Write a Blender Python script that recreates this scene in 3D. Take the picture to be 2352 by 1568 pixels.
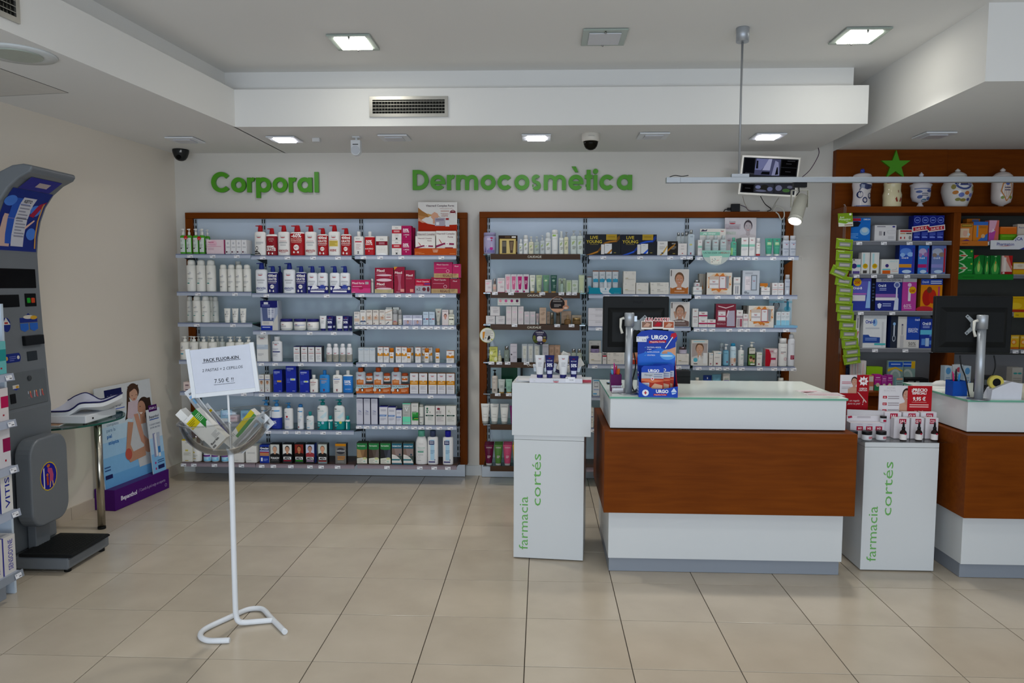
import bpy,bmesh,math,random
from mathutils import Vector,Matrix
random.seed(3)
for _o in list(bpy.data.objects):
 bpy.data.objects.remove(_o)
scene=bpy.context.scene
COL=scene.collection

# ------------------------------------------------------------------ camera
FPX,PITCH,YAW,ROLL,CAMH=1701.43,0.0762,0.0396,0.0035,1.5933
_cy,_sy,_cp,_sp,_cr,_sr=math.cos(YAW),math.sin(YAW),math.cos(PITCH),math.sin(PITCH),math.cos(ROLL),math.sin(ROLL)
_r=Vector((_cy,_sy,0));_f=Vector((-_sy,_cy,0));_u=Vector((0,0,1))
FWD=_f*_cp-_u*_sp
_U=_u*_cp+_f*_sp
RIGHT=_r*_cr+_U*_sr
UP=_U*_cr-_r*_sr
cam_data=bpy.data.cameras.new('camera');cam=bpy.data.objects.new('camera',cam_data);COL.objects.link(cam)
cam_data.sensor_width=36.0;cam_data.lens=FPX/2352.0*36.0;cam_data.clip_start=0.05
_m=Matrix((RIGHT,UP,-FWD)).transposed().to_4x4();_m.translation=Vector((0,0,CAMH));cam.matrix_world=_m
scene.camera=cam

# ------------------------------------------------------------------ world, daylight, exposure
world=bpy.data.worlds.new('overcast_street');scene.world=world;world.use_nodes=True
_bg=world.node_tree.nodes['Background'];_bg.inputs[0].default_value=(0.78,0.87,1.0,1);_bg.inputs[1].default_value=1.0
def area_light(name,loc,rot,sx,sy,power,col):
 d=bpy.data.lights.new(name,'AREA');d.shape='RECTANGLE';d.size=sx;d.size_y=sy;d.energy=power;d.color=col
 o=bpy.data.objects.new(name,d);COL.objects.link(o);o.location=loc;o.rotation_euler=rot;return o
# daylight entering through the glazed shop front behind the viewer, light panel set low to lift the ceiling
area_light('shopfront_daylight',(0.2,-1.3,0.98),(math.radians(90),0,0),7.0,1.6,114,(0.76,0.87,1.0))
scene.view_settings.view_transform='Standard';scene.view_settings.look='None'
scene.view_settings.exposure=0.0;scene.view_settings.gamma=1.0;scene.view_settings.use_curve_mapping=False

# ------------------------------------------------------------------ measuring helpers
def ray(px,py):
 return FWD+RIGHT*((px-1176)/FPX)-UP*((py-784)/FPX)
def at_y(px,py,Y):
 d=ray(px,py);t=Y/d.y;return Vector((d.x*t,Y,CAMH+d.z*t))
def at_z(px,py,z):
 d=ray(px,py);t=(z-CAMH)/d.z;return Vector((d.x*t,d.y*t,z))
def at_x(px,py,X):
 d=ray(px,py);t=X/d.x;return Vector((X,d.y*t,CAMH+d.z*t))

# ------------------------------------------------------------------ colour and material helpers
def lin(c):
 if isinstance(c,tuple):return c
 c=c.lstrip('#')
 if len(c)==3:c=''.join(k*2 for k in c)
 out=[]
 for i in(0,2,4):
  v=int(c[i:i+2],16)/255.0
  out.append(v/12.92 if v<=0.04045 else((v+0.055)/1.055)**2.4)
 return tuple(out)
def _new(name):
 m=bpy.data.materials.new(name);m.use_nodes=True;nt=m.node_tree
 return m,nt,nt.nodes['Principled BSDF']
def painted(name,col,rough=0.5,metal=0.0,var=0.04,scale=6.0,spec=0.5,bump=0.0,coat=0.0):
 m,nt,b=_new(name)
 tc=nt.nodes.new('ShaderNodeTexCoord');n=nt.nodes.new('ShaderNodeTexNoise');n.inputs['Scale'].default_value=scale;n.inputs['Detail'].default_value=4
 nt.links.new(tc.outputs['Object'],n.inputs['Vector'])
 mx=nt.nodes.new('ShaderNodeMix');mx.data_type='RGBA';c=lin(col)
 mx.inputs[6].default_value=(*[x*(1-var)for x in c],1);mx.inputs[7].default_value=(*[min(1,x*(1+var))for x in c],1)
 nt.links.new(n.outputs['Fac'],mx.inputs[0]);nt.links.new(mx.outputs[2],b.inputs['Base Color'])
 b.inputs['Roughness'].default_value=rough;b.inputs['Metallic'].default_value=metal;b.inputs['Specular IOR Level'].default_value=spec
 b.inputs['Coat Weight'].default_value=coat
 if bump:
  bp=nt.nodes.new('ShaderNodeBump');bp.inputs['Strength'].default_value=bump;bp.inputs['Distance'].default_value=0.002
  n2=nt.nodes.new('ShaderNodeTexNoise');n2.inputs['Scale'].default_value=scale*30
  nt.links.new(tc.outputs['Object'],n2.inputs['Vector']);nt.links.new(n2.outputs['Fac'],bp.inputs['Height']);nt.links.new(bp.outputs[0],b.inputs['Normal'])
 return m
def printed(name,rough,metal=0.0,coat=0.0,spec=0.3):
 m,nt,b=_new(name)
 a=nt.nodes.new('ShaderNodeAttribute');a.attribute_name='Col'
 tc=nt.nodes.new('ShaderNodeTexCoord');n=nt.nodes.new('ShaderNodeTexNoise');n.inputs['Scale'].default_value=25
 nt.links.new(tc.outputs['Object'],n.inputs['Vector'])
 r=nt.nodes.new('ShaderNodeMapRange');r.inputs[3].default_value=0.95;r.inputs[4].default_value=1.04
 nt.links.new(n.outputs['Fac'],r.inputs[0])
 mx=nt.nodes.new('ShaderNodeMix');mx.data_type='RGBA';mx.blend_type='MULTIPLY';mx.inputs[0].default_value=1.0
 nt.links.new(a.outputs['Color'],mx.inputs[6]);nt.links.new(r.outputs[0],mx.inputs[7]);nt.links.new(mx.outputs[2],b.inputs['Base Color'])
 b.inputs['Roughness'].default_value=rough;b.inputs['Metallic'].default_value=metal;b.inputs['Coat Weight'].default_value=coat;b.inputs['Coat Roughness'].default_value=0.08;b.inputs['Specular IOR Level'].default_value=spec
 return m
def clear(name,tint,refl=0.9,base=0.05,rough=0.03):
 m=bpy.data.materials.new(name);m.use_nodes=True;nt=m.node_tree;nt.nodes.clear()
 out=nt.nodes.new('ShaderNodeOutputMaterial');t=nt.nodes.new('ShaderNodeBsdfTransparent');t.inputs[0].default_value=(*lin(tint),1)
 g=nt.nodes.new('ShaderNodeBsdfGlossy');g.inputs['Roughness'].default_value=rough;g.inputs[0].default_value=(0.95,0.97,1,1)
 fr=nt.nodes.new('ShaderNodeLayerWeight');fr.inputs[0].default_value=0.12
 mp=nt.nodes.new('ShaderNodeMapRange');mp.inputs[3].default_value=base;mp.inputs[4].default_value=refl
 mx=nt.nodes.new('ShaderNodeMixShader')
 nt.links.new(fr.outputs[0],mp.inputs[0]);nt.links.new(mp.outputs[0],mx.inputs[0]);nt.links.new(t.outputs[0],mx.inputs[1]);nt.links.new(g.outputs[0],mx.inputs[2]);nt.links.new(mx.outputs[0],out.inputs[0])
 return m
def glow(name,col,strength):
 m=bpy.data.materials.new(name);m.use_nodes=True;nt=m.node_tree;nt.nodes.clear()
 out=nt.nodes.new('ShaderNodeOutputMaterial');e=nt.nodes.new('ShaderNodeEmission');e.inputs[0].default_value=(*lin(col),1);e.inputs[1].default_value=strength
 nt.links.new(e.outputs[0],out.inputs[0]);return m
def timber(name,c1,c2,rough=0.35,axis='X',coat=0.15):
 m,nt,b=_new(name)
 tc=nt.nodes.new('ShaderNodeTexCoord');mp=nt.nodes.new('ShaderNodeMapping')
 mp.inputs['Scale'].default_value=(1.2,14,14)if axis=='X' else(14,14,1.2)
 n=nt.nodes.new('ShaderNodeTexNoise');n.inputs['Scale'].default_value=3.0;n.inputs['Detail'].default_value=7;n.inputs['Distortion'].default_value=0.4
 n2=nt.nodes.new('ShaderNodeTexNoise');n2.inputs['Scale'].default_value=2.2;n2.inputs['Detail'].default_value=2
 nt.links.new(tc.outputs['Object'],mp.inputs[0]);nt.links.new(mp.outputs[0],n.inputs['Vector']);nt.links.new(tc.outputs['Object'],n2.inputs['Vector'])
 ad=nt.nodes.new('ShaderNodeMath');ad.operation='MULTIPLY_ADD';ad.inputs[1].default_value=0.6
 nt.links.new(n.outputs['Fac'],ad.inputs[0])
 h=nt.nodes.new('ShaderNodeMath');h.operation='MULTIPLY';h.inputs[1].default_value=0.4
 nt.links.new(n2.outputs['Fac'],h.inputs[0]);nt.links.new(h.outputs[0],ad.inputs[2])
 rp=nt.nodes.new('ShaderNodeValToRGB');rp.color_ramp.elements[0].position=0.32;rp.color_ramp.elements[1].position=0.68
 rp.color_ramp.elements[0].color=(*lin(c1),1);rp.color_ramp.elements[1].color=(*lin(c2),1)
 nt.links.new(ad.outputs[0],rp.inputs[0]);nt.links.new(rp.outputs[0],b.inputs['Base Color'])
 b.inputs['Roughness'].default_value=rough;b.inputs['Coat Weight'].default_value=coat;b.inputs['Coat Roughness'].default_value=0.25;b.inputs['Specular IOR Level'].default_value=0.06
 return m
def tile_material():
 m,nt,b=_new('cream_porcelain_tile')
 tc=nt.nodes.new('ShaderNodeTexCoord');oi=nt.nodes.new('ShaderNodeObjectInfo')
 ad=nt.nodes.new('ShaderNodeVectorMath');ad.operation='ADD'
 sc=nt.nodes.new('ShaderNodeVectorMath');sc.operation='SCALE';sc.inputs[3].default_value=40
 cm=nt.nodes.new('ShaderNodeCombineXYZ')
 for i in range(3):nt.links.new(oi.outputs['Random'],cm.inputs[i])
 nt.links.new(cm.outputs[0],sc.inputs[0]);nt.links.new(tc.outputs['Object'],ad.inputs[0]);nt.links.new(sc.outputs[0],ad.inputs[1])
 n=nt.nodes.new('ShaderNodeTexNoise');n.inputs['Scale'].default_value=3.5;n.inputs['Detail'].default_value=5
 nt.links.new(ad.outputs[0],n.inputs['Vector'])
 rp=nt.nodes.new('ShaderNodeValToRGB');rp.color_ramp.elements[0].position=0.3;rp.color_ramp.elements[1].position=0.75
 rp.color_ramp.elements[0].color=(*lin('#bbae9b'),1);rp.color_ramp.elements[1].color=(*lin('#c8bba8'),1)
 nt.links.new(n.outputs['Fac'],rp.inputs[0])
 hs=nt.nodes.new('ShaderNodeHueSaturation');mr=nt.nodes.new('ShaderNodeMapRange');mr.inputs[3].default_value=0.96;mr.inputs[4].default_value=1.04
 nt.links.new(oi.outputs['Random'],mr.inputs[0]);nt.links.new(mr.outputs[0],hs.inputs['Value']);nt.links.new(rp.outputs[0],hs.inputs['Color'])
 nt.links.new(hs.outputs[0],b.inputs['Base Color'])
 b.inputs['Roughness'].default_value=0.24;b.inputs['Specular IOR Level'].default_value=0.5
 return m
MAT=dict(
 print=printed('printed_card',0.5,spec=0.06),gloss=printed('glossy_pack',0.2,spec=0.06),plastic=printed('moulded_plastic',0.35,spec=0.14),
 matte=printed('matte_plastic',0.65,spec=0.08),metal=printed('brushed_metal',0.33,metal=0.9),chrome=printed('polished_metal',0.12,metal=1.0),
 ceramic=printed('glazed_ceramic',0.15,coat=0.4),
 wall=painted('white_wall_paint','#d2cec6',0.85,var=0.015,scale=2.0,bump=0.06),
 wall_l=painted('cream_wall_paint','#ddd4c6',0.85,var=0.015,scale=2.0,bump=0.06),
 ceil=painted('white_ceiling_paint','#e4e3e0',0.9,var=0.012,scale=1.5),
 tile=tile_material(),grout=painted('dark_grout','#4b4238',0.9,var=0.1,scale=30),
 skirt=painted('skirting_tile','#c4b6a4',0.4,var=0.03),
 wood=timber('cherry_wood','#632e07','#783c0c',coat=0.0,rough=.42),wood_v=timber('cherry_wood_upright','#632e07','#783c0c',axis='Z',coat=0.0,rough=.42),
 wood_d=timber('dark_wood','#38200f','#4b2d18'),board=timber('brown_fascia','#382415','#4a331f',rough=0.4),
 lam=painted('white_laminate','#cfd2d3',0.3,var=0.01,spec=0.3),plinth=painted('grey_plinth','#858c96',0.4,var=0.02),
 panel=painted('pale_blue_back_panel','#c2cfdd',0.6,var=0.015,scale=3,spec=0.2),glass=clear('clear_glass','#e6f2ee',base=0.06),
 shelfglass=clear('shelf_glass','#dcebe8',base=0.12),glassedge=painted('green_glass_edge','#1f5a4e',0.15,var=0.05),
 frost=painted('frosted_glass_top','#eaf2ea',0.12,var=0.01),acrylic=clear('clear_acrylic','#f1f1f0',refl=0.8,base=0.045,rough=0.06),
 alu=painted('anodised_aluminium','#a9aeb4',0.38,metal=0.55,var=0.03),rail=painted('grey_price_rail','#a3aaba',0.4,var=0.03,spec=0.3),
 steel=painted('stainless_steel','#b9b3a6',0.22,metal=1.0,var=0.03),black=painted('black_plastic','#121415',0.55,var=0.1,spec=0.2),
 grey=painted('grey_machine_plastic','#686d72',0.4,var=0.04,scale=12),white=painted('white_plastic','#dfe2e6',0.35,var=0.01),
 green=painted('green_acrylic_letters','#479704',0.4,var=0.02),rod=painted('grey_rod','#9a9c9e',0.4,metal=0.3),
 lampon=glow('lit_warm_panel','#fbf8ec',24.0),lampfill=glow('added_fill_panel','#fbf9f0',34.0),lampcool=glow('lit_cool_panel','#f4f2ff',30.0),spot=glow('lit_spot_lens','#f6f2ff',30.0),
 lampoff=painted('unlit_lamp_diffuser','#c8c9cf',0.3,var=0.02),lampglass=painted('lamp_glass_border','#9aa69d',0.1,var=0.02),
)

# ------------------------------------------------------------------ mesh helpers
class MB:
 def __init__(s):s.v=[];s.f=[];s.c=[];s.sm=[]
 def add(s,vs,fs,col,sm=False):
  o=len(s.v);s.v+=[tuple(v)for v in vs];c=lin(col)
  for f in fs:s.f.append(tuple(i+o for i in f));s.c.append(c);s.sm.append(sm)
 def poly(s,pts,col):s.add(pts,[tuple(range(len(pts)))],col)
 def box(s,x0,y0,z0,x1,y1,z1,col='#fff',ch=0.0,cols=None):
  if ch>0:
   bm=bmesh.new();bmesh.ops.create_cube(bm,size=1)
   for v in bm.verts:v.co=Vector((x0 if v.co.x<0 else x1,y0 if v.co.y<0 else y1,z0 if v.co.z<0 else z1))
   bmesh.ops.bevel(bm,geom=list(bm.edges),offset=ch,segments=2,affect='EDGES',profile=0.5)
   bm.verts.index_update();s.add([v.co[:]for v in bm.verts],[[v.index for v in f.verts]for f in bm.faces],col);bm.free();return
  V=[(x0,y0,z0),(x1,y0,z0),(x1,y1,z0),(x0,y1,z0),(x0,y0,z1),(x1,y0,z1),(x1,y1,z1),(x0,y1,z1)]
  F=[(0,3,2,1),(4,5,6,7),(0,1,5,4),(1,2,6,5),(2,3,7,6),(3,0,4,7)]# bottom top front right back left
  if cols is None:s.add(V,F,col)
  else:
   o=len(s.v);s.v+=V
   for f,c in zip(F,cols):s.f.append(tuple(i+o for i in f));s.c.append(lin(c));s.sm.append(False)
 def lathe(s,prof,col,seg=20,sx=1.0,sy=1.0,cx=0,cy=0,power=2.0,cap=True):
  """prof: list of (r, z[, colour of the band above])"""
  o=len(s.v);n=seg
  for p in prof:
   for k in range(n):
    a=2*math.pi*k/n;ca,sa=math.cos(a),math.sin(a)
    if power!=2.0:ca=math.copysign(abs(ca)**(2/power),ca);sa=math.copysign(abs(sa)**(2/power),sa)
    s.v.append((cx+p[0]*sx*ca,cy+p[0]*sy*sa,p[1]))
  c=lin(col)
  for i in range(len(prof)-1):
   if len(prof[i])>2:c=lin(prof[i][2])
   for k in range(n):
    s.f.append((o+i*n+k,o+i*n+(k+1)%n,o+(i+1)*n+(k+1)%n,o+(i+1)*n+k));s.c.append(c);s.sm.append(True)
  if cap:
   s.f.append(tuple(o+k for k in reversed(range(n))));s.c.append(lin(prof[0][2]if len(prof[0])>2 else col));s.sm.append(False)
   t=o+(len(prof)-1)*n;s.f.append(tuple(t+k for k in range(n)));s.c.append(c);s.sm.append(False)
 def tube(s,pts,r,col,seg=8,closed=False):
  pts=[Vector(p)for p in pts];o=len(s.v);n=len(pts);up=Vector((0,0,1));prev=None
  for i,p in enumerate(pts):
   t=(pts[(i+1)%n]-pts[i-1])if closed else(pts[min(i+1,n-1)]-pts[max(i-1,0)])
   t.normalize()
   if prev is None:a=t.cross(up if abs(t.z)<0.9 else Vector((1,0,0))).normalized()
   else:a=(prev-t*prev.dot(t)).normalized()
   prev=a;b=t.cross(a);rr=r[i]if isinstance(r,(list,tuple))else r
   for k in range(seg):
    w=2*math.pi*k/seg;s.v.append(tuple(p+(a*math.cos(w)+b*math.sin(w))*rr))
  c=lin(col)
  for i in range(n if closed else n-1):
   j=(i+1)%n
   for k in range(seg):
    s.f.append((o+i*seg+k,o+i*seg+(k+1)%seg,o+j*seg+(k+1)%seg,o+j*seg+k));s.c.append(c);s.sm.append(True)
  if not closed:
   s.f.append(tuple(o+k for k in reversed(range(seg))));s.f.append(tuple(o+(n-1)*seg+k for k in range(seg)))
   s.c+=[c,c];s.sm+=[False,False]
 def prism(s,poly,a0,a1,col,axis='y',sm=False):
  """extrude a 2-D polygon; axis y: poly=(x,z); axis x: poly=(y,z); axis z: poly=(x,y)"""
  def mk(p,a):return{'y':(p[0],a,p[1]),'x':(a,p[0],p[1]),'z':(p[0],p[1],a)}[axis]
  n=len(poly);V=[mk(p,a0)for p in poly]+[mk(p,a1)for p in poly]
  F=[tuple(range(n)),tuple(reversed(range(n,2*n)))]
  s.add(V,F,col);o=len(s.v)-2*n;c=lin(col)
  for k in range(n):
   s.f.append((o+k,o+n+k,o+n+(k+1)%n,o+(k+1)%n));s.c.append(c);s.sm.append(sm)
 def mesh(s,name,mat):
  me=bpy.data.meshes.new(name);me.from_pydata(s.v,[],s.f);me.update()
  ca=me.color_attributes.new('Col','FLOAT_COLOR','CORNER');buf=[]
  for p,c in zip(me.polygons,s.c):
   buf+=[c[0],c[1],c[2],1.0]*p.loop_total
  ca.data.foreach_set('color',buf);me.polygons.foreach_set('use_smooth',s.sm)
  me.materials.append(MAT[mat]if isinstance(mat,str)else mat)
  bm=bmesh.new();bm.from_mesh(me);bmesh.ops.recalc_face_normals(bm,faces=bm.faces)if len(s.f)<4000 else None;bm.to_mesh(me);bm.free()
  return me
 def build(s,name,mat,parent=None,loc=None,rotz=0.0):
  me=s.mesh(name,mat);o=bpy.data.objects.new(name,me);COL.objects.link(o)
  if parent is not None:o.parent=parent
  if loc is not None:o.location=loc
  o.rotation_euler[2]=rotz;return o
REG=[]
def tag(o,label,cat,group=None):
 o['label']=label;o['category']=cat
 if group:o['group']=group
 return o
def thing(name,loc=(0,0,0),rotz=0.0,label=None,cat=None,group=None):
 o=bpy.data.objects.new(name,None);COL.objects.link(o);o.location=loc;o.rotation_euler[2]=rotz;o.empty_display_size=0.05
 if label:tag(o,label,cat,group)
 return o
def struct(o):o['kind']='structure';return o
def copy_tree(o,parent=None):
 c=o.copy();COL.objects.link(c);c.parent=parent
 for ch in list(o.children):copy_tree(ch,c)
 return c

# ------------------------------------------------------------------ lettering
_TC={}
def text2d(s,bold=0.0,shear=0.0):
 k=(s,bold,shear)
 if k not in _TC:
  cu=bpy.data.curves.new('t','FONT');cu.body=s;cu.size=1.0;cu.resolution_u=2;cu.offset=bold;cu.shear=shear;cu.fill_mode='FRONT'
  ob=bpy.data.objects.new('t',cu);COL.objects.link(ob);me=bpy.data.meshes.new_from_object(ob)
  vs=[(v.co.x,v.co.y)for v in me.vertices];fs=[tuple(p.vertices)for p in me.polygons]
  bpy.data.objects.remove(ob);bpy.data.curves.remove(cu);bpy.data.meshes.remove(me)
  if vs:
   x0=min(v[0]for v in vs);x1=max(v[0]for v in vs)
  else:x0=x1=0
  _TC[k]=(vs,fs,x0,x1)
 return _TC[k]
CAPH=0.70
def put_text(mb,s,cx,cz,h,col,place,bold=0.0,shear=0.0,wmax=None,align='c'):
 """h = cap height; place(x, z) -> 3-D point"""
 vs,fs,x0,x1=text2d(s,bold,shear)
 if not vs:return
 k=h/CAPH;kx=k
 if wmax and(x1-x0)*k>wmax:kx=wmax/(x1-x0)
 off={'c':(x0+x1)/2,'l':x0,'r':x1}[align]
 mb.add([place(cx+(v[0]-off)*kx,cz-h/2+v[1]*k)for v in vs],fs,col)
def ell(cx,cz,rx,rz,n=18,a0=0,a1=360):
 return[(cx+rx*math.cos(math.radians(a0+(a1-a0)*i/n)),cz+rz*math.sin(math.radians(a0+(a1-a0)*i/n)))for i in range(n if a1-a0==360 else n+1)]
def clip(pts,ax,val,sgn):
 out=[];n=len(pts)
 for i in range(n):
  a,b=pts[i],pts[(i+1)%n];da,db=(a[ax]-val)*sgn,(b[ax]-val)*sgn
  if da>=0:out.append(a)
  if(da>0 and db<0)or(da<0 and db>0):
   s=da/(da-db);out.append((a[0]+(b[0]-a[0])*s,a[1]+(b[1]-a[1])*s))
 return out
def strips(pts,ax,step):
 lo=min(p[ax]for p in pts);hi=max(p[ax]for p in pts);n=int(math.ceil((hi-lo)/step-1e-6))
 if n<=1:return[pts]
 out=[]
 for i in range(n):
  a=lo+(hi-lo)*i/n;b=lo+(hi-lo)*(i+1)/n;q=clip(clip(pts,ax,a,1),ax,b,-1)
  if len(q)>2:out.append(q)
 return out
def decals(mb,spec,W,H,surf=None,e0=0.0006,nz=0):
 """flat print on a front face: x in [-W/2, W/2], z in [0, H]; surf(x, z) -> y of the face"""
 if surf is None:surf=lambda x,z:0.0
 curved=surf(0,H*.4)!=surf(W*.3,H*.4)
 lay=[0]
 def place(x,z):return(x,surf(x,z)-e0-0.00012*lay[0],z)
 def X(u):return(u-.5)*W
 def pol(pts,col):
  P=[pts]
  if curved:P=[q for p in P for q in strips(p,0,W/11)]
  if nz:P=[q for p in P for q in strips(p,1,H/nz)]
  for p in P:mb.poly([place(*k)for k in p],col)
 def rect(u0,v0,u1,v1,col):
  a,b=X(u0),X(u1);pol([(a,v0*H),(b,v0*H),(b,v1*H),(a,v1*H)],col)
 for d in spec:
  lay[0]+=1;k=d[0]
  if k=='r':rect(*d[1:6])
  elif k=='t':
   opt=d[6]if len(d)>6 else{}
   put_text(mb,d[1],X(d[2]),d[3]*H,d[4]*H,d[5],place,bold=opt.get('b',0.0),shear=opt.get('s',0.0),wmax=opt.get('w',.9)*W,align=opt.get('a','c'))
  elif k=='c':pol(ell(X(d[1]),d[2]*H,d[3]*W,d[3]*W),d[4])
  elif k=='e':pol(ell(X(d[1]),d[2]*H,d[3]*W,d[4]*H),d[5])
  elif k=='n':
   _,u0,u1,v,n,dv,col=d
   for i in range(n):
    uu=u1 if i%3!=2 else u0+(u1-u0)*.7
    rect(u0,v-i*dv,uu,v-i*dv+dv*.42,col)
  elif k=='p':pol([(X(a),b*H)for a,b in d[1]],d[2])
  elif k=='eu':# maker's word with red smile below
   _,u,v,w=d
   put_text(mb,'Eucerin',X(u),v*H,w*W*.19,'#30343c',place,wmax=w*W)
   lay[0]+=1
   pol([(X(u)+w*W*.42*math.cos(a)*1.0,v*H-w*W*.17-w*W*.14*math.sin(a))for a in[math.pi*i/8 for i in range(9)]],'#b3202c')
  elif k=='f':
   _,u0,v0,u1,v1,bg,skin,hair,cloth=d
   rect(u0,v0,u1,v1,bg);w=(u1-u0)*W;h=(v1-v0)*H;s=min(w*1.05,h*.78);xc=X((u0+u1)/2);zc=v0*H+h-s*.5
   def q(pts,c):lay[0]+=1;pol([(min(max(xc+(a-.5)*s,xc-w/2),xc+w/2),max(v0*H,zc+(b-.62)*s*1.0))for a,b in pts],c)
   q([(-.2,-.6),(1.2,-.6),(1.1,.0),(.95,.1),(.64,.2),(.36,.2),(.05,.1),(-.1,.0)],cloth)
   q([(.38,.12),(.5,.06),(.62,.12),(.6,.4),(.4,.4)],skin)
   q(ell(.5,.655,.25,.335),hair);q(ell(.5,.575,.205,.315),skin)
   q([(.5+.24*math.cos(math.radians(a)),.68+.31*math.sin(math.radians(a)))for a in range(0,181,15)]+[(.5-.185*math.cos(math.radians(a)),.7+.165*math.sin(math.radians(a))*(1+.18*math.cos(math.radians(a))))for a in range(0,181,15)],hair)
   for sx in(-1,1):
    q(ell(.5+sx*.088,.605,.04,.017),'#e4dcd6');q(ell(.5+sx*.088,.605,.017,.017),'#3a2a22');q([(.5+sx*.045,.652),(.5+sx*.14,.65),(.5+sx*.1,.672)],hair);q(ell(.5+sx*.13,.5,.05,.04),tuple(x*y for x,y in zip(lin(skin),(1.02,.93,.9))))
   q([(.49,.6),(.51,.6),(.535,.5),(.5,.488),(.465,.5)],tuple(x*.88 for x in lin(skin)));q(ell(.5,.42,.078,.03),'#a8504c');q(ell(.5,.424,.06,.012),'#e8dcd6')
# ------------------------------------------------------------------ auto labels for the goods
ORD=['first','second','third','fourth','fifth','sixth','seventh','eighth','ninth','tenth','eleventh','twelfth','thirteenth','fourteenth','fifteenth','sixteenth']
def reg(o,desc,where,cat):REG.append((o,desc,where,cat));return o
def finish_labels():
 by={}
 for o,d,w,c in REG:by.setdefault((d,w),[]).append((o,c))
 for(d,w),lst in by.items():
  lst.sort(key=lambda t:(round(t[0].location.x,3),t[0].location.z,t[0].location.y));w=w if w.startswith('on ')else 'on '+w
  for i,(o,c)in enumerate(lst):
   if len(lst)==1:lab=f'{d} {w}'
   elif len(lst)==2:lab=f'{("left", "right")[i]} of two: {d} {w}'
   else:lab=f'{ORD[i]} {d} from left {w}'
   nw=lambda q:len(q.split())+q.count('è')+q.count('-')
   if nw(lab)>16:lab=lab.replace(' from left on ',', ').replace(' on ',', ').replace('left of two: ','left ').replace('right of two: ','right ')
   if nw(lab)>16:print('LONG LABEL',lab)
   tag(o,lab,c,f'{d} {w}' if len(lst)>1 else None)

# ================================================================== THE ROOM
ZL,ZB,ZH=2.665,2.915,3.065        # soffit underside, soffit box top, main ceiling
YW=6.10                                # back wall
def wl(Y):return-3.04-(6.09-Y)*0.1     # left wall line
mb=MB();mb.box(-4.2,-2.6,-0.05,4.6,6.3,-0.004,'#4b4238');floor=struct(mb.build('floor','grout'))
tm=MB();hw=0.45/2-0.0021
tm.box(-hw,-hw,-0.008,hw,hw,0.0,'#fff',ch=0.0008);tile_me=tm.mesh('tile','tile')
for c in range(-5,11):
 for r in range(-3,12):
  o=bpy.data.objects.new('tile',tile_me);COL.objects.link(o);o.parent=floor
  o.location=(-1.862+0.45*c+0.225,5.243-0.45*r+0.225,random.uniform(-0.0006,0.0))
mb=MB();mb.box(-3.3,YW,0,4.6,YW+0.1,ZH,'#fff');struct(mb.build('wall_back','wall'))
mb=MB();mb.prism([(wl(6.1),6.1),(wl(4.33),4.33),(-3.75,4.33),(-3.75,6.1)],0,ZL,'#fff','z');struct(mb.build('wall_left','wall_l'))
mb=MB();mb.box(-3.85,-2.4,0,-3.75,4.33,ZL,'#fff');struct(mb.build('wall_left_2','wall'))
mb=MB();mb.box(4.4,-2.4,0,4.5,YW,ZH,'#fff');struct(mb.build('wall_right','wall'))
mb=MB()
mb.box(-3.85,-1.5,0,-3.32,-1.4,ZH,'#fff');mb.box(3.72,-1.5,0,4.5,-1.4,ZH,'#fff');mb.box(-3.32,-1.5,2.69,3.72,-1.4,ZH,'#fff');mb.box(-3.32,-1.5,0,3.72,-1.4,0.15,'#fff')
struct(mb.build('wall_front','wall'))
wf=thing('window_1');struct(wf)
for x in(-3.28,-1.0,1.4,3.68):
 m=MB();m.box(x-.03,-1.48,.15,x+.03,-1.42,2.69,'#999');m.build('mullion','alu',wf)
# ceilings
mb=MB();mb.box(-3.9,-2.5,ZH,4.6,6.3,ZH+0.1,'#fff');struct(mb.build('ceiling','ceil'))
def bl(Y):return-2.105-(5.09-Y)*0.095
mb=MB();mb.prism([(bl(-2.4),-2.4),(bl(5.09),5.09),(bl(5.09),6.1),(-3.9,6.1),(-3.9,-2.4)],ZL,ZB,'#fff','z')
mb.prism([(bl(-2.4)-.13,-2.4),(bl(5.22)-.13,5.22),(bl(5.22)-.13,6.1),(-3.9,6.1),(-3.9,-2.4)],ZB-.002,ZH+.01,'#fff','z')
struct(mb.build('ceiling_soffit_left','ceil'))
mb=MB();mb.box(bl(5.09)-.01,5.09,ZL,2.15,YW+.01,ZB,'#fff');mb.box(bl(5.22)-.14,5.22,ZB-.002,2.10,YW+.01,ZH+.01,'#fff')
struct(mb.build('ceiling_soffit_back','ceil'))
mb=MB();mb.box(2.315,4.07,ZL,4.45,YW+.01,ZH+.01,'#fff');struct(mb.build('ceiling_soffit_right','ceil'))
# skirting
mb=MB();a=Vector((wl(6.1),6.1,0));b=Vector((wl(4.33),4.33,0));n=Vector((1,-0.1,0)).normalized()*0.012
for i in range(4):
 p=a.lerp(b,i/4);q=a.lerp(b,(i+1)/4-.002)
 mb.prism([(p.x,p.y),(q.x,q.y),(q.x+n.x,q.y+n.y),(p.x+n.x,p.y+n.y)],0,.085,'#fff','z')
struct(mb.build('baseboard_left','skirt'))
mb=MB();mb.box(wl(6.1),YW-.012,0,2.3,YW,.085,'#fff');struct(mb.build('baseboard_back','lam'))
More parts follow.
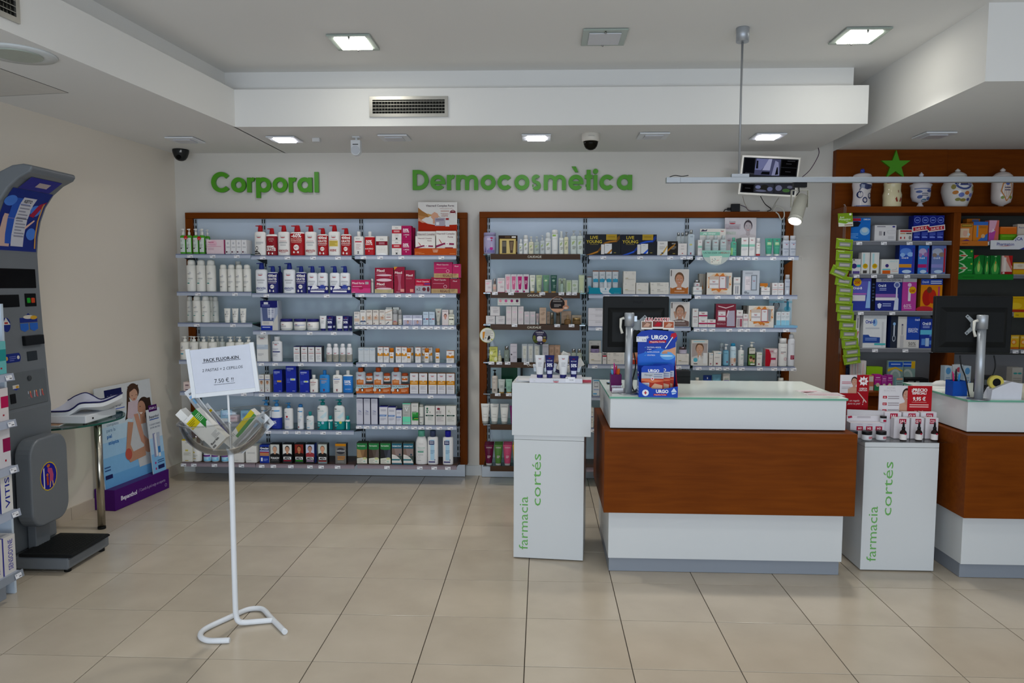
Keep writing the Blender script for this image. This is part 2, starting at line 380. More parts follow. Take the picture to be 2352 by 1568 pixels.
# ceiling access panel seam and round fitting on the left soffit
mb=MB();p1=at_z(157,213,ZL);p2=at_z(0,157,ZL);p3=at_z(0,221,ZL)
def seam(m,a,b,w,col):
 d=(b-a).normalized();k=Vector((-d.y,d.x,0))*w
 m.add([a+k+Vector((0,0,-.0005)),b+k+Vector((0,0,-.0005)),b-k+Vector((0,0,-.0005)),a-k+Vector((0,0,-.0005)),a+k+Vector((0,0,.004)),b+k+Vector((0,0,.004)),b-k+Vector((0,0,.004)),a-k+Vector((0,0,.004))],[(0,1,2,3),(4,7,6,5),(0,4,5,1),(1,5,6,2),(2,6,7,3),(3,7,4,0)],col)
seam(mb,p1,p2,.003,'#2a2a2a');seam(mb,p1,p3,.003,'#8a8a88')
mb.prism([(p1.x,p1.y),(p2.x,p2.y),(p2.x-.4,p2.y-.1),(p3.x-.4,p3.y),(p3.x,p3.y)],ZL-.0004,ZL+.002,'#d6d3cd','z')
o=mb.build('access_panel','matte');tag(o,'white access hatch with a dark seam in the left ceiling','ceiling panel')
# ---------------------------------------------------------------- ceiling fittings
def square_lamp(x,y,z,w,d,inner,on,label,frame='lampglass'):
 t=thing('ceiling_lamp',(x,y,z),0,label,'ceiling lamp')
 m=MB();m.box(-w/2,-d/2,-.014,w/2,d/2,-.004,'#fff',ch=.002);m.build('glass_plate',frame,t)
 m=MB();m.box(-w*inner/2,-d*inner/2,-.022,w*inner/2,d*inner/2,-.0142,'#fff',ch=.003);m.build('diffuser',on,t)
 m=MB();m.box(-w*.42,-d*.42,-.004,w*.42,d*.42,-.0002,'#999');m.build('housing','matte',t)
 if frame=='lampglass':
  for s in(-1,1):
   m=MB();m.lathe([(.006,-.026),(.006,-.014)],'#999',10,cy=s*d*.41);m.build('clip','chrome',t)
 if on=='lampon':# the fitting's own downward beam
  d_=bpy.data.lights.new('lamp_beam','SPOT');d_.energy=82;d_.color=(1,.985,.93);d_.spot_size=math.radians(118);d_.spot_blend=.75;d_.shadow_soft_size=.09
  b_=bpy.data.objects.new('lamp_beam',d_);COL.objects.link(b_);b_.parent=t;b_.location=(0,0,-.04)
 return t
square_lamp(-1.15,4.58,ZH,.26,.28,.72,'lampon','lit square glass ceiling lamp on the left, above Corporal')
square_lamp(1.855,4.55,ZH,.26,.28,.72,'lampon','lit square glass ceiling lamp on the right, near the track rod')
square_lamp(.36,4.53,ZH,.26,.28,.72,'lampoff','unlit square glass ceiling lamp left of the track rod')
for i_,y_ in enumerate((2.3,.7)):  # unseen lamps added to brighten the floor and, by bounce, the ceiling
 for x_,s_ in((-1.15,'left'),(.36,'middle'),(1.855,'right')):square_lamp(x_,y_,ZH,.26,.28,.72,'lampfill',f'added unseen fill lamp, {s_} of the {("nearer", "farther")[i_]} row toward the shop front')
for x,y,on,lab in((-1.9,5.49,1,'lit small square downlight above the word Corporal'),(-.045,5.46,1,'lit small square downlight above the word Dermocosmètica'),(1.608,5.46,1,'lit small square downlight above the wall screen'),
                  (-2.652,5.5,0,'unlit small square downlight beside the black corner camera'),(-1.074,5.45,0,'unlit small square downlight right of the motion sensor'),(.787,5.42,0,'unlit small square downlight right of the dome camera'),(2.762,5.44,0,'unlit small square downlight above the green star')):
 square_lamp(x,y,ZL,.21,.21,.62,'lampcool' if on else 'lampoff',lab,'white')
t=thing('round_downlight',(-2.46,3.467,ZL),0,'unlit round downlight in the left ceiling above the scale','ceiling lamp')
m=MB();m.lathe([(.105,-.006),(.16,-.008),(.165,-.0002)],'#d5dadb',28);m.build('ring','plastic',t)
m=MB();m.lathe([(.104,-.012),(.104,-.003)],'#a9b0a6',28);m.build('diffuser','gloss',t)
def vent(name,label,x0,x1,z0,z1,loc,rotz,n):
 t=thing(name,loc,rotz,label,'vent');w=x1-x0;h=z1-z0;fr=.022
 m=MB();m.box(x0,-.012,z0,x1,0,z0+fr,'#b8b6b0');m.box(x0,-.012,z1-fr,x1,0,z1,'#b8b6b0');m.box(x0,-.012,z0+fr,x0+fr,0,z1-fr,'#b8b6b0');m.box(x1-fr,-.012,z0+fr,x1,0,z1-fr,'#b8b6b0');m.build('frame','metal',t)
 m=MB();m.box(x0+fr,-.0015,z0+fr,x1-fr,-.0005,z1-fr,'#1b1b19');m.build('backing','matte',t)
 for i in range(n):
  z=z0+fr+(h-2*fr)*(i+.75)/(n+.25)
  m=MB();m.prism([(-.011,z+.001),(-.003,z+.007),(-.003,z+.005),(-.011,z-.002)],x0+fr,x1-fr,'#aeada6','x');m.build('slat','metal',t)
 k=24;m=MB()
 for i in range(1,k):
  x=x0+fr+(w-2*fr)*i/k;m.box(x-.0015,-.0025,z0+fr,x+.0015,-.0016,z1-fr,'#77776f')
 o=m.build('vanes','metal',t);o['kind']='stuff'
a=at_y(849,269,5.085);b=at_y(1029,221,5.085)
vent('air_vent','grey slatted air vent in the white soffit above Dermocosmètica',a.x-(a.x+b.x)/2,b.x-(a.x+b.x)/2,-(b.z-a.z)/2,(b.z-a.z)/2,((a.x+b.x)/2,5.0895,(a.z+b.z)/2),0,4)
vent('air_vent','grey air vent corner at the top left edge of the photo',-.25,.25,-.075,.075,(bl(2.98),2.98,2.79),math.radians(90-5.4),4)
# black corner camera
t=thing('dome_camera',(-2.9,5.93,ZL),0,'small black dome camera in the corner above the left wall','camera')
m=MB();m.lathe([(.062,0),(.064,-.012),(.06,-.03),(.05,-.058),(.036,-.078),(.018,-.088),(.004,-.09)],'#2b2c2c',20);m.build('housing','plastic',t)
m=MB();m.lathe([(.017,0),(.017,.02),(.012,.022)],'#111',14);o=m.build('lens','gloss',t);o.location=(.006,-.04,-.062);o.rotation_euler=(math.radians(115),0,math.radians(0))
m=MB();m.box(.018,-.058,-.03,.034,-.054,-.012,'#c8c8c8');m.build('sticker','print',t)
# white dome camera
t=thing('dome_camera',(.342,5.374,ZL),0,'white dome camera with smoked bubble under the soffit','camera')
m=MB();m.lathe([(.062,0),(.064,-.004),(.062,-.05),(.056,-.056)],'#cfcac0',24);m.build('base','plastic',t)
m=MB();m.lathe([(.052,-.056),(.051,-.07),(.045,-.088),(.034,-.103),(.018,-.112),(.003,-.115)],'#17150f',24);m.build('bubble','gloss',t)
m=MB();put_text(m,'SAMSUNG',0,-.024,.007,'#8d8d8d',lambda x,z:(x,-math.sqrt(max(0,.0634**2-x*x))-.0006,z));m.build('lettering','print',t)
# motion sensor and little detector
t=thing('motion_sensor',(-1.355,5.44,ZL),0,'white motion sensor hanging from the soffit beside Corporal','sensor')
m=MB();m.box(-.028,-.02,-.01,.028,.02,0,'#d8dadc',ch=.003);m.tube([(0,0,-.01),(0,0,-.03)],.01,'#d8dadc');m.build('bracket','plastic',t)
m=MB();m.prism(ell(0,-.105,.034,.034,14,180,360)+[(.034,-.03),(-.034,-.03)],-.03,.02,'#dcdfe2');m.build('body','plastic',t)
m=MB();m.prism(ell(0,-.1,.03,.03,16),-.036,-.03,'#c6cad0');m.build('lens','gloss',t)
m=MB();m.box(-.02,-.033,-.063,.02,-.0301,-.058,'#333');m.build('slot','matte',t)
m=MB();m.box(-.028,-.022,-.03,.028,.022,0,'#d4d4d4',ch=.006);o=m.build('smoke_detector','plastic',None,(-1.662,5.487,ZL));tag(o,'tiny white square detector left of the motion sensor','sensor')

# ---------------------------------------------------------------- green wall lettering
Wk=72.0
def arc_band(m,cx,cz,ro,ri,a0,a1,y0,y1,sc,ox,oz,col='#3f8f06'):
 n=max(6,int(abs(a1-a0)/11));full=abs(a1-a0)>=359
 P=[]
 for i in range(n+1):
  a=math.radians(a0+(a1-a0)*i/n);P.append(((cx+ro*math.cos(a))*sc+ox,(cz+ro*math.sin(a))*sc+oz,(cx+ri*math.cos(a))*sc+ox,(cz+ri*math.sin(a))*sc+oz))
 V=[]
 for p in P:V+=[(p[0],y0,p[1]),(p[2],y0,p[3]),(p[0],y1,p[1]),(p[2],y1,p[3])]
 F=[]
 for i in range(n):
  a,b=4*i,4*i+4
  F+=[(a,b,b+1,a+1),(a+2,a+3,b+3,b+2),(a,a+2,b+2,b),(a+1,b+1,b+3,a+3)]
 if not full:F+=[(0,1,3,2),(4*n,4*n+2,4*n+3,4*n+1)]
 m.add(V,F,col)
def letter(ch):
 R=[];bar=lambda*p:R.append(('b',p))
 if ch=='o':R.append(('a',(132,130,132,60,0,360)))
 elif ch=='C':R.append(('a',(180,177,180,106,40,320)))
 elif ch=='c':R.append(('a',(132,130,132,60,36,324)))
 elif ch=='r':bar((0,0),(72,0),(72,170),(84,188),(118,194),(140,252),(105,263),(72,246),(72,258),(0,258))
 elif ch=='p':bar((0,-98),(72,-98),(72,258),(0,258));R.append(('a',(132,130,132,62,0,360)))
 elif ch=='a':R.append(('a',(132,130,132,62,0,360)));bar((194,0),(264,0),(264,258),(194,258))
 elif ch=='l':bar((0,0),(70,0),(70,355),(0,355))
 elif ch=='D':bar((0,0),(72,0),(72,345),(0,345));bar((72,0),(110,0),(110,68),(72,68));bar((72,277),(110,277),(110,345),(72,345));R.append(('a',(108,172.5,172.5,104,-90,90)))
 elif ch in 'eè':
  R.append(('a',(132,130,132,62,2,322)));bar((40,98),(262,98),(264,132),(262,148),(40,148))
  if ch=='è':bar((55,402),(125,402),(172,305),(120,305))
 elif ch=='m':
  bar((0,0),(72,0),(72,258),(0,258));R.append(('a',(118,150,110,44,0,180)));bar((158,0),(228,0),(228,155),(158,155));R.append(('a',(278,150,110,44,0,180)));bar((318,0),(388,0),(388,155),(318,155));bar((72,150),(80,150),(80,220),(72,220))
 elif ch=='s':R.append(('a',(88,186,78,14,35,272)));R.append(('a',(92,76,80,14,-145,92)))
 elif ch=='t':bar((34,0),(104,0),(104,345),(34,345));bar((0,192),(136,192),(136,258),(0,258))
 elif ch=='i':bar((0,0),(68,0),(68,258),(0,258));R.append(('a',(34,320,44,0.5,0,360)))
 return R
def wall_word(word,xs,px0,k,base_px,label):
 sc=0.1283/258*0.93
 t=thing('wall_lettering',(0,0,0),0,label,'sign')
 for ch,x in zip(word,xs):
  p=at_y(px0+x*k,base_px,YW-.03);m=MB()
  for kind,d in letter(ch):
   ly=.0004*len(m.f)**.5*.2
   if kind=='a':arc_band(m,*d,YW-.032-ly,YW-.008-ly,sc,p.x,p.z)
   else:m.prism([(p.x+q[0]*sc,p.z+q[1]*sc)for q in d],YW-.032-ly,YW-.008-ly,'#3f8f06','y')
  m.box(p.x+20*sc,YW-.009,p.z+60*sc,p.x+45*sc,YW-.0002,p.z+100*sc,'#3f8f06')
  m.build('letter','green',t)
wall_word('Corporal',(200,557,845,1008,1303,1593,1750,2058),460,1/7.84,441.5,'green raised letters reading Corporal on the white wall')
wall_word('Dermocosmètica',(78,255,420,512,757,925,1095,1262,1388,1635,1797,1886,1947,2120),930,540/2352,436.0,'green raised letters reading Dermocosmètica on the white wall')

# ================================================================== WALL SHELF UNITS
ZOOM=dict(Z1=(400,440,.178571),Z2=(740,440,.178571),Z3=(400,660,.178571),Z4=(740,680,.153061),Z5=(400,880,.178571),Z6=(740,880,.153061),
   U1=(1090,470,.146644),U2=(1330,470,.146659),U3=(1570,470,.146674),U4=(1090,660,.153086),U5=(1330,660,.165809),U6=(1560,660,.165837),U7=(1090,830,.184941),
   R1=(1880,320,.20068),R2=(1880,560,.20068),R3=(1880,780,.20068),R4=(1880,1000,.21681),R5=(1500,320,.178571),A=(0,0,1.0))
def zp(zm,x,y):o=ZOOM[zm];return o[0]+x*o[2],o[1]+y*o[2]
YS=5.75          # shelf front edge
def uprights(t,xs,z0,z1,Yb,edge=()):
 for x in xs:
  m=MB();m.box(x-.016,Yb-.012,z0,x+.016,Yb,z1,'#a3acb4')
  n=int((z1-z0)/.05)
  for i in range(n):
   z=z0+(i+.3)*(z1-z0)/n
   for s in(-1,1):m.box(x+s*.009-.004,Yb-.0126,z,x+s*.009+.004,Yb-.0119,z+.032,'#0c0c0c')
  m.build('slotted_upright','matte',t)
def wall_unit(pxl,pxr,pyt,name,label,bays,z0):
 a=at_y(pxl,pyt,6.03);b=at_y(pxr,pyt,6.03);x0,x1,zt=a.x,b.x,(a.z+b.z)/2
 t=thing(name,((x0+x1)/2,YW,0),0,label,'shelf unit');ox=(x0+x1)/2
 fw=.062
 for nm,q,mt in(('frame_top',(x0-ox,-.07,zt-.047,x1-ox,0,zt),'wood'),('frame_side',(x0-ox,-.07,z0,x0+fw-ox,0,zt-.0475),'wood_v'),('frame_side',(x1-fw-ox,-.07,z0,x1-ox,0,zt-.0475),'wood_v')):
  m=MB();m.box(*q,'#fff',ch=.002);m.build(nm,mt,t)
 n=len(bays)-1
 for i in range(n):
  m=MB();xa=max(bays[i],x0+fw+.001);xb=min(bays[i+1],x1-fw-.001)
  m.box(xa-ox+.001,-.035,z0,xb-ox-.001,-.001,zt-.048,'#fff');m.build('back_panel','panel',t)
 uprights(t,[min(max(bays[0],x0+fw+.008),bays[0]+.1)-ox]+[q-ox for q in bays[1:-1]]+[x1-fw-.01-ox],z0,zt-.05,-.035)
 m=MB();m.box(x0+.02-ox,-.06,0.001,x1-.02-ox,-.001,z0-.001,'#cfd6dc',ch=.002);m.build('plinth','alu',t)
 return t,x0,x1,zt
def upx(px):return at_y(px,700,6.06).x
u1b=[at_y(441,700,6.03).x,upx(610),upx(832),at_y(1056,700,6.03).x]
u2b=[at_y(1117,700,6.03).x,upx(1342),upx(1574),at_y(1806,700,6.03).x]
wall_unit(424.5,1073,488,'wall_shelf_unit','wood framed wall shelving with pale blue back under Corporal',u1b,.105)
wall_unit(1101,1824.5,486,'wall_shelf_unit','wood framed wall shelving with pale blue back under Dermocosmètica',u2b,.105)
TAGS=[]
for v in range(4):
 m=MB();m.box(-.0215,-.001,-.0115,.0215,0,.0115,'#e8e8ec')
 m.box(.002-.002*(v%2),-.0015,-.007,.018,-.001,-.002,'#68686e');m.box(-.018,-.0015,.002,-.010+.002*v,-.001,.0085,'#a8a8b0');m.box(-.006,-.0015,.004,.012,-.001,.006,'#c0c0c8')
 TAGS.append(m.mesh('price_tag','print'))
SH={}
def shelf(key,zm,y,xl,xr,where,tags=(),kind='glass',deep=.295,Y=YS,text=None,xmid=None,solid=False):
 """xl, xr in metres at the front; y = pixel row of the front top edge"""
 pm=zp(zm,0,y)[1];pz=at_y((xmid or 1000),pm,Y).z
 if pz<.2:pz=max(pz,.12)
 t=thing('shelf',((xl+xr)/2,Y,pz));reg(t,{'glass':'glass shelf with grey price rail','brown':'glass shelf with brown fascia board','base':'brown base shelf with price rail','metal':'grey metal shelf with price rail'}[kind],where,'shelf')
 w=xr-xl
 m=MB()
 if kind in('base',):m.box(-w/2,.004,-.018,w/2,deep,-.0005,'#4a382c');m.build('panel','wood_d',t)
 elif kind=='metal':m.box(-w/2,.004,-.018,w/2,deep,-.0005,'#8d9096');m.build('panel','metal',t)
 else:
  m.box(-w/2+.001,.004,-.009,w/2-.001,deep,-.0006,'#fff');m.build('glass_panel','shelfglass',t)
  m=MB();m.box(-w/2-.0002,.006,-.0088,-w/2+.0009,deep-.002,-.0008,'#1f5a4e');m.box(w/2-.0009,.006,-.0088,w/2+.0002,deep-.002,-.0008,'#1f5a4e');m.build('glass_edge','glassedge',t)
 fh=.032 if kind!='brown' else .042
 if kind=='brown':
  m=MB();a=.055;m.box(-w/2+a,-.004,-fh,w/2-a*.8,.0035,.0,'#3a2616',ch=.001);m.build('fascia','board',t)
  if text:
   m=MB();put_text(m,'CAUDALIE',0,-.021,.016,'#d8d2c4',lambda x,z:(x,-.0047,z),bold=.015);m.box(.028,-.0049,-.0105,.0305,-.0046,-.0075,'#d8d2c4');m.build('lettering','print',t)
 else:
  m=MB();c1,c2={'base':('#8f828a','#6f6269'),'metal':('#6f7178','#8c8e94')}.get(kind,('#adb5c5','#747c96'));m.prism([(-.005,-fh),(-.004,-.0085),(.0035,-.0085),(.0035,-fh)],-w/2,w/2,c1,'x');m.prism([(-.006,-.008),(-.0045,-.0005),(.0035,.0),(.0035,-.008)],-w/2,w/2,c2,'x');m.build('price_rail','plastic',t)
 for s in(-1,1):
  m=MB();x=s*(w/2-.012)
  m.prism([(.02,-.012),(deep-.002,-.012),(deep-.002,-.06),(deep-.04,-.055),(.06,-.02)],x-.003,x+.003,'#3c4044','x');m.build('bracket','matte',t)
 for i,tx in enumerate(tags):
  px,py=zp(zm,tx,y);X=at_y(px,py,Y).x-(xl+xr)/2
  if abs(X)>w/2-.01:X=math.copysign(w/2-.022,X)
  o=bpy.data.objects.new('price_tag',TAGS[i%4]);COL.objects.link(o);o.parent=t
  o.location=(X,-.0075 if kind!='brown' else-.0062,-.0205 if kind!='brown' else-.006);o.rotation_euler[0]=math.radians(-4 if kind!='brown' else 0)
 SH[key]=(zm,pz,Y,where)
 return t
ROW=['top','second','third','fourth','fifth','sixth','bottom']
def W(i,bay,word):return f'{ROW[i]} {bay} shelf under {word}'
SPEC={# key: (zoom, front edge y, tags)
 'L1':('Z1',800,(210,500,810)),'L2':('Z1',1286,(310,787)),'L3':('Z3',453,(295,760)),'L4':('Z3',935,()),'L5':('Z3',1338,(175,900)),'L6':('Z5',497,()),'L7':('Z5',1020,(125,258,523,870)),
 'M1':('Z1',820,(1143,1460,1790,2110)),'M2':('Z1',1307,(1190,1965)),'M3':('Z3',555,(1150,1747,2055)),'M4':('Z3',958,(1125,1303,1632,2117)),'M5':('Z3',1353,(1130,1313,1487,1655,1787,1925,2150)),'M6':('Z5',600,(1215,1440,1595,1725,1918,2120)),'M7':('Z5',1038,(1130,1280,1505,1750,1895,2105)),
 'R1':('Z2',816,(533,748,1020,1535)),'R2':('Z2',1305,(507,793,978,1112,1280,1552)),'R3':('Z4',433,(530,608,690,780,880,975,1060,1140,1255,1400,1530,1620,1725,1843,1935)),'R4':('Z4',1000,(637,917,1183,1468,1713,1910)),'R5':('Z4',1465,(895,1628)),'R6':('Z6',626,(552,670,790,895,1025,1150,1250,1383,1487,1605,1760,1925)),'R7':('Z6',1225,(975,1467,1683,1888)),
 'A1':('U1',772,()),'A2':('U1',1378,(320,572,1060,1360,1480,1558)),'A3':('U4',557,(600,1240,1455)),'A4':('U4',1125,(253,372,497,780)),'A5':('U7',403,(288,425)),'A6':('U7',786,()),'A7':('U7',1303,()),
 'B1':('U2',790,(380,955,1425,1628,1735)),'B2':('U2',1400,(430,885,1305)),'B3':('U5',540,(270,)),'B4':('U5',1066,(217,485,1375)),'B5':('U5',1508,()),'B6':('U7',830,(1460,)),'B7':('U7',1325,()),
 'C1':('U3',800,(255,760,880,997,1115,1400,1680)),'C2':('U3',1410,(220,530,848,1068,1288,1515)),'C3':('U6',555,(240,340,455,690,848,937,1155,1478)),'C4':('U6',1090,(268,450,545,650,755,865,1115,1313,1450,1580)),'C5':('U6',1520,()),'C6':('A',985,()),'C7':('A',1070,()),
}
BAY={'L':(-2.875,-2.279,'left','Corporal'),'M':(-2.273,-1.480,'middle','Corporal'),'R':(-1.455,-.663,'right','Corporal'),
       'A':(-.452,.340,'left','Dermocosmètica'),'B':(.362,1.149,'middle','Dermocosmètica'),'C':(1.172,1.951,'right','Dermocosmètica')}
for k,(zm,y,tg)in SPEC.items():
 xl,xr,bay,word=BAY[k[0]];i=int(k[1])-1
 kind='brown' if k[0]=='A' and i<7 else 'base' if i==6 else 'glass'
 shelf(k,zm,y,xl,xr,W(i,bay,word),tg,kind,text=(k in('A1','A2','A3','A4')),xmid={'L':490,'M':700,'R':930,'A':1230,'B':1460,'C':1700}[k[0]])

# ================================================================== GOODS: one builder per kind
def lab_part(dec,W,H,surf=None):
 m=MB();decals(m,dec,W,H,surf);return m
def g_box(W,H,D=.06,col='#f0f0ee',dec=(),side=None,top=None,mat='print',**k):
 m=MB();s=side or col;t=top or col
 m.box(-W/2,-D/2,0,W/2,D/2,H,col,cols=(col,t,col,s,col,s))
 P=[('body',m,mat)]
 if dec:P.append(('label',lab_part(dec,W,H,lambda x,z:-D/2),mat))
 return P,D
def body_prof(Hb,sh,neck,bands,col):
 pts=[(.0,.93),(.015,.985),(.04,1.0),(1-sh,1.0),(1-sh*.55,.97),(1-sh*.25,.86),(1-sh*.08,(.86+neck)/2),(1.0,neck)]
 zs=sorted(set([p[0]for p in pts]+[b[0]for b in bands]))
 def rr(z):
  for(a,ra),(b,rb)in zip(pts,pts[1:]):
   if a<=z<=b:return ra+(rb-ra)*(z-a)/max(1e-6,b-a)
  return neck
 out=[];cur=col
 bd=sorted(bands)
 for z in zs:
  c=col
  for b in bd:
   if z>=b[0]-1e-6:c=b[1]
  out.append((rr(z),z*Hb,c))
 return out
def mk_surf(W,D,p):return lambda x,z:-(D/2)*(max(0.0,1-abs(min(.98,abs(2*x/W)))**p))**(1/p)
def g_bottle(W,H,oval=1.0,D=None,col='#eceae6',cap=(.5,.2,'#eceae6'),sh=.14,neck=.45,bands=(),dec=(),p=2.0,mat='plastic',capmat='plastic',capsh='flat',**k):
 D=D or W*oval;hc=H*cap[1];Hb=H-hc
 m=MB();m.lathe(body_prof(Hb,sh,neck,bands,col),col,22,W/2,D/2,power=p)
 P=[('body',m,mat)]
 if dec:P.append(('label',lab_part(dec,W*.96,Hb,mk_surf(W,D,p)),'print'))
 rc=W/2*cap[0];m=MB();ry=min(rc,D/2*.98)
 pr=[(1,Hb-.001),(1,H-hc*.08),(.93,H)]if capsh=='flat' else[(1,Hb-.001),(.98,H-hc*.35),(.85,H-hc*.12),(.5,H)]
 m.lathe(pr,cap[2],18,rc,ry);P.append(('cap',m,capmat))
 return P,D
def g_pump(W,H,oval=.6,D=None,col='#eceae6',pump='#c0101c',body=.76,sh=.1,neck=.42,bands=(),dec=(),p=2.6,style='beak',d=-1,mat='plastic',**k):
 D=D or W*oval;Hb=H*body;m=MB();m.lathe(body_prof(Hb,sh,neck,bands,col),col,22,W/2,D/2,power=p)
 P=[('body',m,mat)]
 if dec:P.append(('label',lab_part(dec,W*.96,Hb,mk_surf(W,D,p)),'print'))
 m=MB();hp=H-Hb
 if style=='beak':
  r=W*.215;m.lathe([(r,Hb-.001),(r*.98,Hb+hp*.3),(r*.82,Hb+hp*.72),(r*.72,H-hp*.06),(r*.5,H)],pump,14,1,min(1,D/2/r*.95))
  a=W*.42;w=W*.09
  m.add([(0,-w,H-hp*.02),(0,w,H-hp*.02),(0,w,H-hp*.24),(0,-w,H-hp*.24),(d*a,-w*.7,H-hp*.06),(d*a,w*.7,H-hp*.06),(d*a,w*.7,H-hp*.17),(d*a,-w*.7,H-hp*.17)],[(0,1,2,3),(4,7,6,5),(0,4,5,1),(1,5,6,2),(2,6,7,3),(3,7,4,0)],pump)
 else:
  r=W*.2;r=min(r,D*.45)
  m.lathe([(r,Hb-.001),(r,Hb+hp*.42),(r*.9,Hb+hp*.48)],pump,14);m.lathe([(r*.42,Hb+hp*.47),(r*.42,H-hp*.16)],pump,10)
  m.lathe([(r*.75,H-hp*.24),(r*1.05,H-hp*.12),(r*.95,H-hp*.01),(r*.3,H)],pump,12)
  m.box(min(0,d*W*.36),-r*.3,H-hp*.17,max(0,d*W*.36),r*.3,H-hp*.05,pump)
 P.append(('pump',m,'plastic'));return P,D
def g_tube(W,H,D=None,col='#eeeeec',cap=(.13,'#eee'),dec=(),bands=(),mat='plastic',narrow=.78,**k):
 D=D or W*.62;hc=H*cap[0];n=18;m=MB();rings=[]
 for j,t in enumerate((0,.1,.3,.5,.7,.85,.95,.955,1.0)):
  z=hc+(H-hc)*t;a=W/2*(narrow+(1-narrow)*t);b=D/2*(1-t**1.4)+.003
  c=col
  for bd in bands:
   if t>=bd[0]:c=bd[1]
  rings.append((z,a,b,c))
 o=len(m.v)
 for z,a,b,c in rings:
  for i in range(n):
   w=2*math.pi*i/n;m.v.append((a*math.cos(w),b*math.sin(w),z))
 for j in range(len(rings)-1):
  for i in range(n):
   m.f.append((o+j*n+i,o+j*n+(i+1)%n,o+(j+1)*n+(i+1)%n,o+(j+1)*n+i));m.c.append(lin(rings[j][3]));m.sm.append(True)
 m.f.append(tuple(o+(len(rings)-1)*n+i for i in range(n)));m.c.append(lin(col));m.sm.append(False)
 P=[('body',m,mat)]
 def surf(x,z):
  t=max(0,min(1,(z)/(H-hc)));a=W/2*(narrow+(1-narrow)*t);b=D/2*(1-t**1.4)+.003
  return-b*math.sqrt(max(0,1-min(.97,abs(x/a))**2))-.0006
 if dec:
  q=MB();decals(q,dec,W*narrow*.95,H-hc,surf,.0008);q.v=[(v[0],v[1],v[2]+hc)for v in q.v];P.append(('label',q,'print'))
 m=MB();r=W/2*narrow*.92;m.lathe([(r*.96,0),(r,hc*.1),(r,hc*.95),(r*.9,hc+.0005)],cap[1],16,1,min(1,(D/2)/r));P.append(('cap',m,'plastic'))
 return P,D
def g_jar(W,H,col='#e6e8ea',lid=(.25,'#20205c',1.0),dec=(),mat='plastic',lidmat='plastic',D=None,**k):
 D=D or W*.95;hl=H*lid[0];Hb=H-hl;m=MB()
 m.lathe([(.84,0),(.94,Hb*.06),(1,Hb*.3),(1,Hb*.85),(.93,Hb)],col,24,W/2,D/2);P=[('body',m,mat)]
 if dec:P.append(('label',lab_part(dec,W*.95,Hb,mk_surf(W,D,2)),'print'))
 m=MB();m.lathe([(lid[2],Hb-.0005),(lid[2],H-hl*.12),(lid[2]*.95,H)],lid[1],24,W/2*.98,D/2*.98);P.append(('lid',m,lidmat));return P,D
def g_can(W,H,col='#e8e8ea',cap=(.17,'#e8e8ea',.7),sh=.1,bands=(),dec=(),mat='plastic',capmat='plastic',**k):
 return g_bottle(W,H,1.0,None,col,(cap[2],cap[0],cap[1]),sh,cap[2]*.95,bands,dec,2.0,mat,capmat,'dome')
def g_dropper(W,H,col='#2a1c16',neck='#151515',lab='#eee',dec=(),mat='gloss',**k):
 D=W;m=MB();R=W/2;hb=H*.58
 m.lathe([(R*.9,0),(R,.003),(R,hb*.72),(R*.85,hb*.86),(R*.4,hb),(R*.4,hb+.002)],col,20);P=[('body',m,mat)]
 if lab:m=MB();m.lathe([(R*1.01,hb*.1),(R*1.01,hb*.62)],lab,20,cap=False);P.append(('label',m,'print'))
 m=MB();m.lathe([(R*.5,hb),(R*.5,hb+H*.13),(R*.38,hb+H*.15)],neck,14);m.lathe([(R*.32,hb+H*.15),(R*.3,H*.9),(R*.18,H*.98),(R*.05,H)],neck,12);P.append(('dropper',m,'plastic'))
 return P,D
NAMES={g_box:('carton','box'),g_bottle:('bottle','bottle'),g_pump:('pump_bottle','bottle'),g_tube:('cream_tube','tube'),g_jar:('cream_jar','jar'),g_can:('spray_can','can'),g_dropper:('dropper_bottle','bottle')}
def put(parts,name,loc,rotz=0):
 if len(parts)==1:
  return parts[0][1].build(name,parts[0][2],None,loc,rotz)
 t=thing(name,loc,rotz)
 for nm,m,mt in parts:m.build(nm,mt,t)
 return t
def run(key,gen,spans,ytop,desc,dy=.02,base=None,zbase=None,name=None,cat=None,where=None,yaw=0,**kw):
 zm,z0,Y,wh=SH[key];first=None;out=[]
 for i,s in enumerate(spans):
  if i==0:wpx=s[1]-s[0]
  x0=s[0];x1=s[1]if len(s)>1 else s[0]+wpx
  pa=zp(zm,x0,ytop);pb=zp(zm,x1,ytop)
  Yp=Y+dy+(0 if gen is g_box else .03)
  a=at_y(*pa,Yp);b=at_y(*pb,Yp);zb=z0
  if zbase is not None:zb=zbase
  elif base is not None:zb=at_y(*zp(zm,x0,base),Yp).z
  if first is None:
   Wd=b.x-a.x-.0012;Hh=max(.012,(a.z+b.z)/2-zb)
   parts,D=gen(Wd,Hh,**kw);nm,ct=NAMES[gen]
   Yc=Y+dy+D/2;o=put(parts,name or nm,((a.x+b.x)/2,Yc,zb),yaw);first=o
  else:
   o=copy_tree(first);o.location=((a.x+b.x)/2,Y+dy+D/2,zb)
  reg(o,desc,where or wh,cat or NAMES[gen][1]);out.append(o)
 return out
WH='#e9e7e2';WC='#e6e8ec'
GL=lambda v,n=3,u0=.15,u1=.8,dv=.035,c='#9a9aa0':('n',u0,u1,v,n,dv,c)
B={'b':.02};BB={'b':.035}
